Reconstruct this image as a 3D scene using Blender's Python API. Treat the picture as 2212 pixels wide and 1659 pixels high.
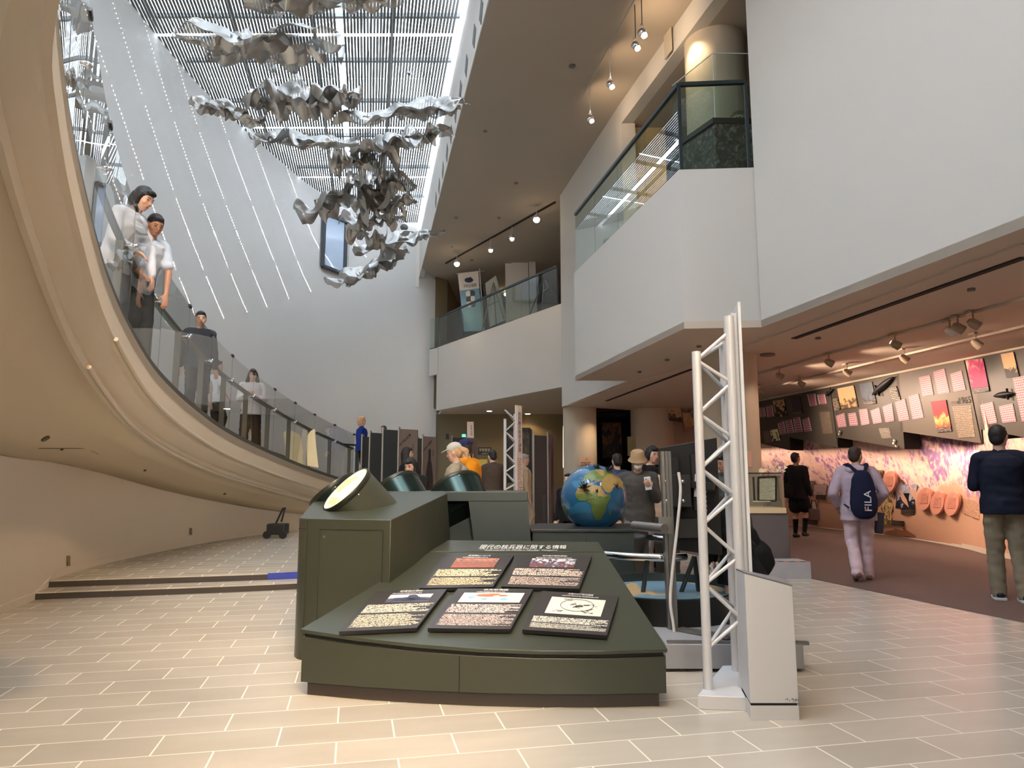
import bpy, bmesh, math, random
from mathutils import Vector, Matrix, noise
R = math.radians
scene = bpy.context.scene
COL = scene.collection
TS = bpy.data.scenes.new('workshop')
for _o in list(bpy.data.objects): bpy.data.objects.remove(_o)

# ---------------------------------------------------------------- camera
CAM_H, FPX, PITCH = 1.2, 1534.0, math.atan(211/1534)
cd = bpy.data.cameras.new('camera'); cam = bpy.data.objects.new('camera', cd); COL.objects.link(cam)
cam.location = (0, 0, CAM_H); cam.rotation_euler = (R(90)+PITCH, 0, 0)
cd.sensor_width = 36; cd.lens = FPX/2212*36; cd.clip_end = 200; cd.clip_start = .05
scene.camera = cam
# ---------------------------------------------------------------- world, sun, exposure
scene.view_settings.view_transform = 'Standard'; scene.view_settings.look = 'None'
scene.view_settings.gamma = 1; scene.view_settings.exposure = 0.24
scene.view_settings.use_curve_mapping = False
scene.cycles.transparent_max_bounces = 28
w = bpy.data.worlds.new('world'); scene.world = w; w.use_nodes = True
w.node_tree.nodes['Background'].inputs[0].default_value = (.62, .78, 1, 1)
w.node_tree.nodes['Background'].inputs[1].default_value = 1.2
SUN_DIR = Vector((-1.15, 1.06, -1.0)).normalized()
sl = bpy.data.lights.new('sun', 'SUN'); sl.energy = 650; sl.angle = R(.25); sl.color = (1, .97, .92)
so = bpy.data.objects.new('sun', sl); COL.objects.link(so); so.rotation_euler = SUN_DIR.to_track_quat('-Z', 'Y').to_euler()
SKY_GLOW = 7.0
def area(name, loc, size, power, color, target=None, sy=None, spread=180):
    l = bpy.data.lights.new(name, 'AREA'); l.spread = R(spread); l.energy = power; l.color = color; l.size = size
    if sy: l.shape = 'RECTANGLE'; l.size_y = sy
    o = bpy.data.objects.new(name, l); COL.objects.link(o); o.location = loc
    d = (Vector(target)-Vector(loc)) if target else Vector((0, 0, -1))
    o.rotation_euler = d.to_track_quat('-Z', 'Y').to_euler(); return o
def spot(name, loc, target, power, color, ang=60, blend=.5, r=.05):
    l = bpy.data.lights.new(name, 'SPOT'); l.energy = power; l.color = color; l.spot_size = R(ang); l.spot_blend = blend; l.shadow_soft_size = r
    o = bpy.data.objects.new(name, l); COL.objects.link(o); o.location = loc
    o.rotation_euler = (Vector(target)-Vector(loc)).to_track_quat('-Z', 'Y').to_euler(); return o
WARM = (1, .72, .45); PINK = (1, .74, .56); SOFT = (1, .84, .66)
area('fill_warm_west', (-1.5, -1.2, 8.8), 3, 360, WARM, (-4.2, 5.5, 0), 2, 80)  # general warm fill added behind the camera, no fixture of the hall
area('fill_warm_low', (.2, -2.4, 3.0), 1.6, 200, (1, .86, .68), (-4.6, 7, 1.5), 1.0, 84)  # low warm fill, added to brighten the ramp side
area('fill_cool_east', (-3.0, 1.0, 10.8), 4, 430, (.84, .91, 1), (4.5, 8, 5), 4)  # cool fill, added to brighten the right wall

spot('hall_spot_floor', (1.6, -1.6, 8.6), (-3.1, 4.2, 0), 2700, WARM, 36, .35, .12)
spot('hall_spot_ramp', (3.0, -1.0, 2.9), (-5.2, 10.0, 1.0), 420, (1, .66, .38), 40, .5, .1)
# ---------------------------------------------------------------- measuring helpers
_c, _s = math.cos(PITCH), math.sin(PITCH)
EYE = Vector((0, 0, CAM_H))
def ray(px, py):
    v = 829.5-py
    return Vector((px-1106, FPX*_c-v*_s, v*_c+FPX*_s))
def at_z(px, py, z):
    r = ray(px, py); return EYE+r*((z-CAM_H)/r.z)
def at_y(px, py, y):
    r = ray(px, py); return EYE+r*(y/r.y)
def at_plane(px, py, P0, n):
    r = ray(px, py); return EYE+r*((Vector(P0)-EYE).dot(n)/r.dot(n))
def at_curve(px, py, plan):
    r = ray(px, py); best = None
    for (ax, ay), (bx, by) in zip(plan, plan[1:]):
        dx, dy = bx-ax, by-ay
        den = r.x*dy-r.y*dx
        if abs(den) < 1e-9: continue
        t = (ax*dy-ay*dx)/den; q = (ax*r.y-ay*r.x)/den
        if t > 0 and -1e-6 <= q <= 1+1e-6 and (best is None or t < best): best = t
    if best is None: return at_y(px, py, 15)
    return EYE+r*best
def catmull(pts, n=8):
    P = [Vector(p) for p in pts]; P = [P[0]*2-P[1]]+P+[P[-1]*2-P[-2]]; out = []
    for i in range(1, len(P)-2):
        for k in range(n):
            t = k/n; a, b, c, d = P[i-1:i+3]
            out.append(.5*((2*b)+(c-a)*t+(2*a-5*b+4*c-d)*t*t+(3*b-a-3*c+d)*t**3))
    out.append(P[-2]); return out

# ---------------------------------------------------------------- object helpers
def tag(o, label=None, cat=None, group=None, kind=None):
    if label: o['label'] = label
    if cat: o['category'] = cat
    if group: o['group'] = group
    if kind: o['kind'] = kind
    return o
def empty(name, loc=(0, 0, 0), rz=0, label=None, cat=None, group=None):
    o = bpy.data.objects.new(name, None); COL.objects.link(o); o.location = loc; o.rotation_euler = (0, 0, rz)
    o.empty_display_size = .1
    return tag(o, label, cat, group)
def mesh_obj(name, me, mat, parent=None):
    o = bpy.data.objects.new(name, me); COL.objects.link(o)
    if mat: me.materials.append(mat)
    if parent:
        o.parent = parent
        if getattr(parent, 'get', None) and parent.get('_w'):   # children given in world coordinates
            o.matrix_parent_inverse = Matrix.Translation(-Vector(parent.location))
    return o
def wthing(name, loc, label, cat, group=None):
    """thing whose parts are written in world coordinates"""
    o = empty(name, loc, 0, label, cat, group); o['_w'] = 1; return o
class MB:
    def __init__(s): s.bm = bmesh.new(); s.uv = s.bm.loops.layers.uv.new('UVMap')
    def quad(s, P, uv=((0, 0), (1, 0), (1, 1), (0, 1)), mi=0):
        vs = [s.bm.verts.new(p) for p in P]
        f = s.bm.faces.new(vs)
        if len(P) == 4:
            for l, u in zip(f.loops, uv): l[s.uv].uv = u
        f.material_index = mi
        return f
    def loft(s, rings, cap=True, close=True):
        V = [[s.bm.verts.new(p) for p in r] for r in rings]
        n = len(rings[0])
        for a, b in zip(V, V[1:]):
            for i in range(n if close else n-1):
                j = (i+1) % n
                try: s.bm.faces.new((a[i], a[j], b[j], b[i]))
                except ValueError: pass
        if cap:
            try: s.bm.faces.new(V[0][::-1])
            except ValueError: pass
            try: s.bm.faces.new(V[-1])
            except ValueError: pass
        return s
    def prism(s, plan, z0, z1):
        zl = z0 if hasattr(z0, '__len__') else [z0]*len(plan); zh = z1 if hasattr(z1, '__len__') else [z1]*len(plan)
        return s.loft([[(p[0], p[1], z) for p, z in zip(plan, zl)], [(p[0], p[1], z) for p, z in zip(plan, zh)]])
    def box(s, c, d, M=None):
        x, y, z = d[0]/2, d[1]/2, d[2]/2; c = Vector(c)
        pl = [(-x, -y), (x, -y), (x, y), (-x, y)]
        f = lambda a, b, e: c+((M@Vector((a, b, e))) if M else Vector((a, b, e)))
        return s.loft([[f(a, b, -z) for a, b in pl], [f(a, b, z) for a, b in pl]])
    def bar(s, p, q, wd, ht=None, up=(0, 0, 1)):
        p, q = Vector(p), Vector(q); ht = ht or wd; d = (q-p).normalized(); u = Vector(up)
        if abs(d.dot(u)) > .95: u = Vector((0, 1, 0))
        a = d.cross(u).normalized(); b = a.cross(d).normalized()
        o = [(-wd/2, -ht/2), (wd/2, -ht/2), (wd/2, ht/2), (-wd/2, ht/2)]
        return s.loft([[p+a*i+b*j for i, j in o], [q+a*i+b*j for i, j in o]])
    def tube(s, pts, r, n=12, cap=True):
        pts = [Vector(p) for p in pts]; rings = []
        rr = r if hasattr(r, '__len__') else [r]*len(pts)
        a = None
        for i, p in enumerate(pts):
            d = (pts[min(i+1, len(pts)-1)]-pts[max(i-1, 0)]).normalized()
            if a is None:
                u = Vector((0, 0, 1)) if abs(d.z) < .9 else Vector((1, 0, 0)); a = d.cross(u).normalized()
            else: a = (a-d*a.dot(d)).normalized()
            b = d.cross(a)
            rings.append([p+(a*math.cos(2*math.pi*k/n)+b*math.sin(2*math.pi*k/n))*rr[i] for k in range(n)])
        return s.loft(rings, cap)
    def ell(s, c, r, M=None, sub=3):
        if not hasattr(r, '__len__'): r = (r, r, r)
        T = Matrix.Translation(Vector(c))@((M.to_4x4()) if M else Matrix.Identity(4))@Matrix.Diagonal((r[0], r[1], r[2], 1))
        bmesh.ops.create_icosphere(s.bm, subdivisions=sub, radius=1, matrix=T); return s
    def cap(s, p, q, r1, r2, n=14):
        p, q = Vector(p), Vector(q)
        s.ell(p, r1, sub=2); s.ell(q, r2, sub=2)
        if (q-p).length > 1e-4: s.tube([p, q], [r1, r2], n)
        return s
    def build(s, name, mat, parent=None, smooth=None, bevel=0, label=None):
        me = bpy.data.meshes.new(name)
        bmesh.ops.recalc_face_normals(s.bm, faces=s.bm.faces)
        s.bm.to_mesh(me); s.bm.free()
        o = mesh_obj(name, me, mat if not isinstance(mat, (list, tuple)) else None, parent)
        if isinstance(mat, (list, tuple)):
            for m in mat: me.materials.append(m)
        if smooth is not None:
            me.shade_smooth() if smooth >= 180 else me.set_sharp_from_angle(angle=R(smooth))
            if smooth < 180:
                for p in me.polygons: p.use_smooth = True
        if bevel:
            b = o.modifiers.new('bevel', 'BEVEL'); b.width = bevel; b.segments = 2; b.limit_method = 'ANGLE'
        if label: o['label'] = label
        return o
def board(name, P, th, mat, parent=None, edge=None, label=None):
    """thin board on four corners (TL, TR, BR, BL), picture on its front, thickness behind"""
    P = [Vector(p) for p in P]; n = (P[1]-P[0]).cross(P[3]-P[0]).normalized()
    ctr = sum(P, Vector())/4
    if n.dot(EYE-ctr) < 0: n = -n
    m = MB(); m.quad([P[3], P[2], P[1], P[0]])
    B = [p-n*th for p in P]
    m.quad([B[0], B[1], B[2], B[3]], mi=1)
    for i in range(4):
        j = (i+1) % 4; m.quad([P[i], P[j], B[j], B[i]], mi=1)
    me = bpy.data.meshes.new(name); m.bm.to_mesh(me); m.bm.free()
    o = mesh_obj(name, me, mat, parent); me.materials.append(edge or mat)
    if label: o['label'] = label
    return o
def sub_quad(P, u0, v0, u1, v1, lift=.002):
    """bilinear sub-rectangle of a board; u right, v down; lifted off the face"""
    P = [Vector(p) for p in P]
    f = lambda u, v: (P[0]*(1-u)+P[1]*u)*(1-v)+(P[3]*(1-u)+P[2]*u)*v
    n = (P[1]-P[0]).cross(P[3]-P[0]).normalized()
    if n.dot(EYE-P[0]) < 0: n = -n
    return [f(u0, v0)+n*lift, f(u1, v0)+n*lift, f(u1, v1)+n*lift, f(u0, v1)+n*lift]
def text_obj(name, s, P, mat, parent=None, th=.002, aspect=None):
    """lettering fitted into the four corners TL, TR, BR, BL"""
    cu = bpy.data.curves.new(name, 'FONT'); cu.body = s; cu.size = 1; cu.extrude = 0
    t = bpy.data.objects.new(name, cu); TS.collection.objects.link(t)
    TS.view_layers[0].update()
    me = bpy.data.meshes.new_from_object(t.evaluated_get(TS.view_layers[0].depsgraph))
    bpy.data.objects.remove(t)
    xs = [v.co.x for v in me.vertices]; ys = [v.co.y for v in me.vertices]
    x0, x1, y0, y1 = min(xs), max(xs), min(ys), max(ys)
    P = [Vector(p) for p in P]; n = (P[1]-P[0]).cross(P[3]-P[0]).normalized()
    if n.dot(EYE-P[0]) < 0: n = -n
    for v in me.vertices:
        u = (v.co.x-x0)/(x1-x0); q = 1-(v.co.y-y0)/(y1-y0)
        v.co = (P[0]*(1-u)+P[1]*u)*(1-q)+(P[3]*(1-u)+P[2]*u)*q+n*th
    me.materials.clear()
    return mesh_obj(name, me, mat, parent)

# ---------------------------------------------------------------- materials
def _srgb(c): return tuple(((x/255)/12.92 if x/255 <= .04045 else ((x/255+.055)/1.055)**2.4) for x in c)
_mc = {}
def new_mat(name):
    m = bpy.data.materials.new(name); m.use_nodes = True; n = m.node_tree.nodes; return m, n, m.node_tree.links, n['Principled BSDF']
def mat(name, rgb, rough=.6, metal=0, bump=0, bscale=40, var=.06, vscale=3, emis=0, spec=.5, coat=0):
    """procedural paint / cloth / metal: colour with a slight mottling and optional bump"""
    if name in _mc: return _mc[name]
    m, n, l, b = new_mat(name); c = _srgb(rgb)
    tc = n.new('ShaderNodeTexCoord'); nz = n.new('ShaderNodeTexNoise'); nz.inputs['Scale'].default_value = vscale; nz.inputs['Detail'].default_value = 4
    l.new(tc.outputs['Object'], nz.inputs['Vector'])
    mx = n.new('ShaderNodeMix'); mx.data_type = 'RGBA'
    mx.inputs[6].default_value = (*[x*(1-var) for x in c], 1); mx.inputs[7].default_value = (*[min(1, x*(1+var)) for x in c], 1)
    l.new(nz.outputs['Fac'], mx.inputs[0]); l.new(mx.outputs[2], b.inputs['Base Color'])
    b.inputs['Roughness'].default_value = rough; b.inputs['Metallic'].default_value = metal
    b.inputs['Specular IOR Level'].default_value = spec; b.inputs['Coat Weight'].default_value = coat
    if bump:
        n2 = n.new('ShaderNodeTexNoise'); n2.inputs['Scale'].default_value = bscale; l.new(tc.outputs['Object'], n2.inputs['Vector'])
        bp = n.new('ShaderNodeBump'); bp.inputs['Strength'].default_value = bump; bp.inputs['Distance'].default_value = .01
        l.new(n2.outputs['Fac'], bp.inputs['Height']); l.new(bp.outputs[0], b.inputs['Normal'])
    if emis:
        b.inputs['Emission Color'].default_value = (*c, 1); b.inputs['Emission Strength'].default_value = emis
    _mc[name] = m; return m
def glass_mat(name, tint=(.93, .96, .95), refl=.9, extra=.04):
    m, n, l, b = new_mat(name); n.remove(b); out = n['Material Output']
    t = n.new('ShaderNodeBsdfTransparent'); t.inputs[0].default_value = (*tint, 1)
    g = n.new('ShaderNodeBsdfGlossy'); g.inputs['Roughness'].default_value = 0.0; g.inputs[0].default_value = (refl, refl, refl, 1)
    fr = n.new('ShaderNodeFresnel'); fr.inputs[0].default_value = 1.5
    ad = n.new('ShaderNodeMath'); ad.operation = 'ADD'; ad.use_clamp = True; ad.inputs[1].default_value = extra
    ge = n.new('ShaderNodeNewGeometry'); fl_ = n.new('ShaderNodeMath'); fl_.operation = 'SUBTRACT'; fl_.inputs[0].default_value = 1; l.new(ge.outputs['Backfacing'], fl_.inputs[1])
    mu = n.new('ShaderNodeMath'); mu.operation = 'MULTIPLY'; l.new(fl_.outputs[0], mu.inputs[1])
    mx = n.new('ShaderNodeMixShader'); l.new(fr.outputs[0], ad.inputs[0]); l.new(ad.outputs[0], mu.inputs[0]); l.new(mu.outputs[0], mx.inputs[0])
    l.new(t.outputs[0], mx.inputs[1]); l.new(g.outputs[0], mx.inputs[2]); l.new(mx.outputs[0], out.inputs[0]); return m
def text_mat(name, bg, ink, rows=12, chars=26, seed=0, fill=.62, rough=.5):
    """a printed block of unreadable small writing"""
    m, n, l, b = new_mat(name)
    uv = n.new('ShaderNodeUVMap'); sp = n.new('ShaderNodeSeparateXYZ'); l.new(uv.outputs[0], sp.inputs[0])
    def M(op, a, c=None, cl=False):
        k = n.new('ShaderNodeMath'); k.operation = op; k.use_clamp = cl
        for i, x in enumerate((a, c)):
            if x is None: continue
            if isinstance(x, (int, float)): k.inputs[i].default_value = x
            else: l.new(x, k.inputs[i])
        return k.outputs[0]
    ry = M('MULTIPLY', sp.outputs[1], rows); fy = M('FRACT', ry); row = M('FLOOR', ry)
    line = M('LESS_THAN', fy, fill)
    cx = M('FLOOR', M('MULTIPLY', sp.outputs[0], chars*3)); cy = M('FLOOR', M('MULTIPLY', sp.outputs[1], rows*4))
    cb = n.new('ShaderNodeCombineXYZ'); l.new(cx, cb.inputs[0]); l.new(cy, cb.inputs[1]); cb.inputs[2].default_value = seed
    wn = n.new('ShaderNodeTexWhiteNoise'); l.new(cb.outputs[0], wn.inputs['Vector'])
    cb2 = n.new('ShaderNodeCombineXYZ'); l.new(row, cb2.inputs[0]); cb2.inputs[1].default_value = seed
    w2 = n.new('ShaderNodeTexWhiteNoise'); l.new(cb2.outputs[0], w2.inputs['Vector'])
    end = M('LESS_THAN', sp.outputs[0], M('ADD', .72, M('MULTIPLY', w2.outputs['Value'], .5)))
    ink_f = M('MULTIPLY', M('MULTIPLY', line, end), M('GREATER_THAN', wn.outputs['Value'], .36))
    mx = n.new('ShaderNodeMix'); mx.data_type = 'RGBA'; mx.inputs[6].default_value = (*_srgb(bg), 1); mx.inputs[7].default_value = (*_srgb(ink), 1)
    l.new(ink_f, mx.inputs[0]); l.new(mx.outputs[2], b.inputs['Base Color']); b.inputs['Roughness'].default_value = rough
    return m
def grid_mat(name, bg, c1, c2, nx, ny, seed=0):
    """a printed chart: rows of little portraits on a pale card"""
    m, n, l, b = new_mat(name)
    uv = n.new('ShaderNodeUVMap'); mp = n.new('ShaderNodeMapping'); l.new(uv.outputs[0], mp.inputs[0]); mp.inputs['Scale'].default_value = (nx, ny, 1)
    sp = n.new('ShaderNodeSeparateXYZ'); l.new(mp.outputs[0], sp.inputs[0])
    def M(op, a, c=None):
        k = n.new('ShaderNodeMath'); k.operation = op
        for i, x in enumerate((a, c)):
            if x is None: continue
            if isinstance(x, (int, float)): k.inputs[i].default_value = x
            else: l.new(x, k.inputs[i])
        return k.outputs[0]
    fx = M('ABSOLUTE', M('SUBTRACT', M('FRACT', sp.outputs[0]), .5)); fy = M('ABSOLUTE', M('SUBTRACT', M('FRACT', sp.outputs[1]), .5))
    ins = M('MULTIPLY', M('LESS_THAN', fx, .39), M('LESS_THAN', fy, .38))
    wn = n.new('ShaderNodeTexNoise'); wn.inputs['Scale'].default_value = 3.3+seed; l.new(mp.outputs[0], wn.inputs['Vector'])
    m1 = n.new('ShaderNodeMix'); m1.data_type = 'RGBA'; m1.inputs[6].default_value = (*_srgb(c1), 1); m1.inputs[7].default_value = (*_srgb(c2), 1)
    l.new(wn.outputs['Fac'], m1.inputs[0])
    m2 = n.new('ShaderNodeMix'); m2.data_type = 'RGBA'; m2.inputs[6].default_value = (*_srgb(bg), 1); l.new(m1.outputs[2], m2.inputs[7]); l.new(ins, m2.inputs[0])
    l.new(m2.outputs[2], b.inputs['Base Color']); b.inputs['Roughness'].default_value = .5
    return m
def pic_mat(name, stops, scale=4, mixn=.5, stretch=(1, 1, 1), seed=0, tex='noise', rough=.5, contrast=1.0, detail=5, coord='UV'):
    """a printed picture: vertical gradient stirred with noise through a colour ramp"""
    m, n, l, b = new_mat(name)
    if coord == 'UV': uv = n.new('ShaderNodeUVMap').outputs[0]
    else: uv = n.new('ShaderNodeTexCoord').outputs['Object']
    sp = n.new('ShaderNodeSeparateXYZ'); l.new(uv, sp.inputs[0])
    mp = n.new('ShaderNodeMapping'); mp.inputs['Scale'].default_value = stretch; mp.inputs['Location'].default_value = (seed*3.1, seed*1.7, seed); l.new(uv, mp.inputs[0])
    if tex == 'noise':
        t = n.new('ShaderNodeTexNoise'); t.inputs['Scale'].default_value = scale; t.inputs['Detail'].default_value = detail; o = t.outputs['Fac']
        t.inputs['Distortion'].default_value = .6
    else:
        t = n.new('ShaderNodeTexVoronoi'); t.inputs['Scale'].default_value = scale; o = t.outputs['Distance']
    l.new(mp.outputs[0], t.inputs['Vector'])
    mr = n.new('ShaderNodeMapRange'); mr.inputs[1].default_value = .5-.28/contrast; mr.inputs[2].default_value = .5+.28/contrast; l.new(o, mr.inputs[0])
    mx = n.new('ShaderNodeMix'); mx.data_type = 'FLOAT'; mx.inputs[0].default_value = mixn
    l.new(sp.outputs[1 if coord == 'UV' else 2], mx.inputs[2]); l.new(mr.outputs[0], mx.inputs[3])
    cr = n.new('ShaderNodeValToRGB'); e = cr.color_ramp.elements
    e[0].position, e[0].color = stops[0][0], (*_srgb(stops[0][1]), 1); e[1].position, e[1].color = stops[-1][0], (*_srgb(stops[-1][1]), 1)
    for p, c in stops[1:-1]:
        k = e.new(p); k.color = (*_srgb(c), 1)
    l.new(mx.outputs[0], cr.inputs[0]); l.new(cr.outputs[0], b.inputs['Base Color']); b.inputs['Roughness'].default_value = rough
    return m
def plaster(name, rgb, bump=.08):
    return mat(name, rgb, rough=.85, bump=bump, bscale=60, var=.025, vscale=.7, spec=.2)
def glow(name, rgb, s):
    m, n, l, b = new_mat(name); b.inputs['Base Color'].default_value = (*_srgb(rgb), 1)
    b.inputs['Emission Color'].default_value = (*_srgb(rgb), 1); b.inputs['Emission Strength'].default_value = s; return m
def tile_mat():
    m, n, l, b = new_mat('stone_tile')
    g = n.new('ShaderNodeNewGeometry'); mp = n.new('ShaderNodeMapping'); mp.inputs['Rotation'].default_value = (0, 0, -R(12.4)); l.new(g.outputs['Position'], mp.inputs[0])
    sp = n.new('ShaderNodeSeparateXYZ'); l.new(mp.outputs[0], sp.inputs[0])
    def M(op, a, c=None):
        k = n.new('ShaderNodeMath'); k.operation = op
        for i, x in enumerate((a, c)):
            if x is None: continue
            if isinstance(x, (int, float)): k.inputs[i].default_value = x
            else: l.new(x, k.inputs[i])
        return k.outputs[0]
    H, L = .265, .535
    v = M('DIVIDE', M('SUBTRACT', sp.outputs[1], 3.86), H); row = M('FLOOR', v); fv = M('FRACT', v)
    u = M('DIVIDE', M('ADD', M('ADD', sp.outputs[0], 1.116), M('MULTIPLY', row, L/2)), L); cu = M('FLOOR', u); fu = M('FRACT', u)
    gv = M('LESS_THAN', M('MINIMUM', fv, M('SUBTRACT', 1, fv)), .013); gu = M('LESS_THAN', M('MINIMUM', fu, M('SUBTRACT', 1, fu)), .0075)
    gr = M('MAXIMUM', gv, gu)
    cb = n.new('ShaderNodeCombineXYZ'); l.new(cu, cb.inputs[0]); l.new(row, cb.inputs[1])
    wn = n.new('ShaderNodeTexWhiteNoise'); l.new(cb.outputs[0], wn.inputs['Vector'])
    mp2 = n.new('ShaderNodeMapping'); mp2.inputs['Scale'].default_value = (.7, 2.2, 1); l.new(mp.outputs[0], mp2.inputs[0])
    nz = n.new('ShaderNodeTexNoise'); nz.inputs['Scale'].default_value = 2.2; nz.inputs['Detail'].default_value = 8; nz.inputs['Distortion'].default_value = .2; l.new(mp2.outputs[0], nz.inputs['Vector'])
    f = M('ADD', M('MULTIPLY', wn.outputs['Value'], .4), M('MULTIPLY', nz.outputs['Fac'], .7))
    cr = n.new('ShaderNodeValToRGB'); e = cr.color_ramp.elements
    e[0].position = .1; e[0].color = (*_srgb((160, 152, 140)), 1); e[1].position = 1; e[1].color = (*_srgb((188, 179, 165)), 1)
    l.new(f, cr.inputs[0])
    mx = n.new('ShaderNodeMix'); mx.data_type = 'RGBA'; l.new(cr.outputs[0], mx.inputs[6]); mx.inputs[7].default_value = (*_srgb((208, 200, 186)), 1)
    l.new(gr, mx.inputs[0]); l.new(mx.outputs[2], b.inputs['Base Color'])
    l.new(M('ADD', .27, M('MULTIPLY', gr, .3)), b.inputs['Roughness'])
    return m
WHITE = plaster('white_plaster', (206, 200, 192)); CREAM = plaster('cream_plaster', (196, 182, 162)); CEILM = plaster('ceiling_paint', (176, 164, 150))
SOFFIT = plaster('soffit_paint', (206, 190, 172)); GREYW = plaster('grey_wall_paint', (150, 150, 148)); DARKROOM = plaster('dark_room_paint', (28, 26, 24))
OLIVE = plaster('olive_wall_paint', (136, 122, 96)); TILE = tile_mat()
GREEN = mat('green_lacquer', (56, 59, 48), .34, .2, var=.04, vscale=2); TEAL = mat('teal_lacquer', (42, 52, 52), .36, .2, var=.05)
PLINTH = mat('plinth_brown', (52, 44, 38), .5); BLACK = mat('matt_black', (18, 18, 19), .5); GROOVE = mat('shadow_gap', (16, 17, 15), .8)
STEEL = mat('brushed_steel', (190, 190, 192), .28, 1, var=.03); CHROME = mat('chrome', (225, 225, 228), .12, 1); WHITEM = mat('white_metal', (198, 198, 200), .4, .1, var=.03)
RAILM = mat('dark_rail', (58, 66, 68), .35, .6); GREYRAIL = mat('grey_rail', (120, 118, 108), .45, .3)
GLASS = glass_mat('clear_glass', (.90, .94, .92), .9, .05); RGLASS = glass_mat('ramp_glass', (.86, .86, .85), .9, .09); GGLASS = glass_mat('green_glass', (.82, .89, .86), .9, .03)
CARPET = mat('brown_carpet', (92, 72, 64), .75, bump=.2, bscale=300, var=.08); STEPM = mat('step_nosing', (44, 36, 30), .6)
BULB = glow('lamp_glow', (255, 226, 186), 30); BLUE = mat('blue_step_tape', (34, 52, 150), .5)

# ================================================================ THE BUILDING
D1 = Vector((-.2147, .9767, 0))
def struct(name, o): o.name = name; o['kind'] = 'structure'; return o
def wall_strip(name, plan, z0, z1, mat_, th=.12, smooth=None):
    """upright wall following a plan polyline (thickness away from the hall side)"""
    m = MB(); P = [Vector((p[0], p[1], 0)) for p in plan]; out = []
    for i, p in enumerate(P):
        a = P[max(i-1, 0)]; b = P[min(i+1, len(P)-1)]; d = (b-a).normalized(); out.append(p+Vector((-d.y, d.x, 0))*th)
    zf = (lambda z, i: z[i] if hasattr(z, '__len__') else z)
    m.loft([[(p.x, p.y, zf(z0, i)), (q.x, q.y, zf(z0, i)), (q.x, q.y, zf(z1, i)), (p.x, p.y, zf(z1, i))] for i, (p, q) in enumerate(zip(P, out))])
    return struct(name, m.build(name, mat_, smooth=smooth))
# --- floors
fl = MB().prism([(-11, -4), (12, -4), (12, 34), (-11, 34)], -.2, 0).build('floor', TILE); fl['kind'] = 'structure'
# raised floor with two low steps (left), running in an arc behind the displays
step_line = [(-5.6, 7.28), (-4.75, 7.55), (-2.37, 8.26), (-1.2, 9.2), (-.3, 11.0), (.5, 14.2), (1.3, 18.0), (2.2, 20.6)]
def offset_plan(pl, d):
    P = [Vector((x, y)) for x, y in pl]; o = []
    for i, p in enumerate(P):
        t = (P[min(i+1, len(P)-1)]-P[max(i-1, 0)]).normalized(); o.append((p.x-t.y*d, p.y+t.x*d))
    return o
def arc_line(pl): return [(p.x, p.y) for p in catmull([(x, y, 0) for x, y in pl], 6)]
s1 = arc_line(step_line); s2 = offset_plan(s1, .34)
far = [(3.0, 31), (-9, 31), (-9, 7.0)]
struct('floor_step', MB().prism(s1+far, 0, .075).build('floor_step', TILE))
struct('floor_raised', MB().prism(s2+far, .075, .15).build('floor_raised', TILE))
for k, (pl, z) in enumerate(((s1, 0), (s2, .075))):
    f = [p for p in pl]; m = MB()
    o = offset_plan(f, -.006)
    m.loft([[(a[0], a[1], z+.002), (b[0], b[1], z+.002), (b[0], b[1], z+.062), (a[0], a[1], z+.062)] for a, b in zip(f, o)])
    struct('trim_%d' % (k+1), m.build('trim', STEPM))
tp = [p for p in offset_plan(s2, -.008) if -2.95 < p[0] < -1.6]
tp2 = offset_plan(tp, -.004)
tag(MB().loft([[(a[0], a[1], .08), (b[0], b[1], .08), (b[0], b[1], .152), (a[0], a[1], .152)] for a, b in zip(tp, tp2)]).build('step_tape', BLUE), 'bright blue tape strip on the face of the upper step', 'tape')
# carpet of the right gallery
cA = at_z(2212, 1345, 0); cB = at_z(1750, 1250, 0); d = (cB-cA).normalized()
near = cA-d*9; farp = cB+d*12
struct('floor_carpet', MB().prism([(near.x, near.y), (11, near.y), (11, 23.5), (farp.x, farp.y)], 0, .006).build('floor_carpet', CARPET))

# --- right gallery: ceiling soffit, bulge, walls
B_ = at_z(1645, 707, 3.3); A_ = at_z(1478, 710, 3.3); C_ = at_z(1243, 822, 3.3); Dp = at_z(1355, 823, 3.3); E_ = at_z(1214, 879, 3.3)
Bn = B_-D1*13
w2 = lambda y: Dp+D1*((y-Dp.y)/D1.y)
LTOP = 5.62; UPC = 9.07; CEIL = 9.57; SKY = 11.9
struct('ceiling_gallery', MB().prism([(p.x, p.y) for p in (Bn, B_, A_, C_, Dp, E_)]+[(1.6, 21.5), (9.8, 24.5), (11.6, -4)], 3.3, 3.4).build('ceiling_gallery', SOFFIT))
struct('wall_balcony', MB().prism([(p.x, p.y) for p in (A_, B_+D1*.02, B_+D1*.02+Vector((.3, 0, 0)), Dp+Vector((.1, 0, 0)), Dp, C_)], 3.301, LTOP).build('wall_balcony', WHITE))
struct('wall_right', MB().prism([(B_.x, B_.y), (Bn.x, Bn.y), (Bn.x+.35, Bn.y), (B_.x+.35, B_.y)], 3.301, 12.3).build('wall_right', WHITE))
eA = w2(15.0)
struct('wall_inner', MB().prism([(Dp.x-.002, Dp.y), (Dp.x+.3, Dp.y), (E_.x+.3, E_.y+.05), (E_.x, E_.y)], 3.301, CEIL).build('wall_inner', WHITE))
e9 = w2(9.4)
struct('wall_header', MB().prism([(eA.x, eA.y), (e9.x, e9.y), (e9.x+.25, e9.y), (eA.x+.25, eA.y)], UPC, CEIL).build('wall_header', WHITE))
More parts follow.
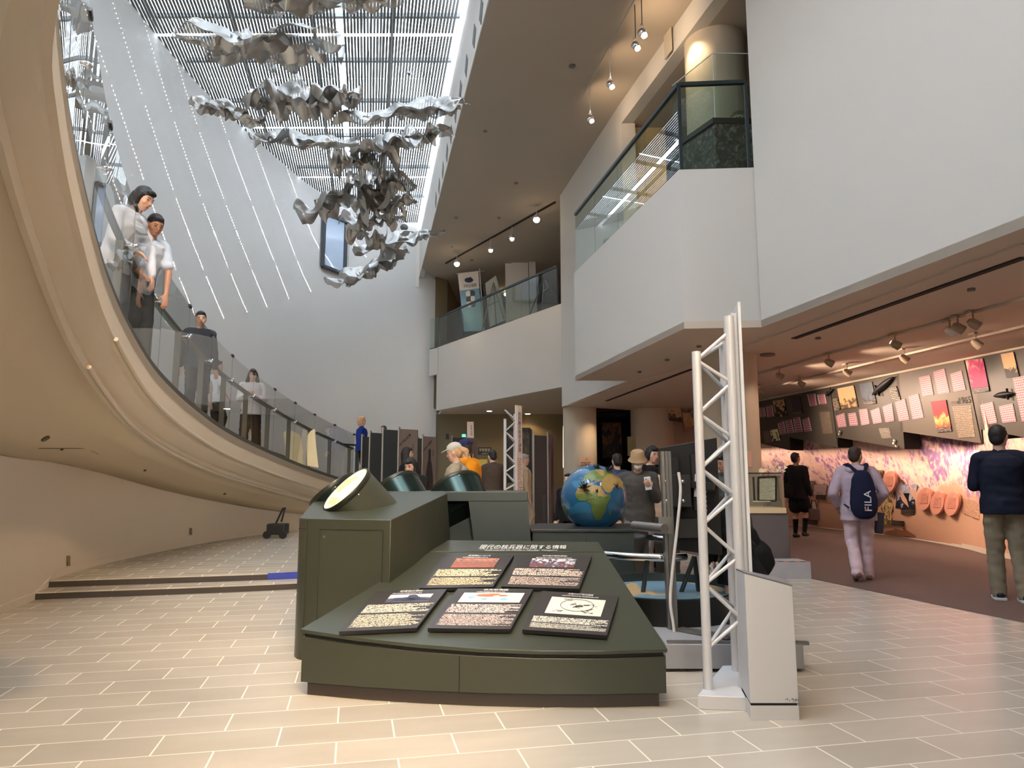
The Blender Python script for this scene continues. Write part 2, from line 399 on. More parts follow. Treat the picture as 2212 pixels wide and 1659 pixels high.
struct('ceiling_upper_gallery', MB().prism([(eA.x+.25, eA.y), (e9.x+.25, e9.y), (10.5, 9.4), (10.5, 18.4), (eA.x+.25, 18.4)], UPC, UPC+.1).build('ceiling_upper_gallery', CEILM))
struct('floor_upper_gallery', MB().prism([(Dp.x+.12, 14.9), (B_.x+.4, 9.75), (10.5, 9.75), (10.5, 18.4), (Dp.x+.12, 18.4)], 5.4, LTOP).build('floor_upper_gallery', CARPET))
YEL = plaster('yellow_lit_plaster', (206, 176, 128))  # yellow lamp light put into the plaster colour
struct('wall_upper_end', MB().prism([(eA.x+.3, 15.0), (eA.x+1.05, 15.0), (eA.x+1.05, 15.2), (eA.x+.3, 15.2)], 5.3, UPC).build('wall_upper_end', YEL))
struct('wall_upper_back', MB().prism([(eA.x+.2, 18.3), (10.4, 18.3), (10.4, 18.45), (eA.x+.2, 18.45)], 5.3, UPC).build('wall_upper_back', GREYW))
struct('wall_upper_side', MB().prism([(5.9, 9.0), (6.1, 9.0), (6.1, 18.3), (5.9, 18.3)], 5.3, UPC).build('wall_upper_side', GREYW))
# round columns
def column(name, c, r, z0, z1):
    n = 40
    m = MB().prism([(c[0]+r*math.cos(2*math.pi*k/n), c[1]+r*math.sin(2*math.pi*k/n)) for k in range(n)], z0, z1)
    return struct(name, m.build(name, CREAM, smooth=40))
column('wall_column', (3.66, 11.9), .47, 0, 3.3); column('wall_column_upper', (3.66, 11.9), .53, 5.3, UPC); column('wall_column_back', (1.95, 20.4), .48, 0, 3.3)
# ceiling slots and trims of the gallery
def ceil_strip(name, a, b, z, wd, ht, m_):
    A, B = at_z(*a, z), at_z(*b, z); return struct(name, MB().bar(A, B, wd, ht).build(name, m_))
ceil_strip('trim_3', (1715, 731), (2212, 556), 3.297, .09, .02, GROOVE)
ceil_strip('trim_4', (1605, 750), (2212, 526), 3.294, .05, .03, SOFFIT)
ceil_strip('trim_5', (1225, 876), (1600, 752), 3.294, .05, .03, SOFFIT)
ceil_strip('trim_6', (1310, 866), (1495, 797), 3.297, .07, .02, GROOVE)
# --- mural wall and timeline wall
MUR = [(5.0, 23.6), (6.6, 21.8), (7.75, 20.2), (8.2, 18.3), (8.42, 16.6), (8.42, 15), (8.2, 13.2), (7.85, 11.9), (7.72, 10.6), (7.9, 8.6), (8.4, 4), (9, -4)]
MUR = [(p.x, p.y) for p in catmull([(x, y, 0) for x, y in MUR], 4)]
def mural_mat():
    m, n, l, b = new_mat('mural_print')
    g = n.new('ShaderNodeNewGeometry'); sp = n.new('ShaderNodeSeparateXYZ'); l.new(g.outputs['Position'], sp.inputs[0])
    mp = n.new('ShaderNodeMapping'); mp.inputs['Scale'].default_value = (1.2, 1.2, .75); l.new(g.outputs['Position'], mp.inputs[0])
    vo = n.new('ShaderNodeTexVoronoi'); vo.inputs['Scale'].default_value = 9; vo.inputs['Randomness'].default_value = 1; l.new(mp.outputs[0], vo.inputs['Vector'])
    nz = n.new('ShaderNodeTexNoise'); nz.inputs['Scale'].default_value = 1.1; nz.inputs['Detail'].default_value = 9; nz.inputs['Roughness'].default_value = .62; nz.inputs['Distortion'].default_value = .7; l.new(mp.outputs[0], nz.inputs['Vector'])
    n2 = n.new('ShaderNodeTexNoise'); n2.inputs['Scale'].default_value = 5; n2.inputs['Detail'].default_value = 6; n2.inputs['Distortion'].default_value = 2.5; l.new(mp.outputs[0], n2.inputs['Vector'])
    def M(op, a, c=None, cl=False):
        k = n.new('ShaderNodeMath'); k.operation = op; k.use_clamp = cl
        for i, x in enumerate((a, c)):
            if x is None: continue
            if isinstance(x, (int, float)): k.inputs[i].default_value = x
            else: l.new(x, k.inputs[i])
        return k.outputs[0]
    vl = n.new('ShaderNodeTexVoronoi'); vl.inputs['Scale'].default_value = 1.5; l.new(mp.outputs[0], vl.inputs['Vector']); cs_ = n.new('ShaderNodeSeparateColor'); l.new(vl.outputs['Color'], cs_.inputs[0])
    f = M('ADD', M('MULTIPLY', nz.outputs['Fac'], .50), M('ADD', M('MULTIPLY', vo.outputs['Distance'], .16), M('ADD', M('MULTIPLY', n2.outputs['Fac'], .42), M('MULTIPLY', cs_.outputs[0], .10))))
    cr = n.new('ShaderNodeValToRGB'); e = cr.color_ramp.elements
    e[0].position = .48; e[0].color = (*_srgb((146, 110, 146)), 1); e[1].position = .68; e[1].color = (*_srgb((240, 204, 182)), 1)
    k = e.new(.54); k.color = (*_srgb((176, 132, 164)), 1); k = e.new(.57); k.color = (*_srgb((226, 178, 168)), 1)
    l.new(f, cr.inputs[0])
    edge = M('ADD', 1.0, M('MULTIPLY', M('SUBTRACT', nz.outputs['Fac'], .5), 1.2))
    mask = M('MULTIPLY', M('SUBTRACT', sp.outputs[2], edge), 9, True)
    mx = n.new('ShaderNodeMix'); mx.data_type = 'RGBA'; mx.inputs[6].default_value = (*_srgb((206, 160, 132)), 1)
    l.new(cr.outputs[0], mx.inputs[7]); l.new(mask, mx.inputs[0]); l.new(mx.outputs[2], b.inputs['Base Color']); b.inputs['Roughness'].default_value = .55
    return m
ux = lambda y: 6.4+(18.4-y)*(1.6/7.5)
MURT = [(min(x, ux(y)+.42) if y > 8 else x, y) for x, y in MUR]
m = MB(); m.loft([[(x, y, 0), (x+.15, y, 0), (xt+.15, yt, 3.299 if y > 11.7 else 1.86), (xt, yt, 3.299 if y > 11.7 else 1.86), (xt, yt, 2.0 if y > 11.7 else 1.85)] for (x, y), (xt, yt) in zip(MUR, MURT)])
struct('wall_mural', m.build('wall_mural', mural_mat(), smooth=40))
bp = offset_plan(MUR, -.012); struct('baseboard_right', MB().loft([[(a[0], a[1], 0), (b[0], b[1], 0), (b[0], b[1], .09), (a[0], a[1], .09)] for a, b in zip(MUR, bp)]).build('baseboard_right', SOFFIT))
U0 = Vector((6.4, 18.4, 0)); Ud = (Vector((8.0, 10.9, 0))-U0).normalized(); Un = Vector((-Ud.y, Ud.x, 0))
if Un.x > 0: Un = -Un           # towards the hall
def on_u(px, py): return at_plane(px, py, U0, Un)
TL_DARK = mat('timeline_board', (84, 77, 70), .42, var=.14, vscale=.9, spec=.4); TL_MID = mat('timeline_board_light', (108, 97, 86), .42, var=.08, vscale=.9, spec=.4)
tw = wthing('timeline_wall', (7.2, 14.6, 1.4), 'long overhanging timeline board with zigzag lower edge and small portrait charts above the mural', 'display board')
edges = [  # board pieces as lower edge pixels
    ('A', [(1560, 938), (1642, 959), (1707, 973), (1703.5, 944)], (1560, 880), TL_DARK),
    ('B', [(1703.5, 944), (1811, 967), (1793, 832)], None, TL_DARK),
    ('C', [(1810, 945), (1954, 970), (1945, 932)], None, TL_DARK),
    ('D', [(1945, 932), (2122, 958), (2083, 776)], None, TL_MID),
    ('E', [(2116, 927), (2212, 945), (2330, 962), (2330, 720)], None, TL_DARK)]
def top_at(p): q = on_u(*p); return Vector((q.x, q.y, 3.3))
boardsU = [
    ([on_u(1560, 938), on_u(1707, 973), on_u(1703.5, 944)], TL_DARK),
    ([on_u(1703.5, 944), on_u(1811, 967), on_u(1810, 945)], TL_DARK),
    ([on_u(1810, 945), on_u(1954, 970), on_u(1945, 932)], TL_DARK),
    ([on_u(1945, 932), on_u(2122, 958), on_u(2116, 927)], TL_MID),
    ([on_u(2116, 927), on_u(2330, 966)], TL_DARK)]
UD = .36
for low, m_ in boardsU:
    a, b = low[0], low[1]
    pts = [Vector((a.x, a.y, 3.299)), a.copy(), b.copy(), Vector((b.x, b.y, 3.299))]
    m = MB(); m.loft([[p for p in pts], [p-Un*UD for p in pts]])
    o = m.build('board', m_, tw)
    me = o.data; me.materials.append(GROOVE)
    for p in me.polygons:
        if abs(p.normal.dot(Un)) < .8: p.material_index = 1
for (a_, b_) in ((0, 1), (1, 2), (2, 3), (3, 4)):
    lo = boardsU[b_-1][0] if False else boardsU[a_][0]; p_, q_ = lo[0], lo[1]; c_ = (p_+q_)/2; ln_ = math.hypot(p_.x-q_.x, p_.y-q_.y)
    L_ = area('mural_wash', tuple(c_-Un*.12-Vector((0, 0, .28))), ln_*.9, 5*ln_, (1, .72, .56), tuple(c_-Un*.55-Vector((0, 0, 1.25))), .06)
    z_ = (c_-Un*.55-Vector((0, 0, 1.25))-(c_-Un*.12-Vector((0, 0, .28)))).normalized(); x_ = (Vector((q_.x-p_.x, q_.y-p_.y, 0))).normalized(); y_ = (-z_).cross(x_).normalized()
    L_.rotation_euler = Matrix((x_, y_, -z_)).transposed().to_euler()
MB().bar(on_u(1600, 873)*1, on_u(2240, 742)*1, .03, .06).build('trim_rail', SOFFIT, tw)
for p, q in (((1793, 832), (1811, 966)), ((2083, 776), (2121, 957))):
    a, b = on_u(*p)+Un*.004, on_u(*q)+Un*.004; MB().bar(a, b, .012, .012).build('joint', GROOVE, tw)
c3 = lambda x, y: (1640+x/6.38, 740+y/6.38); c4 = lambda x, y: (1930+x/6.38, 740+y/6.38); c6 = lambda x, y: (1880+x/6.38, 960+y/6.38); c5 = lambda x, y: (1630+x/5.53, 960+y/5.53)
GR = [(c3, [(10, 900), (75, 890), (95, 1020), (20, 1030)], 1, 6), (c3, [(100, 880), (185, 860), (205, 1015), (120, 1030)], 1, 6), (c3, [(665, 715), (775, 705), (800, 865), (705, 880)], 1, 6),
      (c3, [(805, 720), (910, 710), (935, 840), (830, 850)], 1, 5), (c3, [(260, 1115), (345, 1080), (375, 1255), (290, 1270)], 1, 6), (c3, [(365, 1075), (450, 1060), (485, 1240), (395, 1250)], 1, 6),
      (c3, [(475, 1050), (565, 1025), (605, 1225), (505, 1240)], 1, 6), (c3, [(600, 1065), (690, 1030), (730, 1215), (630, 1225)], 1, 6), (c3, [(1065, 1010), (1180, 970), (1210, 1155), (1095, 1175)], 5, 7),
      (c3, [(1230, 980), (1340, 965), (1370, 1140), (1255, 1150)], 5, 6), (c3, [(1380, 925), (1495, 910), (1530, 1120), (1415, 1140)], 6, 8), (c3, [(1540, 940), (1660, 895), (1700, 1100), (1580, 1120)], 6, 8),
      (c3, [(1705, 885), (1835, 835), (1870, 1080), (1750, 1100)], 6, 9), (c4, [(25, 820), (165, 775), (225, 1060), (85, 1085)], 7, 10), (c4, [(210, 745), (350, 705), (425, 1035), (275, 1060)], 7, 12),
      (c4, [(355, 480), (510, 450), (560, 720), (410, 745)], 8, 10), (c4, [(555, 405), (710, 360), (780, 690), (620, 715)], 8, 12), (c4, [(790, 435), (945, 385), (1005, 650), (840, 680)], 8, 9),
      (c4, [(1200, 860), (1375, 815), (1435, 1105), (1260, 1135)], 8, 10), (c4, [(1460, 880), (1650, 840), (1700, 1085), (1510, 1105)], 8, 8), (c4, [(1650, 490), (1850, 450), (1920, 1060), (1780, 1090)], 8, 18)]
CARD = mat('card_edge', (200, 190, 180), .6)
for i, (f, q, nx, ny) in enumerate(GR):
    P = [on_u(*f(*p))+Un*.012 for p in q]
    board('portrait_chart', P, .01, grid_mat('portrait_chart_%d' % i, (222, 198, 194), (128, 62, 88), (182, 106, 128), nx, ny, i), tw, CARD)
PH = [(c3, [(195, 805), (350, 780), (395, 1020), (235, 1025)], [(0, (40, 30, 26)), (.45, (60, 44, 34)), (.52, (206, 168, 130)), (1, (190, 150, 112))], 3.2, .75, 'small tan aircraft photo on the left end'),
      (c3, [(440, 745), (570, 740), (610, 975), (480, 990)], [(0, (38, 30, 34)), (.5, (70, 58, 70)), (1, (40, 34, 40))], 3, .6, None),
      (c3, [(1085, 635), (1310, 590), (1375, 890), (1140, 920)], [(0, (40, 30, 18)), (.3, (110, 84, 52)), (.42, (216, 176, 124)), (1, (226, 184, 138))], 5, .42, 'sepia missile photo'),
      (c3, [(1385, 575), (1565, 540), (1625, 840), (1460, 860)], [(0, (190, 168, 140)), (.35, (50, 50, 60)), (.5, (84, 92, 104)), (1, (92, 102, 116))], 2.5, .5, 'blue grey submarine photo'),
      (c3, [(160, 1205), (265, 1190), (305, 1350), (185, 1360)], [(0, (60, 70, 50)), (.35, (70, 80, 60)), (.42, (240, 236, 180)), (1, (240, 232, 176))], 4, .8, 'pale yellow emblem card'),
      (c4, [(1005, 250), (1245, 220), (1335, 670), (1105, 700)], [(0, (110, 14, 60)), (.4, (172, 20, 92)), (.62, (190, 40, 96)), (.85, (244, 170, 150)), (1, (250, 200, 170))], 3, .6, 'magenta photo of a mushroom cloud'),
      (c4, [(525, 815), (735, 790), (815, 1220), (615, 1235)], [(0, (150, 44, 34)), (.3, (214, 74, 44)), (.45, (250, 176, 96)), (.55, (196, 40, 44)), (1, (110, 22, 50))], 2.4, .35, 'red photo of a mushroom cloud'),
      (c4, [(1490, 160), (1665, 130), (1745, 470), (1570, 490)], [(0, (30, 24, 18)), (.35, (52, 40, 30)), (.46, (206, 164, 116)), (1, (222, 184, 136))], 3, .35, 'tan photo of a dark tower'),
      (c3, [(1010, 770), (1090, 760), (1130, 925), (1045, 935)], None, 0, 0, None), (c3, [(1795, 620), (1900, 600), (1960, 790), (1850, 800)], None, 0, 0, None)]
for i, (f, q, st, sc, mn, lb) in enumerate(PH):
    P = [on_u(*f(*p))+Un*.02 for p in q]
    m_ = pic_mat('wall_photo_%d' % i, st, sc, mn, seed=i, contrast=1.3) if st else text_mat('wall_caption_%d' % i, (36, 32, 30), (180, 160, 140), 8, 10, i)
    o = board('photo', P, .018, m_, tw, BLACK, label=lb)
    if i in (1, 3, 5, 6): 
        Q = sub_quad(P, .0, .86, 1, 1.0, .003); board('caption', Q, .002, text_mat('cap_%d' % i, (30, 26, 26), (150, 130, 120), 3, 10, i+40), o)
# dark missile and aircraft cut-outs mounted on the boards
def dart(pix, r, f=c3):
    a, b = on_u(*f(*pix[0]))+Un*.05, on_u(*f(*pix[1]))+Un*.05
    n = 9; pts = [a.lerp(b, k/(n-1)) for k in range(n)]; rr = [r*(math.sin(math.pi*min(1, (k+.35)/(n-.4)))**.7) for k in range(n)]
    m = MB().tube(pts, rr, 10); q = a.lerp(b, .75); s = (b-a).normalized().cross(Un); m.bar(q-s*r*1.8, q+s*r*1.8, r*.7, .01); return m
dart([(1870, 480), (1590, 720)], .07).build('cut_out', BLACK, tw, smooth=50, label='dark submarine cut-out')
dart([(1040, 640), (945, 735)], .035).build('cut_out', BLACK, tw, smooth=50, label='small dark missile cut-out')
dart([(1420, 740), (1670, 700)], .05, c4).build('cut_out', BLACK, tw, smooth=50, label='dark ship cut-out')
TXD = mat('lettering_dark', (46, 38, 34), .6); TXL = mat('lettering_light', (235, 232, 225), .5); TXN = mat('lettering_tan', (92, 76, 64), .6)
text_obj('year_lettering', '1965', [on_u(*c4(900, 760))+Un*.01, on_u(*c4(1062, 737))+Un*.01, on_u(*c4(1072, 828))+Un*.01, on_u(*c4(915, 850))+Un*.01], TXD, tw)
text_obj('year_lettering', '1974◀', [on_u(*c4(795, 805))+Un*.01, on_u(*c4(890, 795))+Un*.01, on_u(*c4(898, 850))+Un*.01, on_u(*c4(802, 866))+Un*.01], TXN, tw)
text_obj('year_lettering', '1975', [on_u(*c3(865, 880))+Un*.01, on_u(*c3(955, 872))+Un*.01, on_u(*c3(968, 945))+Un*.01, on_u(*c3(885, 955))+Un*.01], TXN, tw)
for i, (f, q) in enumerate(((c4, [(815, 885), (1070, 865), (1130, 1300), (900, 1320)]), (c3, [(830, 960), (975, 950), (1020, 1250), (880, 1260)]), (c3, [(1650, 1180), (1800, 1170), (1830, 1310), (1690, 1320)]), (c3, [(50, 1220), (150, 1205), (175, 1370), (85, 1385)]))):
    board('text_block', [on_u(*f(*p))+Un*.006 for p in q], .003, text_mat('tl_text_%d' % i, [(150, 132, 112), (120, 106, 92), (94, 88, 82), (78, 70, 64)][i], [(90, 74, 60), (86, 74, 62), (200, 184, 160), (190, 160, 130)][i], 18, 14, i+3, .42), tw)
for p in ((1135, 1225), (1125, 1260)): a = on_u(*c3(*p)); MB().ell(a+Un*.03, .03, sub=2).build('stud', TXL, tw, smooth=180)
for p in ((35, 1350), (25, 1390), (60, 1425)): a = on_u(*c4(*p)); MB().ell(a+Un*.03, .03, sub=2).build('stud', TXL, tw, smooth=180)

# --- pictures and oval text boards on the mural (each its own thing)
def on_m(f, p, lift=.03):
    z = 1.0
    for _ in range(6):
        k = min(1, z/2.0); pl_ = [(a[0]*(1-k)+b[0]*k, a[1]) for a, b in zip(MUR, MURT)]; q = at_curve(*f(*p), pl_); z = max(0, q.z)
    r = ray(*f(*p)).normalized(); return q-Vector((r.x, r.y, 0)).normalized()*lift
MP = [(c6, [(350, 450), (655, 610), (625, 1275), (190, 1240)], [(0, (120, 74, 44)), (.5, (146, 98, 66)), (1, (106, 70, 52))], 4, .8, .015, 'tall brown rock-textured backing panel between the ovals and the tree photo'),
      (c6, [(375, 555), (645, 560), (600, 890), (345, 880)], [(0, (12, 14, 30)), (.42, (24, 28, 52)), (.6, (206, 206, 214)), (1, (70, 90, 150))], 5, .5, .06, 'photo of a row of people in dark suits mounted on the rock panel'),
      (c6, [(420, 892), (605, 895), (600, 975), (420, 962)], None, 0, 0, .06, 'black caption strip under the photo of people in suits'),
      (c6, [(175, 670), (330, 675), (285, 1118), (118, 1110)], [(0, (206, 160, 96)), (.4, (60, 52, 34)), (.5, (216, 186, 130)), (1, (226, 200, 146))], 7, .85, .06, 'sand coloured photo of trees left of the photo of suited people'),
      (c6, [(288, 1048), (460, 1058), (452, 1128), (290, 1118)], None, 0, 0, .07, 'small dark caption at the foot of the tree photo'),
      (c6, [(30, 358), (180, 360), (138, 720), (-10, 720)], [(0, (230, 220, 190)), (.35, (24, 24, 26)), (.6, (80, 60, 36)), (1, (226, 176, 90))], 4, .55, .05, 'amber and black photo beside the hooded person'),
      (c5, [(655, 668), (745, 668), (742, 860), (640, 850)], [(0, (30, 28, 28)), (.45, (60, 52, 48)), (.6, (214, 196, 176)), (1, (200, 180, 160))], 2.2, .6, .04, 'black and white portrait photo low on the mural beside the schoolboy'),
      (c5, [(638, 852), (750, 858), (742, 962), (630, 950)], None, 0, 0, .05, 'dark caption card under the low portrait photo'),
      (c5, [(712, 480), (865, 480), (850, 605), (700, 602)], [(0, (120, 96, 104)), (.5, (214, 180, 170)), (1, (196, 160, 164))], 5, .7, .04, 'pale photo of a small group above its dark caption'),
      (c5, [(735, 607), (848, 607), (842, 662), (728, 658)], None, 0, 0, .05, 'dark caption under the pale group photo'),
      (c5, [(655, 440), (718, 440), (690, 650), (655, 645)], [(0, (40, 34, 32)), (.5, (110, 90, 80)), (1, (220, 190, 160))], 5, .8, .04, 'narrow dark photo just right of the schoolboy'),
      (c6, [(2070, 560), (2230, 560), (2230, 820), (2075, 820)], [(0, (220, 190, 130)), (.5, (50, 40, 30)), (1, (226, 196, 140))], 4, .7, .04, 'tan photo behind the arm of the man in the dark sweater')]
for i, (f, q, st, sc, mn, lf, lb) in enumerate(MP):
    P = [on_m(f, p, lf) for p in q]
    m_ = pic_mat('mural_photo_%d' % i, st, sc, mn, seed=i+9, contrast=1.4) if st else text_mat('mural_caption_%d' % i, (30, 24, 24), (150, 120, 104), 4, 12, i+60, .4)
    o = board('wall_photo' if st else 'caption_card', P, .012, m_, None, BLACK); tag(o, lb, 'photo' if st else 'caption')
for i, (c, rx, ry, tl, lb) in enumerate([((255, 515), 88, 150, 12, 'salmon oval text board, highest and leftmost of the four ovals'), ((740, 748), 92, 158, 12, 'salmon oval text board directly right of the rock panel'),
        ((918, 802), 92, 162, 12, 'salmon oval text board in the middle of the low row of three ovals'), ((1118, 812), 96, 165, 12, 'salmon oval text board at the right end of the row of ovals')]):
    n = 36; ring = []
    for k in range(n):
        t = 2*math.pi*k/n; x = rx*math.cos(t); y = ry*math.sin(t); a = R(tl)
        ring.append(on_m(c6, (c[0]+x*math.cos(a)-y*math.sin(a), c[1]+x*math.sin(a)+y*math.cos(a)), .20))
    bk = [on_m(c6, (0, 0), 0)]; r = Vector((1, .1, 0)).normalized()
    root = empty('oval_board', sum(ring, Vector())/n, 0, lb, 'sign', 'salmon ovals on the mural'); root['_w'] = 1
    MB().loft([ring, [p+r*.05 for p in ring]]).build('plate', mat('salmon_board', (220, 152, 130), .5), root)
    P = [on_m(c6, (c[0]+u, c[1]+v), .205) for u, v in ((-rx*.35, -ry*.5), (rx*.62, -ry*.5), (rx*.45, ry*.4), (-rx*.62, ry*.4))]
    board('text_block', P, .002, text_mat('oval_text_%d' % i, (220, 150, 128), (150, 84, 70), 10, 9, i+80, .45), root)
P = [on_m(c6, p, .02) for p in ((1255, 730), (1510, 790), (1500, 1040), (1240, 930))]
tag(board('wall_text', P, .003, text_mat('mural_text', (204, 158, 130), (132, 92, 78), 10, 14, 91, .35)), 'faint brown paragraph printed on the tan wall right of the ovals', 'wall text')
P = [on_m(c5, p, .02) for p in ((885, 460), (985, 470), (990, 720), (870, 690))]
tag(board('wall_text', P, .003, text_mat('mural_text_2', (212, 168, 140), (150, 108, 92), 16, 10, 92, .35)), 'faint brown paragraph on the mural left of the hooded person', 'wall text')

# --- gallery end wall and dark doorway
struct('wall_gallery_end', MB().prism([(3.95, 20.9), (7.8, 22.2), (7.75, 22.35), (3.9, 21.05)], 0, 3.3).build('wall_gallery_end', SOFFIT))
dk = [(1.6, 21.4), (2.7, 21.4), (2.9, 21.0), (2.5, 24.5)]
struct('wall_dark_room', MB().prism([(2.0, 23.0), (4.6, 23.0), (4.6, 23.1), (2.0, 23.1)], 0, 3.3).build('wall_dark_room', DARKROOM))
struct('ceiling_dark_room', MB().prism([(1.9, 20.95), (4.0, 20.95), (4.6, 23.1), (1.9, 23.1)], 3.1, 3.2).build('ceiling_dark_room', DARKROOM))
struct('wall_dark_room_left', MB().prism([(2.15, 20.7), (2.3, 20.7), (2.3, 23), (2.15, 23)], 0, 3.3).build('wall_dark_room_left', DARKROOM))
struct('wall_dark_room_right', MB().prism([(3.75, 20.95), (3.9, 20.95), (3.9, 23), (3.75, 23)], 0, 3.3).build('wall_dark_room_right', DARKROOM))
n = 20
struct('wall_round_pier', MB().prism([(4.1+.62*math.cos(2*math.pi*k/n), 20.8+.62*math.sin(2*math.pi*k/n)) for k in range(n)], 0, 3.3).build('wall_round_pier', SOFFIT, smooth=40))
def pic(name, px, y, st, lb, cat='photo', th=.03, sc=4, mn=.6, seed=0, **k):
    P = [at_y(a, b, y) for a, b in px]; o = board(name, P, th, pic_mat(name+'_pic_%d' % seed, st, sc, mn, seed=seed, **k), None, BLACK); return tag(o, lb, cat)
pic('dark_photo', [(1300, 905), (1340, 900), (1345, 985), (1302, 990)], 22.9, [(0, (20, 14, 10)), (.5, (60, 40, 26)), (.62, (150, 84, 36)), (1, (30, 24, 20))], 'dim brown photo deep in the dark doorway', seed=101, contrast=1.6)
pic('room_sign', [(1355, 943), (1374, 943), (1374, 985), (1356, 985)], 20.5, [(0, (150, 140, 104)), (1, (168, 158, 118))], 'narrow pale green-yellow sign panel at the dark doorway', 'sign', seed=102)
for i, (q, lb) in enumerate([([(1441, 880), (1470, 878), (1474, 912), (1446, 908)], 'tilted photo board with two pictures on the far gallery wall, leftmost'), ([(1474, 893), (1491, 892), (1496, 930), (1480, 932)], 'narrow photo board in the middle of the far gallery wall'), ([(1488, 885), (1512, 880), (1512, 915), (1494, 920)], 'blue and orange photo board on the far gallery wall, rightmost')]):
    pic('gallery_photo', q, 20.3, [[(0, (50, 36, 26)), (.4, (70, 50, 36)), (.5, (206, 170, 130)), (1, (220, 190, 150))], [(0, (60, 44, 30)), (.5, (200, 160, 110)), (1, (220, 190, 150))], [(0, (220, 150, 70)), (.5, (240, 190, 110)), (.65, (110, 120, 150)), (1, (70, 80, 110))]][i], lb, seed=110+i)

# --- far balcony
bA = at_z(942, 887, 4.0); bB = at_z(1213, 836, 4.0); bd = (bB-bA).normalized(); bBe = bB+bd*3; bn = Vector((-bd.y, bd.x, 0))
if bn.y < 0: bn = -bn
BT = 6.55
lerp2 = lambda a, b: [(a.x, a.y), (b.x, b.y)]
struct('wall_far_balcony', MB().prism(lerp2(bA, bBe)+lerp2(bBe+bn*.25, bA+bn*.25), 4.0, BT).build('wall_far_balcony', WHITE))
nb = bA-Vector((.35, -.1, 0))
struct('wall_balcony_nib', MB().prism([(nb.x, nb.y+.3), (bA.x+.05, bA.y-.12), (bA.x+.25, bA.y+.05), (bA.x, bA.y+.5)], 5.45, BT-.02).build('wall_balcony_nib', WHITE))
struct('floor_far_balcony', MB().prism(lerp2(bA+bn*.25, bBe+bn*.25)+[(6, 36), (-4, 36)], 4.0, 4.15).build('floor_far_balcony', SOFFIT))
struct('wall_far_upper', MB().prism([(-6, 32.6), (6, 32.6), (6, 32.8), (-6, 32.8)], 4.15, CEIL).build('wall_far_upper', GREYW))
struct('wall_far_side', MB().prism([(-3.15, 28.4), (-2.7, 28.9), (-2.55, 32.5), (-3.3, 32.5)], 4.15, CEIL).build('wall_far_side', OLIVE))
struct('wall_far_lower', MB().prism([(-6, 29.6), (4, 29.6), (4, 29.75), (-6, 29.75)], .15, 4.0).build('wall_far_lower', OLIVE))
struct('wall_far_closing', MB().prism([(1.7, 21.3), (1.85, 21.3), (2.6, 29.6), (2.4, 29.6)], 0, 4.0).build('wall_far_closing', OLIVE))
struct('wall_back_of_gallery', MB().prism([(E_.x+.3, E_.y), (9.9, 24.4), (9.9, 24.6), (E_.x+.3, E_.y+.3)], 3.3, 12.3).build('wall_back_of_gallery', GREYW))
# --- left curved wall
LW = catmull([(2.5, -4, 0), (-2.5, -.5, 0), (-5.6, 3.0, 0), (-7.6, 7.0, 0), (-8.5, 11, 0), (-8.6, 14.6, 0), (-8.5, 18.2, 0), (-7.85, 22.4, 0), (-7.05, 25.5, 0), (-5.2, 28.0, 0), (-3.1, 28.9, 0)], 5)
LW = [(p.x, p.y) for p in LW]
LWALL = plaster('left_wall_plaster', (200, 197, 193))
wall_strip('wall_left', LW, 0, 12.3, LWALL, .2, smooth=40)
# skylight right edge (fascia) line
sk = lambda y: Vector((-.41-.2007*(y-11.43), y, 0))
s0, s1_ = sk(-3.5), sk(28.6)
struct('wall_skylight_fascia', MB().prism([(s0.x, s0.y), (s1_.x, s1_.y), (s1_.x+.2, s1_.y), (s0.x+.2, s0.y)], CEIL+.03, 12.3).build('wall_skylight_fascia', WHITE))
eW = sk(28.6)
struct('wall_skylight_end', MB().prism([(eW.x, 28.6), (eW.x-4.2, 28.6), (eW.x-4.2, 28.75), (eW.x, 28.75)], 9.2, 12.3).build('wall_skylight_end', WHITE))
struct('ceiling_atrium', MB().prism([(s0.x+.01, s0.y), (sk(27.2).x+.01, 27.2), (-3.2, 29), (-3.3, 33), (6, 33), (6, 21), (E_.x+.2, E_.y), (e9.x+.2, e9.y), (7.5, -3.5)], CEIL, CEIL+.08).build('ceiling_atrium', CEILM))
fl0, fl1 = sk(5)+Vector((-.07, 0, 11.55)), sk(28.4)+Vector((-.07, 0, 11.55))
st_ = wthing('strip_light', tuple((fl0+fl1)/2), 'long white strip light along the top of the skylight fascia', 'lamp')
MB().tube([fl0, fl1], .035, 8).build('tube', glow('strip_glow', (232, 242, 255), 5), st_)
for k in range(4):
    c_ = fl0.lerp(fl1, (k+.5)/4); L_ = area('strip_wash', tuple(c_+Vector((-.1, 0, 0))), .15, 85, (.78, .88, 1), tuple(c_+Vector((-7, 0, -2.2))), 5.6); z_ = Vector((-7, 0, -2.2)).normalized(); y_ = (fl1-fl0).normalized(); x_ = y_.cross(-z_).normalized()
    L_.rotation_euler = Matrix((x_, (-z_).cross(x_), -z_)).transposed().to_euler()
vents = wthing('vent_openings', tuple(sk(18)+Vector((0, 0, 10.6))), 'row of dark diamond openings along the white skylight fascia', 'vents')
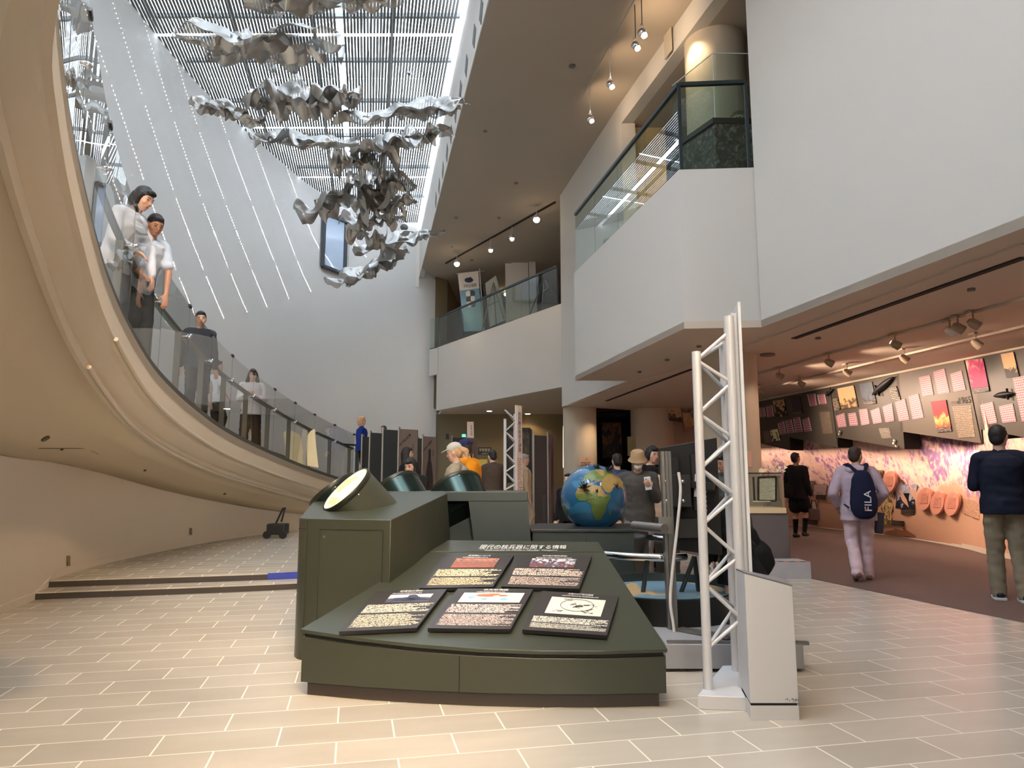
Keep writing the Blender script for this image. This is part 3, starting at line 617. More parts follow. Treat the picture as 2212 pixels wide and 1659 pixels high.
for px, py, hh in ((1040, 25, 34), (1025, 78, 30), (1008, 142, 30), (995, 196, 24), (985, 244, 22), (975, 290, 18), (966, 330, 16), (957, 368, 14), (949, 402, 12), (942, 432, 11)):
    P0 = sk(10); dirv = (sk(20)-sk(10)).normalized(); nn = Vector((-dirv.y, dirv.x, 0))
    c = at_plane(px, py, P0, nn); t = at_plane(px, py-hh*.9, P0, nn); b = at_plane(px, py+hh*.9, P0, nn); zz = (t-b).length/2
    nn2 = nn if nn.dot(Vector((-1, 0, 0))) > 0 else -nn
    q = [c+nn2*.012+Vector((0, 0, .27)), c+nn2*.012+dirv*.24, c+nn2*.012-Vector((0, 0, .27)), c+nn2*.012-dirv*.24]
    MB().loft([q, [p-nn2*.01 for p in q]]).build('opening', mat('vent_dark', (92, 92, 88), .8), vents)
# roof glazing: glowing translucent panels with thin clear joints, and the louvre blades below
GLZ = glow('skylight_glazing', (222, 238, 255), SKY_GLOW); GLZ.node_tree.nodes['Principled BSDF'].inputs['Base Color'].default_value = (.5, .5, .5, 1)
joints = [1.0, 4.2, 7.4, 9.6, 11.4, 13.1, 14.8, 16.4, 18.4, 20.4, 22.6, 25.0, 29.5]
m = MB()
for a, b in zip(joints, joints[1:]):
    a += .025; b -= .025
    m.loft([[(-11, a, 12.3), (sk(a).x+.1, a, 12.3), (sk(b).x+.1, b, 12.3), (-11, b, 12.3)], [(-11, a, 12.34), (sk(a).x+.1, a, 12.34), (sk(b).x+.1, b, 12.34), (-11, b, 12.34)]])
tag(m.build('ceiling_glazing', GLZ), kind='structure')
struct('ceiling_roof', MB().prism([(s0.x+.1, -4), (12, -4), (12, 34), (sk(28.7).x+.1, 34), (sk(28.7).x+.1, 28.7)], 12.32, 12.5).build('ceiling_roof', CEILM))
struct('ceiling_roof_back', MB().prism([(-11, 28.8), (sk(28.7).x+.1, 28.8), (sk(28.7).x+.1, 34), (-11, 34)], 12.32, 12.5).build('ceiling_roof_back', CEILM))
struct('ceiling_roof_front', MB().prism([(-11, -4), (s0.x+.1, -4), (sk(1.0).x+.1, 1.0), (-11, 1.0)], 12.32, 12.5).build('ceiling_roof_front', CEILM))
BEAM = mat('roof_beam', (120, 124, 128), .7)
m = MB()
for y in (8.6, 10.4, 12.3, 14.0, 15.6, 17.4, 19.4, 21.5, 23.8, 26.4): m.box((-5.2, y, 12.22), (10.8, .09, .1))
for k in range(4): a, b = sk(4)+Vector((-1.6-1.9*k, 0, 12.15)), sk(28.4)+Vector((-1.6-1.9*k, 0, 12.15)); m.bar(a, b, .07, .1)
struct('ceiling_beams', m.build('ceiling_beams', BEAM))
SLAT = mat('louvre_blade', (92, 92, 88), .6)
m = MB(); k = 0
x = .16
while x < 11:
    if abs(x-2.85) > .09:
        for y0, y1 in ((5.0, 9.55), (9.65, 15.80), (15.92, 20.35), (20.45, 23.9), (24.0, 28.4)):
            m.bar(sk(y0)+Vector((-x, 0, SKY)), sk(y1)+Vector((-x, 0, SKY)), .055, .012)
    x += .078
struct('ceiling_louvres', m.build('ceiling_louvres', SLAT))
# outer shell, never lit from outside
struct('wall_back', MB().prism([(-11, -4.2), (12, -4.2), (12, -4), (-11, -4)], 0, 12.5).build('wall_back', WHITE))
struct('wall_east', MB().prism([(11.6, -4), (11.8, -4), (11.8, 34), (11.6, 34)], 0, 12.5).build('wall_east', WHITE))
struct('wall_north', MB().prism([(-11, 33.6), (12, 33.6), (12, 33.8), (-11, 33.8)], 0, 12.5).build('wall_north', WHITE))
# window in the left wall
WF = mat('window_frame', (58, 62, 66), .5); WG = glass_mat('window_glass', (.55, .62, .70), .9, .35)
q = [at_curve(692, 455, LW), at_curve(740, 487, LW), at_curve(740, 590, LW), at_curve(692, 578, LW)]
nrm = Vector((1, -.45, 0)).normalized(); zt, zb = (q[0].z+q[1].z)/2+.05, (q[2].z+q[3].z)/2
a, b = q[3], q[2]
wn_ = wthing('window_1', tuple(a), None, None); del wn_['_w']; wn_['_w'] = 1; wn_['kind'] = 'structure'
fr = [Vector((a.x, a.y, zt)), Vector((b.x, b.y, zt)), Vector((b.x, b.y, zb)), Vector((a.x, a.y, zb))]
fr = [p+nrm*.1 for p in fr]
m = MB()
for i in range(4): m.bar(fr[i], fr[(i+1) % 4], .14, .1)
m.build('window_frame', WF, wn_)
board('pane', [p-nrm*.03 for p in fr], .01, mat('window_pane_blue', (176, 190, 210), .12, spec=.8), wn_)

# ================================================================ RAMP
RP = catmull([(-3.75, 18.6, 1.0), (-3.9, 17.7, 1.12), (-4.12, 16.6, 1.27), (-4.28, 15.6, 1.4), (-4.4, 14.2, 1.57), (-4.45, 12.8, 1.74), (-4.42, 11.6, 1.87), (-4.33, 10.5, 1.99),
              (-4.2, 9.6, 2.09), (-4.02, 8.5, 2.23), (-3.84, 7.5, 2.41), (-3.65, 6.6, 2.68), (-3.45, 5.9, 2.9), (-3.25, 5.35, 3.07), (-3.05, 4.85, 3.23), (-2.82, 4.3, 3.41), (-2.52, 3.7, 3.54), (-2.2, 3.15, 3.59), (-1.75, 2.6, 3.63), (-1.1, 2.1, 3.66)], 4)
def tang(i): return (RP[min(i+1, len(RP)-1)]-RP[max(i-1, 0)])
def inward(i):
    t = tang(i); return Vector((t.y, -t.x, 0)).normalized()*(1 if Vector((t.y, -t.x, 0)).x < 0 else -1)
IN = []
for i in range(len(RP)):
    v = inward(i)
    if IN and v.dot(IN[-1]) < 0: v = -v
    IN.append(v)
def to_wall(p, d, plan, dflt):
    best = None
    for (ax, ay), (bx, by) in zip(plan, plan[1:]):
        ex, ey = bx-ax, by-ay; den = d.x*ey-d.y*ex
        if abs(den) < 1e-9: continue
        t = ((ax-p.x)*ey-(ay-p.y)*ex)/den; q = ((ax-p.x)*d.y-(ay-p.y)*d.x)/den
        if t > .05 and 0 <= q <= 1 and (best is None or t < best): best = t
    return best if best else dflt
RAMPM = plaster('ramp_cream', (222, 208, 186)); UNDERM = plaster('ramp_underside_paint', (212, 196, 168)); LOWM = plaster('lower_wall_paint', (212, 200, 184))
WD = [min(to_wall(p, d, LW, 3.6), 4.4)-.02 for p, d in zip(RP, IN)]
m = MB(); m.loft([[p, p+d*w_, p+d*w_-Vector((0, 0, .12)), p-Vector((0, 0, .12))] for p, d, w_ in zip(RP, IN, WD)])
struct('floor_ramp', m.build('floor_ramp', RAMPM))
prof = [(0, .0), (0, -.33), (.045, -.345), (.06, -.40), (.15, -.47), (.21, -.49), (.19, -.56), (.22, -.60), (.30, -.60), (.30, -.02)]
m = MB(); m.loft([[p+d*a*1+Vector((0, 0, b-.001)) for a, b in prof] for p, d in zip(RP, IN)])
struct('trim_ramp_fascia', m.build('trim_ramp_fascia', RAMPM, smooth=28))
k0, k1 = 16, 46
for nm, off, z in (('trim_upper_lip', -.012, -.335), ('trim_lower_lip', .185, -.595)):
    struct(nm, MB().tube([RP[i]+IN[i]*off+Vector((0, 0, z)) for i in range(k0, k1+1)], .022, 8).build(nm, RAMPM, smooth=60))
LOW = [(-1.2, 1.0, 1.9), (-2.4, 2.2, 1.8), (-3.35, 3.6, 1.6), (-4.0, 4.9, 1.5), (-4.57, 6.4, 1.42), (-4.97, 7.8, 1.39), (-5.25, 9.3, 1.28), (-5.33, 11, 1.06), (-5.27, 12.8, .84), (-4.95, 14.8, .60), (-4.4, 16.6, .42), (-3.6, 18.6, .3)]
LOWC = catmull(LOW, 5); lowplan = [(p.x, p.y) for p in LOWC]
wall_strip('wall_under_ramp', lowplan, 0, [p.z+.01 for p in LOWC], LOWM, .15, smooth=40)
bb = offset_plan(lowplan, -.012)
zf = lambda p: 0 if p[1] < 7.6 else (.075 if p[1] < 7.95 else .15)
struct('baseboard_left', MB().loft([[(a[0], a[1], zf(a)), (b[0], b[1], zf(a)), (b[0], b[1], zf(a)+.08), (a[0], a[1], zf(a)+.08)] for a, b in zip(lowplan, bb)]).build('baseboard_left', LOWM))
n = len(RP); rows = []
for i in range(n):
    s = i/(n-1); a = RP[i]+IN[i]*.26+Vector((0, 0, -.6))
    j = (1-s)*(len(LOWC)-1); ja = int(j); jb = min(ja+1, len(LOWC)-1); q = LOWC[ja].lerp(LOWC[jb], j-ja)
    best = min(LOWC, key=lambda c: abs(c.y-a.y) if a.y > 3.2 else 9); 
    if a.y > 3.2:
        for u, v in zip(LOWC, LOWC[1:]):
            if u.y <= a.y <= v.y: q = u.lerp(v, (a.y-u.y)/(v.y-u.y+1e-9))
    rows.append([a, a.lerp(q, .33)+Vector((0, 0, .02)), a.lerp(q, .66)+Vector((0, 0, .015)), q+Vector((-.02, 0, 0))])
m = MB(); m.loft(rows, cap=False, close=False)
o = m.build('ceiling_under_ramp', UNDERM, smooth=60); struct('ceiling_under_ramp', o); sd = o.modifiers.new('s', 'SOLIDIFY'); sd.thickness = .02
for px, py, r in ((97, 947, .05), (313, 1014, .02), (133, 968, .012)):
    pass
# access hatch outline, sensors and outlets
def small_disc(name, px, py, z, r, lb, cat, m_=None, h=.02):
    p = at_z(px, py, z); o = MB().tube([p+Vector((0, 0, .01)), p-Vector((0, 0, h))], r, 16).build(name, m_ or CEILM, smooth=40); return tag(o, lb, cat)
# glass balustrade of the ramp
bal = wthing('glass_balustrade', tuple(RP[24]), 'curved frameless glass balustrade along the edge of the ramp', 'balustrade')
m = MB(); m.loft([[p+d*.01+Vector((0, 0, -.01)), p+d*.07+Vector((0, 0, -.01)), p+d*.07+Vector((0, 0, .07)), p+d*.01+Vector((0, 0, .07))] for p, d in zip(RP, IN)])
m.build('base_channel', mat('channel_grey', (92, 90, 82), .5, .2), bal, smooth=30)
L = [0]
for a, b in zip(RP, RP[1:]): L.append(L[-1]+(b-a).length)
def rp_at(s):
    for i in range(len(L)-1):
        if L[i+1] >= s: t = (s-L[i])/(L[i+1]-L[i]); return RP[i].lerp(RP[i+1], t), IN[i].lerp(IN[i+1], t).normalized()
    return RP[-1], IN[-1]
s = .9; seams = []
while s < L[-1]-.3: seams.append(s); s += 1.12
up = Vector((0, 0, 1))
for a, b in zip(seams, seams[1:]):
    m = MB(); st = []
    for k in range(5):
        p, d = rp_at(a+.006+(b-a-.012)*k/4); st.append([p+d*.035+up*.06, p+d*.047+up*.06, p+d*.047+up*1.25, p+d*.035+up*1.25])
    m.loft(st); m.build('pane', RGLASS, bal, smooth=40)
for s in seams:
    p, d = rp_at(s); q, _ = rp_at(min(s+.05, L[-1])); e = (q-p)
    MB().bar(p+d*.041+up*1.25-e*.9, p+d*.041+up*1.25+e*.9, .03, .035).build('clip', BLACK, bal)
    m = MB()
    for k in (-1, 1): m.ell(p+d*.02+e.normalized()*.03*k+up*(.86-.02*k), .02, sub=2); m.tube([p+d*.02+e.normalized()*.03*k+up*.86, p+d*.13+up*.86], .007, 6)
    m.build('fixing', CHROME, bal, smooth=60)
hr = wthing('handrail', tuple(RP[20]), 'flat grey handrail on broad grey posts just inside the ramp glass', 'handrail')
rs = [rp_at(.55+.25*k) for k in range(62)]
m = MB(); m.loft([[p+d*.14+up*.90, p+d*.19+up*.90, p+d*.19+up*.955, p+d*.14+up*.955] for p, d in rs]); m.build('rail', GREYRAIL, hr, smooth=30)
s = .9
while s < 15.5:
    p, d = rp_at(s); q, _ = rp_at(s+.1); e = (q-p).normalized(); e.z = 0
    MB().bar(p+d*.16, p+d*.16+up*.91, .075, .03, up=e).build('post', GREYRAIL, hr); s += 1.12
wr = wthing('wall_handrail', tuple(RP[14]), 'thin dark handrail on the far side of the ramp floor', 'handrail')
rs = [rp_at(.6+.4*k) for k in range(18)]
MB().tube([p+d*1.9+up*.72 for p, d in rs], .022, 8).build('rail', RAILM, wr, smooth=60)
for k in range(0, 18, 3): p, d = rs[k]; MB().bar(p+d*1.9, p+d*1.9+up*.72, .03).build('post', RAILM, wr)
# end post of the ramp
pz = Vector((-3.82, 17.6, 1.12)); ep = wthing('railing_end_post', tuple(pz), 'dark steel post with glass clamp ending the ramp railing', 'post')
MB().bar(pz, pz+up*.98, .09, .05).build('post', RAILM, ep); MB().bar(pz+up*.95+Vector((-.25, -.5, .02)), pz+up*.97+Vector((.25, .4, 0)), .07, .04).build('cap', RAILM, ep)
# cream irregular flat panels standing on the ramp
CR = mat('cream_board', (236, 218, 176), .6)
for i, (pix, Y, lb) in enumerate([([(612, 935), (624, 926), (648, 940), (655, 1003), (640, 1000), (632, 1010), (622, 1000)], 15.6, 'cream T-shaped panel behind the ramp glass, leftmost of three'), ([(640, 938), (650, 946), (655, 975), (650, 1006), (641, 1005), (637, 975), (636, 942)], 15.1, 'cream bottle-shaped panel with dark outline behind the ramp glass'), ([(672, 930), (680, 926), (683, 965), (688, 1010), (664, 1006), (662, 960), (664, 940)], 15.2, 'cream upright panel behind the ramp glass, rightmost of three')]):
    P = [at_y(x, y, Y) for x, y in pix]; o = MB().loft([P, [p+Vector((-.01, .03, 0)) for p in P]]).build('cloth_display', CR); tag(o, lb, 'display')

# ================================================================ BALCONY GLASS
def glass_run(name, pts, h, lb, n=None, glass=GGLASS, rail=.05, ztop=None, posts=(), seams=(), below=.0):
    root = wthing(name, tuple(pts[0]), lb, 'balustrade')
    for i, (a, b) in enumerate(zip(pts, pts[1:])):
        a, b = Vector(a), Vector(b); k = seams[i] if i < len(seams) else 1; d = (b-a)/k; e = d.normalized()
        for j in range(k): MB().bar(a+d*j+e*.006+up*(h/2-below/2), a+d*(j+1)-e*.006+up*(h/2-below/2), .014, h+below).build('pane', glass, root)
        if rail: MB().bar(a+up*h, b+up*h, rail, rail*.9).build('rail', RAILM, root)
        MB().bar(a+up*.01, b+up*.01, .03, .025).build('base_channel', RAILM, root)
    for p in posts: MB().bar(Vector(p), Vector(p)+up*h, .045).build('post', RAILM, root)
    return root
gA = Vector((A_.x, A_.y, LTOP)); gB = Vector((B_.x-.02, B_.y+.02, LTOP)); gC = Vector((C_.x, C_.y, LTOP)); off = Vector((.05, .05, 0))
glass_run('glass_balustrade', [gC+off, gA+off, gB+Vector((-.02, .05, 0))], 1.33, 'angular glass balustrade with dark top rail on the white upper balcony box', seams=(4, 1), posts=(gA+off, gB+Vector((-.02, .05, 0))), rail=.06)
fA = Vector((bA.x, bA.y, BT))+bn*.06; fB = Vector((bB.x, bB.y, BT))+bn*.06
fA2 = fA+bn*-.0+(bB-bA).normalized()*.1; fA2.z = BT; fBe = fA2+(bB-bA).normalized()*((bB-bA).length-.35); fBe.z = BT
glass_run('glass_balustrade', [fA2, fBe], 1.25, 'glass balustrade with dark rail on the far balcony before the white panels', seams=(4,), posts=(fA2, fBe), rail=.07)
nibp = Vector((nb.x+.02, nb.y+.25, BT)); glass_run('glass_balustrade', [nibp, fA2-Vector((.03, 0, 0))], 1.25, 'short faint glass panel at the left end of the far balcony', rail=0, glass=GLASS)

# things on the far balcony
def box_thing(name, c, d, m_, lb, cat, rot=0, group=None, bevel=0):
    M_ = Matrix.Rotation(rot, 3, 'Z'); o = MB().box(c, d, M_).build(name, m_, bevel=bevel); return tag(o, lb, cat, group)
FB = BT-.0
def fb(px, py, y): return at_y(px, py, y)
ban = wthing('banner', tuple(fb(1010, 700, 27.0)), 'white and light blue fabric banner on a pole at the far balcony', 'banner')
BP = [fb(989, 592, 27.0), fb(1033, 585, 27.0), fb(1042, 715, 27.0), fb(1002, 716, 27.0)]
board('cloth', sub_quad(BP, 0, 0, 1, .29, 0), .01, mat('banner_white', (232, 222, 214), .8), ban); board('cloth', sub_quad(BP, 0, .29, 1, 1, 0), .01, mat('banner_blue', (132, 168, 190), .8), ban)
MB().tube([fb(1036, 580, 27.05), fb(1046, 735, 27.05)], .025, 8).build('pole', WHITEM, ban); MB().tube([fb(986, 591, 27.05), fb(1046, 585, 27.05)], .015, 8).build('crossbar', WHITEM, ban)
text_obj('lettering', '平和企画展', sub_quad(BP, .22, .2, .86, .26, .02), TXD, ban)
dv = sub_quad(BP, .4, .09, .62, .18, .02); MB().ell(sum(dv, Vector())/4, (.17, .02, .1)).build('bird_emblem', mat('emblem_navy', (52, 62, 92), .7), ban, smooth=180); MB().bar(dv[1], (dv[0]+dv[2])/2, .08, .02).build('bird_wing', mat('emblem_navy', (52, 62, 92), .7), ban)
for k in range(2):
    for j in range(3): q = sub_quad(BP, .34+.2*k, .33+j*.09, .5+.2*k, .40+j*.09, .02); MB().ell(sum(q, Vector())/4, (.11, .015, .13), sub=2).build('printed_disc', [TXL, mat('disc_grey', (90, 96, 104), .7)][(k+j) % 2], ban, smooth=180)
PANW = mat('display_panel_white', (214, 206, 200), .6); PANG = mat('display_panel_grey', (186, 188, 182), .6)
def upright(pix, Y, m_, lb, name='folding_screen', th=.06):
    P = [at_y(x, y, Y) for x, y in pix]; o = MB().loft([P, [p+Vector((.01, th, 0)) for p in P]]).build(name, m_); return tag(o, lb, 'display panel')
upright([(1091, 565), (1105, 558), (1108, 690), (1093, 697)], 26.6, PANW, 'narrow white panel, left fin of the tall folding panels on the far balcony')
upright([(1105, 557), (1140, 540), (1143, 680), (1108, 692)], 26.5, PANW, 'wide white centre panel of the tall folding panels on the far balcony')
upright([(1142, 539), (1155, 532), (1160, 672), (1145, 680)], 26.4, PANW, 'narrow white panel, right fin of the tall folding panels on the far balcony')
upright([(1048, 612), (1071, 595), (1095, 690), (1058, 706)], 26.9, PANG, 'leaning grey-white panel on an easel left of the tall folding panels', 'leaning_board')
bl = upright([(1022, 574), (1032, 574), (1046, 640), (1038, 640)], 29.5, mat('dark_banner', (40, 46, 58), .7), 'dark blue leaning board behind the banner', 'leaning_board')
def easel(pts, Y, lb):
    e = wthing('easel', tuple(at_y(*pts[0], Y)), lb, 'easel'); top = at_y(*pts[0], Y)
    for p in pts[1:]: MB().tube([top, at_y(*p, Y)], .022, 8).build('leg', GREYRAIL, e)
    a, b = at_y(*pts[1], Y), at_y(*pts[-1], Y); MB().tube([top.lerp(a, .5), top.lerp(b, .5)], .018, 8).build('shelf', GREYRAIL, e)
easel([(1175, 600), (1145, 678), (1170, 670), (1197, 640)], 25.6, 'grey easel at the right end of the far balcony')
easel([(1066, 610), (1042, 712), (1072, 704), (1088, 690)], 26.2, 'grey easel holding the leaning panel')
ex = wthing('exit_sign', tuple(at_y(982, 586, 30)), 'green glowing exit sign under the far ceiling', 'sign'); P = [at_y(975, 584, 29), at_y(989, 582, 29), at_y(989, 589, 29), at_y(975, 590, 29)]
board('face', P, .08, glow('exit_green', (70, 200, 130), 1.6), ex); text_obj('lettering', '非常口', sub_quad(P, .12, .25, .88, .8, .01), TXL, ex)
tag(MB().ell(at_y(959, 577, 27.5), .07, sub=2).build('camera_dome', BLACK, smooth=180), 'small black dome camera on the ceiling edge left of the exit sign', 'camera')
tag(MB().ell(at_y(873, 491, 27.5), (.16, .14, .14)).build('speaker_ball', mat('grey_speaker', (80, 80, 80), .5), smooth=180), 'dark round loudspeaker on the white end wall under the skylight', 'speaker')
for px, py, lb in ((1159, 473, 'large warm spotlight nearest the right end of the far ceiling track'), (1106, 515, 'warm spotlight second from the right on the far ceiling track'), (1060, 540, 'warm spotlight third from the right on the far ceiling track'), (987, 569, 'bright warm spotlight at the left end of the far ceiling track')):
    p = at_z(px, py, CEIL-.45); L_ = wthing('ceiling_spotlight', tuple(p), lb, 'lamp')
    big = px in (1159, 987)
    MB().tube([p+up*.43, p+up*.1], .012, 8).build('rod', WHITEM, L_); MB().tube([p+up*.14, p+up*.05, p], [.05, .09, .09], 14).build('shade', WHITEM, L_, smooth=50); MB().ell(p-up*.02, .1 if big else .07, sub=2).build('bulb', BULB, L_, smooth=180)
    spot('far_spot', tuple(p-up*.12), (p.x-.6, p.y+1.5, 5), 160 if big else 60, WARM, 110, .8)
for i, (px, py) in enumerate(((1090, 619), (1088, 645), (1082, 610), (1092, 637))):
    pass
a, b = at_z(963, 569, CEIL-.03), at_z(1199, 437, CEIL-.03); tag(MB().bar(a, b, .05, .04).build('lighting_track', BLACK), 'thin dark lighting track across the far brown ceiling', 'track')
# glowing balls standing in for reflected downlights, row behind the far balcony glass
for px, py, lb in ((1087, 594, 'topmost small reflected lamp left of the tall folding panels'), (1089, 609, 'second small reflected lamp down left of the tall folding panels'), (1091, 623, 'third small reflected lamp down left of the tall folding panels'), (1092, 636, 'lowest small reflected lamp left of the tall folding panels')):
    tag(MB().ell(at_y(px, py, 30.5), .1 if py < 615 else .07, sub=2).build('lamp_reflection', BULB, smooth=180), lb, 'lamp')
# pendants in front of the inner wall
PT = [(1390, 70, 1385, -20, 1), (1373, 98, 1371, 10, 0), (1320, 182, 1317, 104, 0), (1280, 256, 1274, 186, 0)]
tp0, tp1 = at_z(1272, 186, CEIL-.03), at_z(1374, 0, CEIL-.03); e_ = (tp1-tp0).normalized()
tag(MB().bar(tp0-e_*.3, tp1+e_*1.5, .06, .05).build('lighting_track', CEILM), 'pale lighting track carrying the hanging lamps beside the upper gallery', 'track')
for i, (px, py, tx, ty, on) in enumerate(PT):
    t = at_z(tx, ty, CEIL-.05); p = at_y(px, py, t.y); p.x = t.x
    lb = ['brightly lit pendant lamp, highest of the four beside the upper gallery', 'pendant lamp hanging just left of the brightest one', 'pendant lamp with round glass head, second from the bottom of the row', 'small pendant lamp at the lower left end of the row'][i]
    L_ = wthing('pendant_lamp', tuple(p), lb, 'lamp')
    MB().tube([t, p+up*.12], .008, 6).build('cord', BLACK if i < 2 else WHITEM, L_); ring = [p+Vector((.03*math.cos(a_), 0, .12+.05*math.sin(a_))) for a_ in [k*math.pi/6 for k in range(13)]]
    MB().tube(ring, .006, 6).build('loop', CHROME, L_, smooth=60)
    hs_ = MB().ell(p, (.075, .075, .075)).build('housing', CHROME, L_, smooth=180); MB().tube([p+Vector((.02, -.01, -.04)), p+Vector((.035, -.02, -.085))], .05, 14).build('bulb', BULB if on else glow('pendant_dim', (255, 220, 180), 5), hs_)
    spot('pendant_spot', tuple(p+Vector((.05, 0, .0))), (p.x+1.1, p.y+1.2, p.z+.2), 45 if on else 30, WARM, 120, 1)
    spot('pendant_spot_up', tuple(p+Vector((.0, 0, .1))), (p.x+.9, p.y+.6, CEIL), 25, WARM, 130, 1)
tag(MB().prism([(0, 0), (.02, .0), (.02, .3), (0, .3)], 0, .5).build('wall_sensor', CREAM), 'cream rectangular loudspeaker plate on the inner wall above the pendants', 'plate')
_o = bpy.data.objects['wall_sensor']; _p = at_plane(1449, 92, Dp, Vector((-D1.y, D1.x, 0))); _o.location = _p-Vector((.03, .15, .25)); _o.rotation_euler.z = R(12.4)
# upper gallery display: marble plinth, slab, glass case, ruined-dome model
def marble():
    m, n, l, b = new_mat('dark_marble'); tc = n.new('ShaderNodeTexCoord')
    nz = n.new('ShaderNodeTexNoise'); nz.inputs['Scale'].default_value = 6; nz.inputs['Detail'].default_value = 10; nz.inputs['Distortion'].default_value = 2.5; l.new(tc.outputs['Object'], nz.inputs['Vector'])
    cr = n.new('ShaderNodeValToRGB'); e = cr.color_ramp.elements; e[0].position = .4; e[0].color = (*_srgb((58, 56, 52)), 1); e[1].position = .75; e[1].color = (*_srgb((150, 146, 136)), 1)
    k = e.new(.55); k.color = (*_srgb((86, 83, 76)), 1)
    l.new(nz.outputs['Fac'], cr.inputs[0]); l.new(cr.outputs[0], b.inputs['Base Color']); b.inputs['Roughness'].default_value = .35; return m
MAR = marble()
y0 = 10.25; zt = at_y(1545, 256, y0).z; xl = at_y(1545, 300, y0).x
pl = [(xl, y0), (xl+1.1, y0+.03), (xl+1.1, y0+1.0), (xl-.45, y0+1.0)]
ped = wthing('model_plinth', (xl, y0, LTOP), 'dark veined marble plinth on the upper gallery behind the glass', 'plinth')
MB().prism(pl, LTOP+.004, zt-.08).build('body', MAR, ped); MB().prism([(x-.03, y-.03) for x, y in pl], zt-.08, zt).build('slab', mat('slab_dark', (44, 42, 40), .3), ped)
cs = [(xl+.02, y0+.03), (xl+1.05, y0+.05), (xl+1.05, y0+.95), (xl-.40, y0+.95)]
gc = wthing('glass_case', (xl+.4, y0+.7, zt), 'tall clear glass case over the ruined dome model', 'glass case')
for (ax, ay), (bx, by) in ((cs[0], cs[1]), (cs[0], cs[3])): MB().bar((ax, ay, zt+.55), (bx, by, zt+.55), .008, 1.1).build('pane', GLASS, gc)
MB().bar((cs[0][0], cs[0][1], zt+1.1), (cs[1][0], cs[1][1], zt+1.1), .012, .012).build('edge', mat('glass_edge', (206, 214, 204), .3), gc); MB().bar((cs[0][0], cs[0][1], zt), (cs[0][0], cs[0][1], zt+1.1), .012, .012).build('edge', mat('glass_edge', (206, 214, 204), .3), gc)
MB().bar((cs[0][0], cs[0][1], zt+1.1), (cs[3][0], cs[3][1], zt+1.1), .012, .012).build('edge', mat('glass_edge', (206, 214, 204), .3), gc)
STN = mat('model_stone', (176, 166, 150), .8, bump=.3); dm = at_y(1596, 243, y0+.55); dm.z = zt; q = at_y(1596, 240, y0+.55)
md = wthing('building_model', tuple(dm), 'grey scale model of a ruined domed building in the glass case', 'model')
MB().box(dm+Vector((-.05, 0, .04)), (1.0, .5, .08)).build('base', mat('model_base', (70, 66, 60), .7), md)
MB().box(dm+Vector((.18, 0, .13)), (.55, .3, .12)).build('wing', STN, md)
m = MB()
for k in range(16): a_ = k*math.pi/8; c = dm+Vector((.14*math.cos(a_), .14*math.sin(a_), 0)); m.bar(c+up*.08, c+up*.27, .018)
m.tube([dm+up*.17, dm+up*.19], .15, 20); m.tube([dm+up*.26, dm+up*.28], .15, 20); m.tube([dm+up*.08, dm+up*.14], .145, 20)
m.build('drum', STN, md)
m = MB()
for k in range(10):
    a_ = k*math.pi/10; m.tube([dm+Vector((.145*math.cos(t)*math.cos(a_), .145*math.cos(t)*math.sin(a_), .28+.13*math.sin(t))) for t in [j*math.pi/12 for j in range(13)]], .005, 5)
for t in (.35, .75, 1.15): m.tube([dm+Vector((.145*math.cos(t)*math.cos(k*math.pi/10), .145*math.cos(t)*math.sin(k*math.pi/10), .28+.13*math.sin(t))) for k in range(21)], .004, 5)
m.build('dome_frame', mat('model_wire', (110, 100, 90), .5, .4), md)

# ================================================================ HANGING FOIL SCULPTURE
def foil_mat():
    m, n, l, b = new_mat('silver_foil'); out = n['Material Output']; n.remove(b)
    g = n.new('ShaderNodeBsdfAnisotropic'); g.inputs['Roughness'].default_value = .3; g.inputs[0].default_value = (.52, .50, .475, 1)
    t = n.new('ShaderNodeBsdfTransparent'); t.inputs[0].default_value = (.75, .75, .74, 1)
    d = n.new('ShaderNodeBsdfDiffuse'); d.inputs[0].default_value = (.20, .19, .175, 1)
    tc = n.new('ShaderNodeTexCoord'); nz = n.new('ShaderNodeTexNoise'); nz.inputs['Scale'].default_value = 1.6; l.new(tc.outputs['Object'], nz.inputs['Vector'])
    a = n.new('ShaderNodeMixShader'); a.inputs[0].default_value = .22; l.new(g.outputs[0], a.inputs[1]); l.new(d.outputs[0], a.inputs[2])
    mr = n.new('ShaderNodeMapRange'); mr.inputs[1].default_value = .45; mr.inputs[2].default_value = .68; mr.inputs[3].default_value = .02; mr.inputs[4].default_value = .32; l.new(nz.outputs['Fac'], mr.inputs[0])
    x = n.new('ShaderNodeMixShader'); l.new(mr.outputs[0], x.inputs[0]); l.new(a.outputs[0], x.inputs[1]); l.new(t.outputs[0], x.inputs[2]); l.new(x.outputs[0], out.inputs[0]); return m
FOIL = foil_mat(); WIRE = mat('thin_wire', (120, 120, 120), .5, .5)
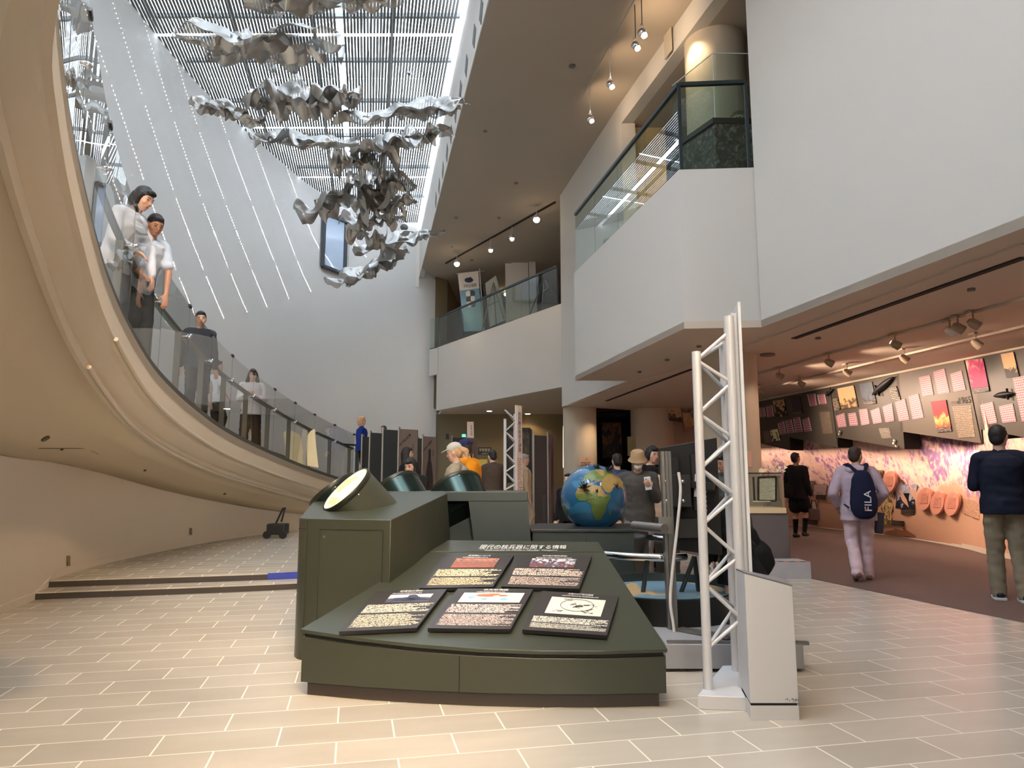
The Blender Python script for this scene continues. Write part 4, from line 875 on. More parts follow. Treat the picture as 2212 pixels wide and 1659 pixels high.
def foil(px, py, wpx, hpx, Y, ang, seed, lb):
    c = at_y(px, py, Y); sc = Y/1450; Ln = wpx*sc*.54; A = hpx*sc*.54
    root = wthing('foil_sheet', tuple(c), lb, 'hanging sculpture', 'crumpled foil sheets of the hanging sculpture')
    rnd = random.Random(seed); nu, nv = 64, 26; m = MB(); G = []
    W = min(1.4, Ln*.7)
    Rm = Matrix.Rotation(-R(ang), 3, 'Y')@Matrix.Rotation(R(rnd.uniform(14, 34)), 3, 'X')
    for i in range(nu+1):
        u = -1+2*i/nu; row = []
        for j in range(nv+1):
            v = -1+2*j/nv
            wf = (1-abs(u)**2.6)**.6*(.55+.55*noise.noise(Vector((u*2.3+seed, 3.1, 0))))+.12
            edge = 1+.28*noise.noise(Vector((u*5, v*2, seed+7)))+.15*noise.noise(Vector((u*13, v*4, seed+3)))
            y = v*W*wf*edge+.35*W*noise.noise(Vector((u*1.6, 0, seed)))
            q = Vector((u*2.0*max(1, Ln), v*1.7, seed*1.3))
            dd, pp = noise.voronoi(q*.75); dd2, _ = noise.voronoi(q*1.7)
            z = A*(1.15*noise.noise(Vector((u*2.2, v*.8, seed+1)))+1.1*(dd[0]-.45)+.3*(dd2[0]-.4)+.35*noise.noise(q*.9))
            z += A*.5*(v*v)*noise.noise(Vector((u*3, v, seed+9)))*2
            x = u*Ln*(1+.05*noise.noise(q*1.3))+.10*Ln*noise.noise(Vector((v*1.5, u*2, seed+5)))
            row.append(m.bm.verts.new(c+Rm@Vector((x, y, z))))
        G.append(row)
    for i in range(nu):
        for j in range(nv): m.bm.faces.new((G[i][j], G[i+1][j], G[i+1][j+1], G[i][j+1]))
    m.build('sheet', FOIL, root, smooth=26)
    if wpx > 100:
        S2 = MB(); off2 = Vector((rnd.uniform(-.2, .2)*Ln, 0, -A*.35)); G2 = []
        for i in range(0, nu+1, 1):
            u = -1+2*i/nu; row = []
            for j in range(0, nv+1, 2):
                v = -1+2*j/nv; q = Vector((u*3.2*max(1, Ln*.6), v*1.6, seed*2.3)); dd, pp = noise.voronoi(q)
                wf = (1-abs(u)**2.2)**.6*(.7+.5*noise.noise(Vector((u*3, 1, seed))))+.05
                row.append(S2.bm.verts.new(c+off2+Rm@Vector((u*Ln*.72+.08*Ln*noise.noise(q), v*W*.62*wf, A*(1.0*noise.noise(Vector((u*2.6, v, seed+20)))+1.0*(dd[0]-.4))))))
            G2.append(row)
        for a_, b_ in zip(G2, G2[1:]):
            for j in range(len(a_)-1): S2.bm.faces.new((a_[j], b_[j], b_[j+1], a_[j+1]))
        S2.build('sheet', FOIL, root, smooth=22)
    for k in (-.5, .45):
        p = c+Rm@Vector((k*Ln, 0, 0)); MB().tube([p, Vector((p.x, p.y, SKY-.012))], .004, 5).build('wire', WIRE, root)
for i, a in enumerate([(700, 2, 330, 46, 8.6, 4, 'crumpled silver foil sheet cut off by the top edge of the picture'), (560, 95, 345, 95, 9.6, -3, 'wide crumpled foil sheet, second from the top'),
        (492, 243, 160, 46, 10.6, -14, 'drooping foil wing at the left of the third tier, against the pale wall'), (655, 215, 240, 100, 10.6, 6, 'large domed foil sheet in the centre of the third tier'), (865, 243, 270, 50, 10.8, 9, 'long foil wing reaching right to the white fascia'),
        (655, 298, 230, 42, 11.6, -6, 'flat dark foil sheet just below the large domed one'), (865, 303, 210, 60, 12, 10, 'foil sheet pointing right below the long right wing'), (785, 345, 140, 84, 12.2, 0, 'bunched foil piece in the middle of the sculpture'),
        (750, 428, 200, 62, 13, 16, 'foil sheet with a curled tip hanging left above the window'), (822, 398, 140, 66, 13, 0, 'rounded foil piece right of the curled tip sheet'), (838, 440, 110, 60, 13.4, 8, 'small bunched foil piece below the rounded one'),
        (805, 480, 130, 46, 14, 8, 'small foil piece beside the window top'), (790, 512, 80, 52, 14.5, -10, 'smallest foil piece, just right of the window'), (862, 520, 180, 34, 15, 12, 'slim foil sheet stretching right near the bottom'), (795, 580, 170, 40, 16, 24, 'lowest foil sheet, tilted up to the right below the window')]):
    foil(*a[:6], 11+i*3, a[6])
# little white fittings at the skylight
for px, py, lb in ((584, 175, 'small white lamp bracket on the skylight louvres, leftmost'), (884, 157, 'small white lamp bracket on the louvres right of the bright joint'), (871, 280, 'small white lamp bracket on the louvres near the long right foil wing')):
    p = at_z(px, py, SKY-.03); o = wthing('louvre_lamp', tuple(p), lb, 'lamp'); MB().box(p, (.14, .1, .05)).build('plate', WHITEM, o); MB().ell(p-up*.05, .035, sub=2).build('head', BLACK, o, smooth=180)
# ceiling dots
i = 0
for px, py, r in ((1115, 395, .06), (1048, 283, .05), (1078, 470, .05), (985, 470, .07), (1236, 142, .07), (976, 533, .04), (1019, 562, .07)):
    small_disc('ceiling_detector', px, py, CEIL-.0, r, ['round detector on the brown ceiling above the far track, middle', 'round detector on the brown ceiling nearest the fascia top', 'tiny detector above the middle of the far track', 'flat round vent on the brown ceiling beside the fascia', 'round detector on the brown ceiling beside the pendant track', 'tiny dark sensor at the left end of the far track', 'flat disc near the far left corner of the brown ceiling'][i], 'ceiling fitting', mat('detector_grey', (120, 112, 104), .6)); i += 1
for k, (px, py) in enumerate(((1767, 730), (1658, 766), (2098, 625), (1381, 803), (1441, 777), (1510, 748))):
    small_disc('ceiling_detector', px, py, 3.29, .04 if k != 1 else .12, ['round sensor on the gallery ceiling just under the dark slot', 'large flat vent disc beside the front column top', 'round sensor near the upper right of the gallery ceiling', 'tiny sensor under the balcony box, leftmost', 'tiny sensor under the balcony box, middle', 'small round sensor under the balcony box near the truss'][k], 'ceiling fitting', mat('detector_grey', (120, 112, 104), .6))

# ================================================================ FRONT READING DESK
DS = .26
def desk_pt(px, py, lift=0):
    n = Vector((0, -DS, 1)).normalized(); return at_plane(px, py, Vector((0, 4.1, .335+lift)), n)
fr_arc = [Vector((x, 0, 0)) for x in (-1.2, -.85, -.5, -.18, .14, .48, .83)]
for p in fr_arc: t = (p.x+1.2)/2.03; p.y = 4.22*(1-t)+4.0*t-.42*t*(1-t)
zd = lambda y: .335+DS*(y-4.1)
desk = wthing('reading_desk', (-.2, 4.9, 0), 'low green reading desk with sloping top and curved front, nearest display', 'display desk')
back = [Vector((.66, 5.62, 0)), Vector((-.5, 5.66, 0))]
foot = [Vector((p.x, p.y, 0)) for p in fr_arc]+back
ins = [p.lerp(Vector((-.2, 4.9, 0)), .035) for p in foot]
MB().prism([(p.x, p.y) for p in ins], 0, .075).build('plinth', PLINTH, desk)
MB().prism([(p.x, p.y) for p in foot], .075, [zd(p.y)-.045 for p in foot]).build('body', GREEN, desk, smooth=20, bevel=.003)
MB().prism([(p.x, p.y) for p in [q.lerp(Vector((-.2, 4.9, 0)), .012) for q in foot]], .1, [zd(p.y)-.02 for p in foot]).build('gap', GROOVE, desk)
hs = 5.42
top = [p+(p-Vector((-.2, 4.9, 0))).normalized()*.012 for p in fr_arc]
rt = lambda y: .83+(y-4.0)/(5.62-4.0)*(.66-.83); lt = lambda y: -1.2+(y-4.22)/(5.66-4.22)*(.7)
tpoly = top+[Vector((rt(hs)+.01, hs, 0)), Vector((lt(hs), hs, 0))]
MB().prism([(p.x, p.y) for p in tpoly], [zd(p.y)-.02 for p in tpoly], [zd(p.y) for p in tpoly]).build('desktop', GREEN, desk, bevel=.002)
hp = [Vector((lt(hs), hs+.008, 0)), Vector((rt(hs)+.01, hs+.008, 0)), Vector((.67, 5.63, 0)), Vector((-.5, 5.67, 0))]
MB().prism([(p.x, p.y) for p in hp], [zd(p.y)-.02 for p in hp], [zd(p.y)+.004 for p in hp]).build('header_strip', GREEN, desk, bevel=.002)
px_ = fr_arc[3]; a = Vector((-.285, 0, 0)); t = (a.x+1.2)/2.03; a.y = 4.22*(1-t)+4.0*t-.42*t*(1-t)-.001
MB().bar(a+up*.08, a+up*(zd(a.y)-.05), .004, .004).build('seam', GROOVE, desk)
text_obj('lettering', '現代の核兵器に関する情報', [desk_pt(1040, 1177, .006), desk_pt(1224, 1178, .006), desk_pt(1223, 1186, .006), desk_pt(1032, 1187, .006)], TXL, desk)
text_obj('lettering', 'Information on Modern Nuclear Weapons', [desk_pt(1050, 1187.5, .006), desk_pt(1205, 1187.5, .006), desk_pt(1203, 1191, .006), desk_pt(1046, 1191, .006)], TXL, desk)
c6b = lambda x, y: (640+x/2.765, 1150+y/2.765)
PB = [([(475, 350), (900, 338), (720, 570), (255, 592)], [(.27, .13, .86, .33)], 0, 'black text board with a photo of a grey building dome, front row left'),
      ([(965, 335), (1415, 338), (1280, 578), (785, 572)], [(.13, .12, .92, .37)], 1, 'black text board with a red and blue world map, front row middle'),
      ([(1465, 348), (1925, 380), (1855, 615), (1350, 580)], [(.17, .15, .86, .58)], 2, 'black text board with a line-drawn circular map, front row right'),
      ([(885, 132), (1300, 135), (1175, 325), (735, 333)], [(.22, .13, .83, .42)], 3, 'black text board with a red desert photo, back row left'),
      ([(1312, 132), (1765, 140), (1690, 337), (1225, 323)], [(.24, .13, .82, .40)], 4, 'black text board with a strip of small missile photos, back row right')]
BRD = mat('panel_black', (46, 42, 40), .38); EDG = mat('panel_edge', (14, 14, 14), .5)
PM = [pic_mat('p_dome', [(0, (60, 62, 78)), (.5, (88, 92, 112)), (.56, (216, 200, 190)), (1, (190, 196, 214))], 2.2, .35, contrast=.9), mat('p_map_paper', (232, 220, 188), .5), mat('p_map_paper2', (226, 214, 190), .5),
      pic_mat('p_desert', [(0, (196, 108, 78)), (.35, (150, 80, 58)), (.55, (110, 84, 80)), (.75, (206, 130, 100)), (1, (180, 120, 104))], 9, .6, (1, 2, 1)), pic_mat('p_missiles', [(0, (190, 90, 60)), (.35, (120, 60, 48)), (.5, (80, 84, 110)), (.7, (214, 206, 196)), (1, (120, 120, 150))], 5, .7, (2, .6, 1))]
TI = [(216, 206, 176), (212, 190, 178), (216, 210, 190), (226, 206, 160), (214, 190, 170)]
for i, (q, pr, k, lb) in enumerate(PB):
    P = [desk_pt(*c6b(*p), .03) for p in q]
    root = wthing('text_board', tuple(sum(P, Vector())/4), lb, 'text board', 'text boards on the reading desk')
    board('plate', P, .022, BRD, root, EDG)
    u0, v0, u1, v1 = pr[0]; S = sub_quad(P, u0, v0, u1, v1, .0015)
    pb = board('picture', S, .001, PM[k], root)
    text_obj('title', ['被爆地の現状', '核実験場図', '北東アジア核兵器図', '核実験について', '核兵器の現状(弾頭)'][k], sub_quad(P, .36, .02, .68, .07, .002), TXL, root)
    board('title_line', sub_quad(P, .28, .08, .76, .105, .0015), .001, text_mat('tl_%d' % i, (46, 42, 40), (200, 196, 190), 1, 26, i+200, .8), root)
    if k == 2: rws = [(.06, .66, .97, .80, 3), (.06, .82, .97, .93, 4)]
    else: rws = [(.07, v1+.05, .97, v1+.26, 4), (.07, v1+.30, .97, .93, 6)]
    for j, (a0, b0, a1, b1, r_) in enumerate(rws): board('text_block', sub_quad(P, a0, b0, a1, b1, .0015), .001, text_mat('pb_%d_%d' % (i, j), (40, 36, 34), [min(255, x*(1.1 if j == 0 else .95)) for x in TI[i]], r_*2, 26, i*3+j, .72), root)
    def blob(cu, cv, ru, rv, m_, nm, sd, nseg=22):
        ring = [sub_quad(S, cu+ru*math.cos(t)*(1+.45*noise.noise(Vector((math.cos(t)*2, math.sin(t)*2, sd)))), cv+rv*math.sin(t)*(1+.45*noise.noise(Vector((math.cos(t)*2, math.sin(t)*2, sd+5)))), 1, 1, .002)[0] for t in [2*math.pi*z/nseg for z in range(nseg)]]
        MB().loft([ring, [p+Vector((0, 0, .0008)) for p in ring]]).build(nm, m_, pb)
    if k == 0:
        DK = mat('dome_slate', (58, 62, 80), .6)
        for cu, cv, ru, rv in ((.58, .50, .15, .36), (.40, .72, .3, .2), (.72, .74, .25, .2)): blob(cu, cv, ru, rv, DK, 'building_outline', cu)
    if k == 1:
        RED, BLU = mat('map_red', (214, 110, 84), .5), mat('map_blue', (120, 176, 206), .5)
        for cu, cv, ru, rv, m_, sd in ((.38, .32, .15, .14, RED, 1), (.52, .22, .1, .1, RED, 2), (.68, .35, .07, .07, RED, 3), (.17, .52, .06, .12, BLU, 4), (.40, .7, .05, .09, BLU, 5), (.72, .7, .06, .12, BLU, 6)): blob(cu, cv, ru, rv, m_, 'map_land', sd)
    if k == 2:
        INK = mat('map_ink', (60, 56, 50), .6)
        MB().tube([sub_quad(S, .52+.3*math.cos(t), .45+.36*math.sin(t), 1, 1, .002)[0] for t in [2*math.pi*z/40 for z in range(41)]], .0016, 4).build('map_circle', INK, pb)
        for s_ in range(7):
            rr = random.Random(s_+5); u, v = rr.uniform(.1, .9), rr.uniform(.1, .9); pt = []
            for z in range(14): pt.append(sub_quad(S, u, v, 1, 1, .002)[0]); u = min(.97, max(.03, u+rr.uniform(-.05, .07))); v = min(.95, max(.05, v+rr.uniform(-.07, .07)))
            MB().tube(pt, .0011, 4).build('map_line', INK, pb)
        blob(.56, .5, .07, .05, INK, 'map_land', 9); blob(.7, .42, .05, .02, INK, 'map_land', 12)

# ================================================================ CABINET WITH ANGLED DRUM
cab = wthing('display_cabinet', (-1.1, 5.6, 0), 'tall green cabinet with a slanted top beside the reading desk', 'cabinet')
F_, R_ = Vector((-.815, 4.86, 0)), Vector((-.44, 5.85, 0))
front = [Vector((-1.42, 5.02, 0)), Vector((-1.47, 5.06, 0)), Vector((-1.51, 5.13, 0)), Vector((-1.53, 5.24, 0))]
cp = [F_]+front+[Vector((-1.66, 6.2, 0)), Vector((-.5, 6.3, 0)), R_]
zt_ = [.945, .945, .945, .946, .95, 1.09, 1.12, 1.105]
tp_ = [Vector((p.x, p.y, 0)) for p in cp]; tp_[7] = Vector((-.53, 5.86, 0)); tp_[6] = Vector((-.6, 6.3, 0))
m = MB().loft([[(p.x, p.y, 0) for p in cp], [(p.x, p.y, z) for p, z in zip(tp_, zt_)]]); m.build('body', GREEN, cab, smooth=32, bevel=.004)
fd = (F_-front[0]).normalized(); fn = Vector((fd.y, -fd.x, 0)); 
if fn.y > 0: fn = -fn
a = front[0]+fn*.003; P = [a+fd*.10+up*.875, F_+fn*.003-fd*.055+up*.875, F_+fn*.003-fd*.055+up*.12, a+fd*.10+up*.12]
door_ = board('door', P, .012, GREEN, cab)
m = MB()
for p, q in ((P[0], P[1]), (P[1], P[2]), (P[0], P[3])): m.bar(p+fn*.001, q+fn*.001, .005, .005)
m.build('door_gap', GROOVE, door_)
lk = P[0]+fd*.035-up*.05; MB().tube([lk, lk+fn*.008], .009, 12).build('lock', CHROME, door_)
sm = front[0]+fn*.001+fd*.0; MB().bar(sm+up*.1, sm+up*.93, .004, .004).build('seam', GROOVE, cab); MB().bar(sm+up*.875, sm+up*.875-fd*.02+Vector((-.06, .06, 0)), .004, .004).build('seam', GROOVE, cab)
def drum(c, nrm, r, ln, lb, lit, metal, group='slanted display drums'):
    c = Vector(c); nrm = Vector(nrm).normalized(); root = wthing('display_drum', tuple(c-nrm*ln*.6), lb, 'display drum', group)
    cm = metal
    MB().tube([c-nrm*.03, c-nrm*ln], r, 48).build('casing', cm, root, smooth=40)
    MB().tube([c-nrm*.040, c-nrm*.034, c-nrm*.004, c, c+nrm*.001], [r*1.0, r*1.02, r*1.03, r*1.02, r*.965], 48, cap=False).build('rim', mat('drum_rim', (40, 42, 36), .35, .4), root, smooth=40)
    fc = MB().tube([c-nrm*.02, c-nrm*.002], r*.965, 48).build('face', glow('drum_face_lit', (250, 214, 160), .75) if lit else BLACK, root, smooth=30)
    u = nrm.cross(Vector((0, 0, 1))).normalized(); v = u.cross(nrm)
    if lit:
        k = [c+nrm*.0-u*r*.3+v*r*(-.12)+(u*math.cos(t)*.42+v*math.sin(t)*.34)*r for t in [2*math.pi*z/30 for z in range(30)]]
        MB().loft([k, [p+nrm*.002 for p in k]]).build('picture', glow('drum_pic', (226, 236, 244), .9), fc)
        q = [c-u*r*.15+v*r*.62+nrm*.001, c+u*r*.7+v*r*.45+nrm*.001, c+u*r*.8-v*r*.1+nrm*.001, c+u*r*.2-v*r*.2+nrm*.001]
        board('text_block', q, .001, text_mat('drum_text', (250, 216, 164), (120, 96, 70), 14, 18, 301, .4), fc)
        q = [c-u*r*.6-v*r*.5+nrm*.001, c+u*r*.5-v*r*.42+nrm*.001, c+u*r*.3-v*r*.75+nrm*.001, c-u*r*.3-v*r*.78+nrm*.001]
        board('text_block', q, .001, text_mat('drum_text2', (250, 216, 164), (120, 96, 70), 8, 18, 302, .4), fc)
    sc_ = c-nrm*.05-u*0+(Vector((.3, -1, .2))-nrm*nrm.dot(Vector((.3, -1, .2)))).normalized()*r; MB().ell(sc_, .008, sub=2).build('screw', CHROME, root, smooth=180)
    return root
c1 = at_y(746, 1055, 5.42); drum(c1, (-.60, -.38, .70), .214, .42, 'green slanted drum with a glowing round text face on the near cabinet', True, GREEN)
DGM = mat('dark_green_metal', (40, 54, 50), .22, .75, var=.05)
drum(at_y(716, 1056, 6.0), (-.62, .05, .78), .215, .42, 'dark drum seen edge-on behind the glowing drum', False, DGM)
drum(at_y(856, 1052, 6.75), (-.50, .45, .74), .225, .36, 'dark shiny drum left of two on the back console', False, DGM)
drum(at_y(984, 1054, 6.75), (-.38, .52, .76), .25, .36, 'dark shiny drum right of two on the back console', False, DGM)

# ================================================================ BACK CONSOLE
bc = wthing('display_console', (-.5, 6.8, 0), 'dark teal console with a recess behind the green cabinet', 'console')
Yf = 6.3; zt2 = 1.115
xr0, xr1 = at_y(1140, 1060, Yf).x, at_y(1160, 1300, Yf).x
al, ar = at_y(972, 1083, Yf), at_y(1012, 1083, Yf); al2, ar2 = at_y(995, 1240, Yf), at_y(1040, 1240, Yf)
def slab(pts, dy): return MB().loft([[p for p in pts], [p+Vector((0, dy, 0)) for p in pts]])
V3 = lambda x, z: Vector((x, Yf, z))
MB().loft([[V3(xr0-1.6, zt2), V3(xr0, zt2), V3(xr0, al.z), V3(xr0-1.6, al.z)], [p+Vector((0, .8, 0)) for p in [V3(xr0-1.6, zt2), V3(xr0, zt2), V3(xr0, al.z), V3(xr0-1.6, al.z)]]]).build('top', TEAL, bc, bevel=.005)
q = [V3(ar.x, al.z), V3(xr0, al.z), V3(xr1, 0), V3(ar2.x+.03, 0)]; slab(q, .8).build('body', TEAL, bc)
q = [V3(xr0-1.6, al.z), V3(al.x-.35, al.z), V3(al.x-.3, 0), V3(xr0-1.6, 0)]; slab(q, .8).build('body', TEAL, bc)
q = [V3(al.x-.36, al.z), V3(ar.x+.02, al.z), V3(ar2.x+.05, 0), V3(al.x-.31, 0)]; slab([p+Vector((0, .25, 0)) for p in q], .5).build('recess', TEAL, bc)

# ================================================================ GLOBE CONSOLE
gcn = wthing('globe_console', (.9, 7.0, 0), 'dark teal console carrying the globe', 'console')
Yg = 6.62; zg = at_y(1260, 1143, Yg).z; xa, xb = at_y(1150, 1150, Yg).x, at_y(1374, 1148, Yg).x
pl = [(xa, Yg), (xb-.02, Yg), (xb+.16, Yg+.25), (xb+.2, Yg+.9), (xa+.1, Yg+.95), (xa-.02, Yg+.5)]
MB().prism(pl, 0, zg-.03).build('body', TEAL, gcn, bevel=.005); MB().prism([(x+(.015 if x > .5 else -.015), y-.012) for x, y in pl], zg-.03, zg).build('top', mat('teal_dark', (34, 40, 42), .3), gcn, bevel=.006)
xs_ = at_y(1266, 1150, Yg).x; MB().bar((xs_, Yg-.001, .02), (xs_, Yg-.001, zg-.035), .004, .004).build('seam', GROOVE, gcn)
GC = at_y(1283, 1075, 7.15); GR_ = 70/1553*7.15*1.005
glb = wthing('globe', tuple(GC), 'large relief globe showing Africa, with dark spiky blast models', 'globe')
AF = [(268, 1000), (300, 940), (340, 925), (400, 915), (430, 925), (480, 940), (500, 935), (520, 985), (545, 1020), (592, 1015), (595, 1040), (560, 1090), (545, 1130), (550, 1170), (520, 1205), (500, 1240), (470, 1250), (450, 1240), (430, 1190), (415, 1150), (415, 1110), (395, 1085), (365, 1070), (310, 1075), (275, 1045)]
AS = [(500, 900), (520, 870), (560, 830), (600, 820), (650, 850), (700, 900), (715, 960), (705, 975), (680, 945), (660, 955), (640, 935), (620, 945), (600, 985), (570, 1000), (545, 995), (525, 960), (505, 930)]
EU = [(320, 895), (345, 870), (350, 845), (390, 815), (430, 790), (480, 785), (540, 795), (610, 815), (560, 850), (520, 880), (490, 895), (470, 895), (445, 880), (430, 890), (412, 900), (385, 872), (350, 892)]
MD = [(570, 1165), (590, 1155), (592, 1190), (575, 1210)]; SA = [(130, 1100), (180, 1115), (195, 1150), (190, 1230), (150, 1200)]
tpx = lambda L_: [(1180+x/4.254, 830+y/4.254) for x, y in L_]
LANDS = [tpx(AF), tpx(AS), tpx(EU), tpx(MD), tpx(SA)]
def inside(p, poly):
    r = False; j = len(poly)-1
    for i in range(len(poly)):
        if (poly[i][1] > p[1]) != (poly[j][1] > p[1]) and p[0] < (poly[j][0]-poly[i][0])*(p[1]-poly[i][1])/(poly[j][1]-poly[i][1])+poly[i][0]: r = not r
        j = i
    return r
def to_px(P):
    d = P-EYE; dep = d.y*_c+d.z*_s; v = -d.y*_s+d.z*_c; return 1106+FPX*d.x/dep, 829.5-FPX*v/dep
bm = bmesh.new(); bmesh.ops.create_uvsphere(bm, u_segments=300, v_segments=180, radius=GR_); bm.faces.ensure_lookup_table()
for f in bm.faces:
    c = f.calc_center_median(); W_ = GC+c; f.smooth = True
    j = Vector((noise.noise(c*28), noise.noise(c*28+Vector((9, 0, 0))), 0))*1.8
    if c.y < .03:
        p = to_px(W_); k = [inside((p[0]+j.x, p[1]+j.y), L_) for L_ in LANDS]; land = any(k)
        tan = (k[0] and p[1] < 830+1000/4.254+j.y*2) or (k[1]) or noise.noise(c*9) > .35
    else: land = noise.noise(c*5) > .12; tan = noise.noise(c*8) > .1
    f.material_index = (2 if tan else 1) if land else (3 if noise.noise(c*6+Vector((3, 3, 3))) > .2 else 0)
for v in bm.verts: v.co *= 1
lv = set()
for f in bm.faces:
    if f.material_index in (1, 2):
        for v in f.verts: lv.add(v)
for v in lv: v.co *= 1.012+.012*max(0, noise.noise(v.co*22))
me = bpy.data.meshes.new('ball'); bm.to_mesh(me); bm.free()
o = mesh_obj('ball', me, mat('ocean_blue', (34, 84, 124), .2, var=.25, vscale=5, coat=.4), glb); o.location = GC
for c in (mat('land_green', (84, 104, 48), .4, var=.35, vscale=14, bump=.5), mat('land_tan', (140, 116, 66), .4, var=.3, vscale=14, bump=.5), mat('ocean_light', (48, 104, 142), .2, var=.2, coat=.6)): me.materials.append(c)
o.matrix_parent_inverse = Matrix.Translation(-GC)
for px, py, s_ in ((1262, 1054, .05), (1290, 1011, .028), (1313, 1017, .045), (1330, 1050, .02), (1289, 1061, .015)):
    r_ = ray(px, py).normalized(); oc = EYE-GC; b_ = oc.dot(r_); disc = b_*b_-(oc.dot(oc)-GR_**2)
    if disc > 0: hit = EYE+r_*(-b_-math.sqrt(disc))
    else: hit = EYE+r_*(-b_)
    n_ = (hit-GC).normalized(); hit = GC+n_*GR_; m = MB(); rr = random.Random(int(px))
    for k in range(26):
        d = (n_*rr.uniform(.1, 1)+Vector((rr.uniform(-1, 1), rr.uniform(-1, 1), rr.uniform(-1, 1)))*.9).normalized()
        if d.dot(n_) < 0: d = -d
        m.tube([hit, hit+d*s_*1.7*rr.uniform(.6, 1.1)], [s_*.17, .002], 5)
    m.build('spike_cluster', BLACK, glb)

# ================================================================ MAP TABLE AND RAILS
mc = Vector((1.2, 5.74, 0)); mt = wthing('map_table', tuple(mc), 'round sunken map table with a blue sea map behind the reading desk', 'table')
n = 48; R0 = .52
ring = lambda r, z, c=mc: [c+Vector((r*math.cos(2*math.pi*k/n), r*math.sin(2*math.pi*k/n)*.95, z)) for k in range(n)]
MB().loft([ring(R0, 0), ring(R0, .34), ring(R0+.012, .36)], cap=True).build('tub', mat('tub_dark', (26, 28, 27), .4, .3), mt, smooth=40)
m = MB(); m.loft([ring(R0, .361), ring(R0, .43), ring(R0-.03, .43), ring(R0-.04, .363)], cap=False); 
rim = m.build('rim', TEAL, mt, smooth=40)
half = [v for v in rim.data.vertices]
bm = bmesh.new(); bm.from_mesh(rim.data); bmesh.ops.delete(bm, geom=[f for f in bm.faces if f.calc_center_median().y < 5.70], context='FACES'); bm.to_mesh(rim.data); bm.free()
MB().loft([ring(R0-.02, .362), ring(R0-.02, .366)]).build('map', pic_mat('sea_map', [(0, (78, 108, 128)), (.56, (94, 128, 146)), (.62, (176, 146, 104)), (1, (120, 92, 66))], 2.2, .97, coord='Object', contrast=1.0), mt)
rl = wthing('railing', (1.5, 5.9, 0), 'low chrome-topped railing with splayed dark legs around the map table', 'railing')
def pp(px, py, y): return at_y(px, py, y)
arc = [pp(1306, 1208, 5.75), pp(1350, 1205, 5.62), pp(1400, 1202, 5.55), pp(1440, 1199, 5.52), pp(1480, 1196, 5.6)]; zz = sum(p.z for p in arc)/5
MB().tube([Vector((p.x, p.y, zz)) for p in catmull([tuple(p) for p in arc], 4)], .03, 12).build('rail', CHROME, rl, smooth=60)
arc = [pp(1392, 1156, 6.9), pp(1430, 1161, 6.7), pp(1480, 1166, 6.6), pp(1535, 1170, 6.7)]; z2_ = sum(p.z for p in arc)/4
MB().tube([Vector((p.x, p.y, z2_)) for p in catmull([tuple(p) for p in arc], 4)], .028, 12).build('rail', CHROME, rl, smooth=60)
for a_, b_, Y in (((1399, 1210), (1386, 1302), 5.58), ((1500, 1202), (1464, 1300), 5.6), ((1500, 1202), (1518, 1350), 5.62)): MB().tube([pp(*a_, Y), pp(*b_, Y)], .018, 8).build('leg', RAILM, rl)
lg = pp(1399, 1165, 6.75); MB().tube([lg, Vector((lg.x-.05, lg.y, .5))], .016, 8).build('leg', RAILM, rl)

# ================================================================ SCREEN STAND
ss = wthing('screen_stand', (1.3, 5.2, 0), 'aluminium profile stand holding the back of a black screen', 'stand')
ALU = mat('aluminium', (128, 126, 122), .35, .7, var=.04)
a, b = pp(1436, 975, 5.2), pp(1458, 1402, 5.2)
for k in (-.024, 0, .024): MB().bar(Vector((a.x+.004+k, 5.2+abs(k)*.3, a.z)), Vector((a.x+.02+k, 5.2+abs(k)*.3, .12)), .021, .06, up=(0, 1, 0)).build('post', ALU, ss)
MB().box((a.x+.09, 5.24, pp(1450, 1060, 5.2).z), (.18, .10, .23)).build('clamp_plate', BLACK, ss, bevel=.004)
for dx in (-.06, .06):
    for py in (1040, 1082): q = pp(1442, py, 5.17); MB().ell((a.x+.06+dx, 5.18, q.z), (.013, .008, .013), sub=2).build('bolt', STEEL, ss, smooth=180)
q = pp(1425, 1142, 5.1); MB().tube([q+Vector((-.12, .35, 0)), q+Vector((.03, -.02, 0))], .035, 16).build('side_tube', ALU, ss, smooth=50); MB().box(q+Vector((.05, .06, .02)), (.09, .02, .12)).build('bracket', ALU, ss)
# base platform
bp_ = [pp(1435, 1388, 5.0), pp(1600, 1376, 5.0)]
MB().prism([(.98, 4.72), (1.86, 4.72), (1.95, 5.3), (1.02, 5.45)], .02, .17).build('base', mat('base_grey', (142, 142, 146), .45), ss, bevel=.004)
MB().bar((1.0, 4.76, .175), (1.9, 4.74, .175), .04, .02).build('base_edge', ALU, ss)
MB().bar((a.x+.05, 5.15, .18), (a.x+.32, 4.85, .19), .08, .02).build('base_plate', ALU, ss)
# screen
sp_ = [pp(1422, 968, 5.45), pp(1548, 945, 5.25), pp(1560, 1200, 5.25), pp(1434, 1185, 5.45)]
scn = wthing('screen', tuple(sum(sp_, Vector())/4), 'large black flat screen seen from behind on the aluminium stand', 'screen')
MB().loft([sp_, [p+Vector((.015, .05, 0)) for p in sp_]]).build('casing', mat('screen_black', (20, 20, 21), .45), scn, bevel=.004)
fq = lambda u, v, l=.0: sub_quad(sp_, u, v, u+.001, v, l)[0]
for u in (.28, .62): MB().bar(fq(u, .12, .03), fq(u+.02, .62, .03), .055, .04).build('mount_rail', BLACK, scn)
MB().bar(fq(.2, .35, .05), fq(.95, .42, .05), .1, .05).build('mount_bar', BLACK, scn)
for k in range(7): MB().box(fq(.80, .38+.04*k, .07), (.018, .006, .012)).build('slot', STEEL, scn)
MB().box(fq(.55, .78, .04), (.22, .05, .14)).build('junction_box', mat('box_dark', (30, 30, 30), .5), scn, bevel=.004)
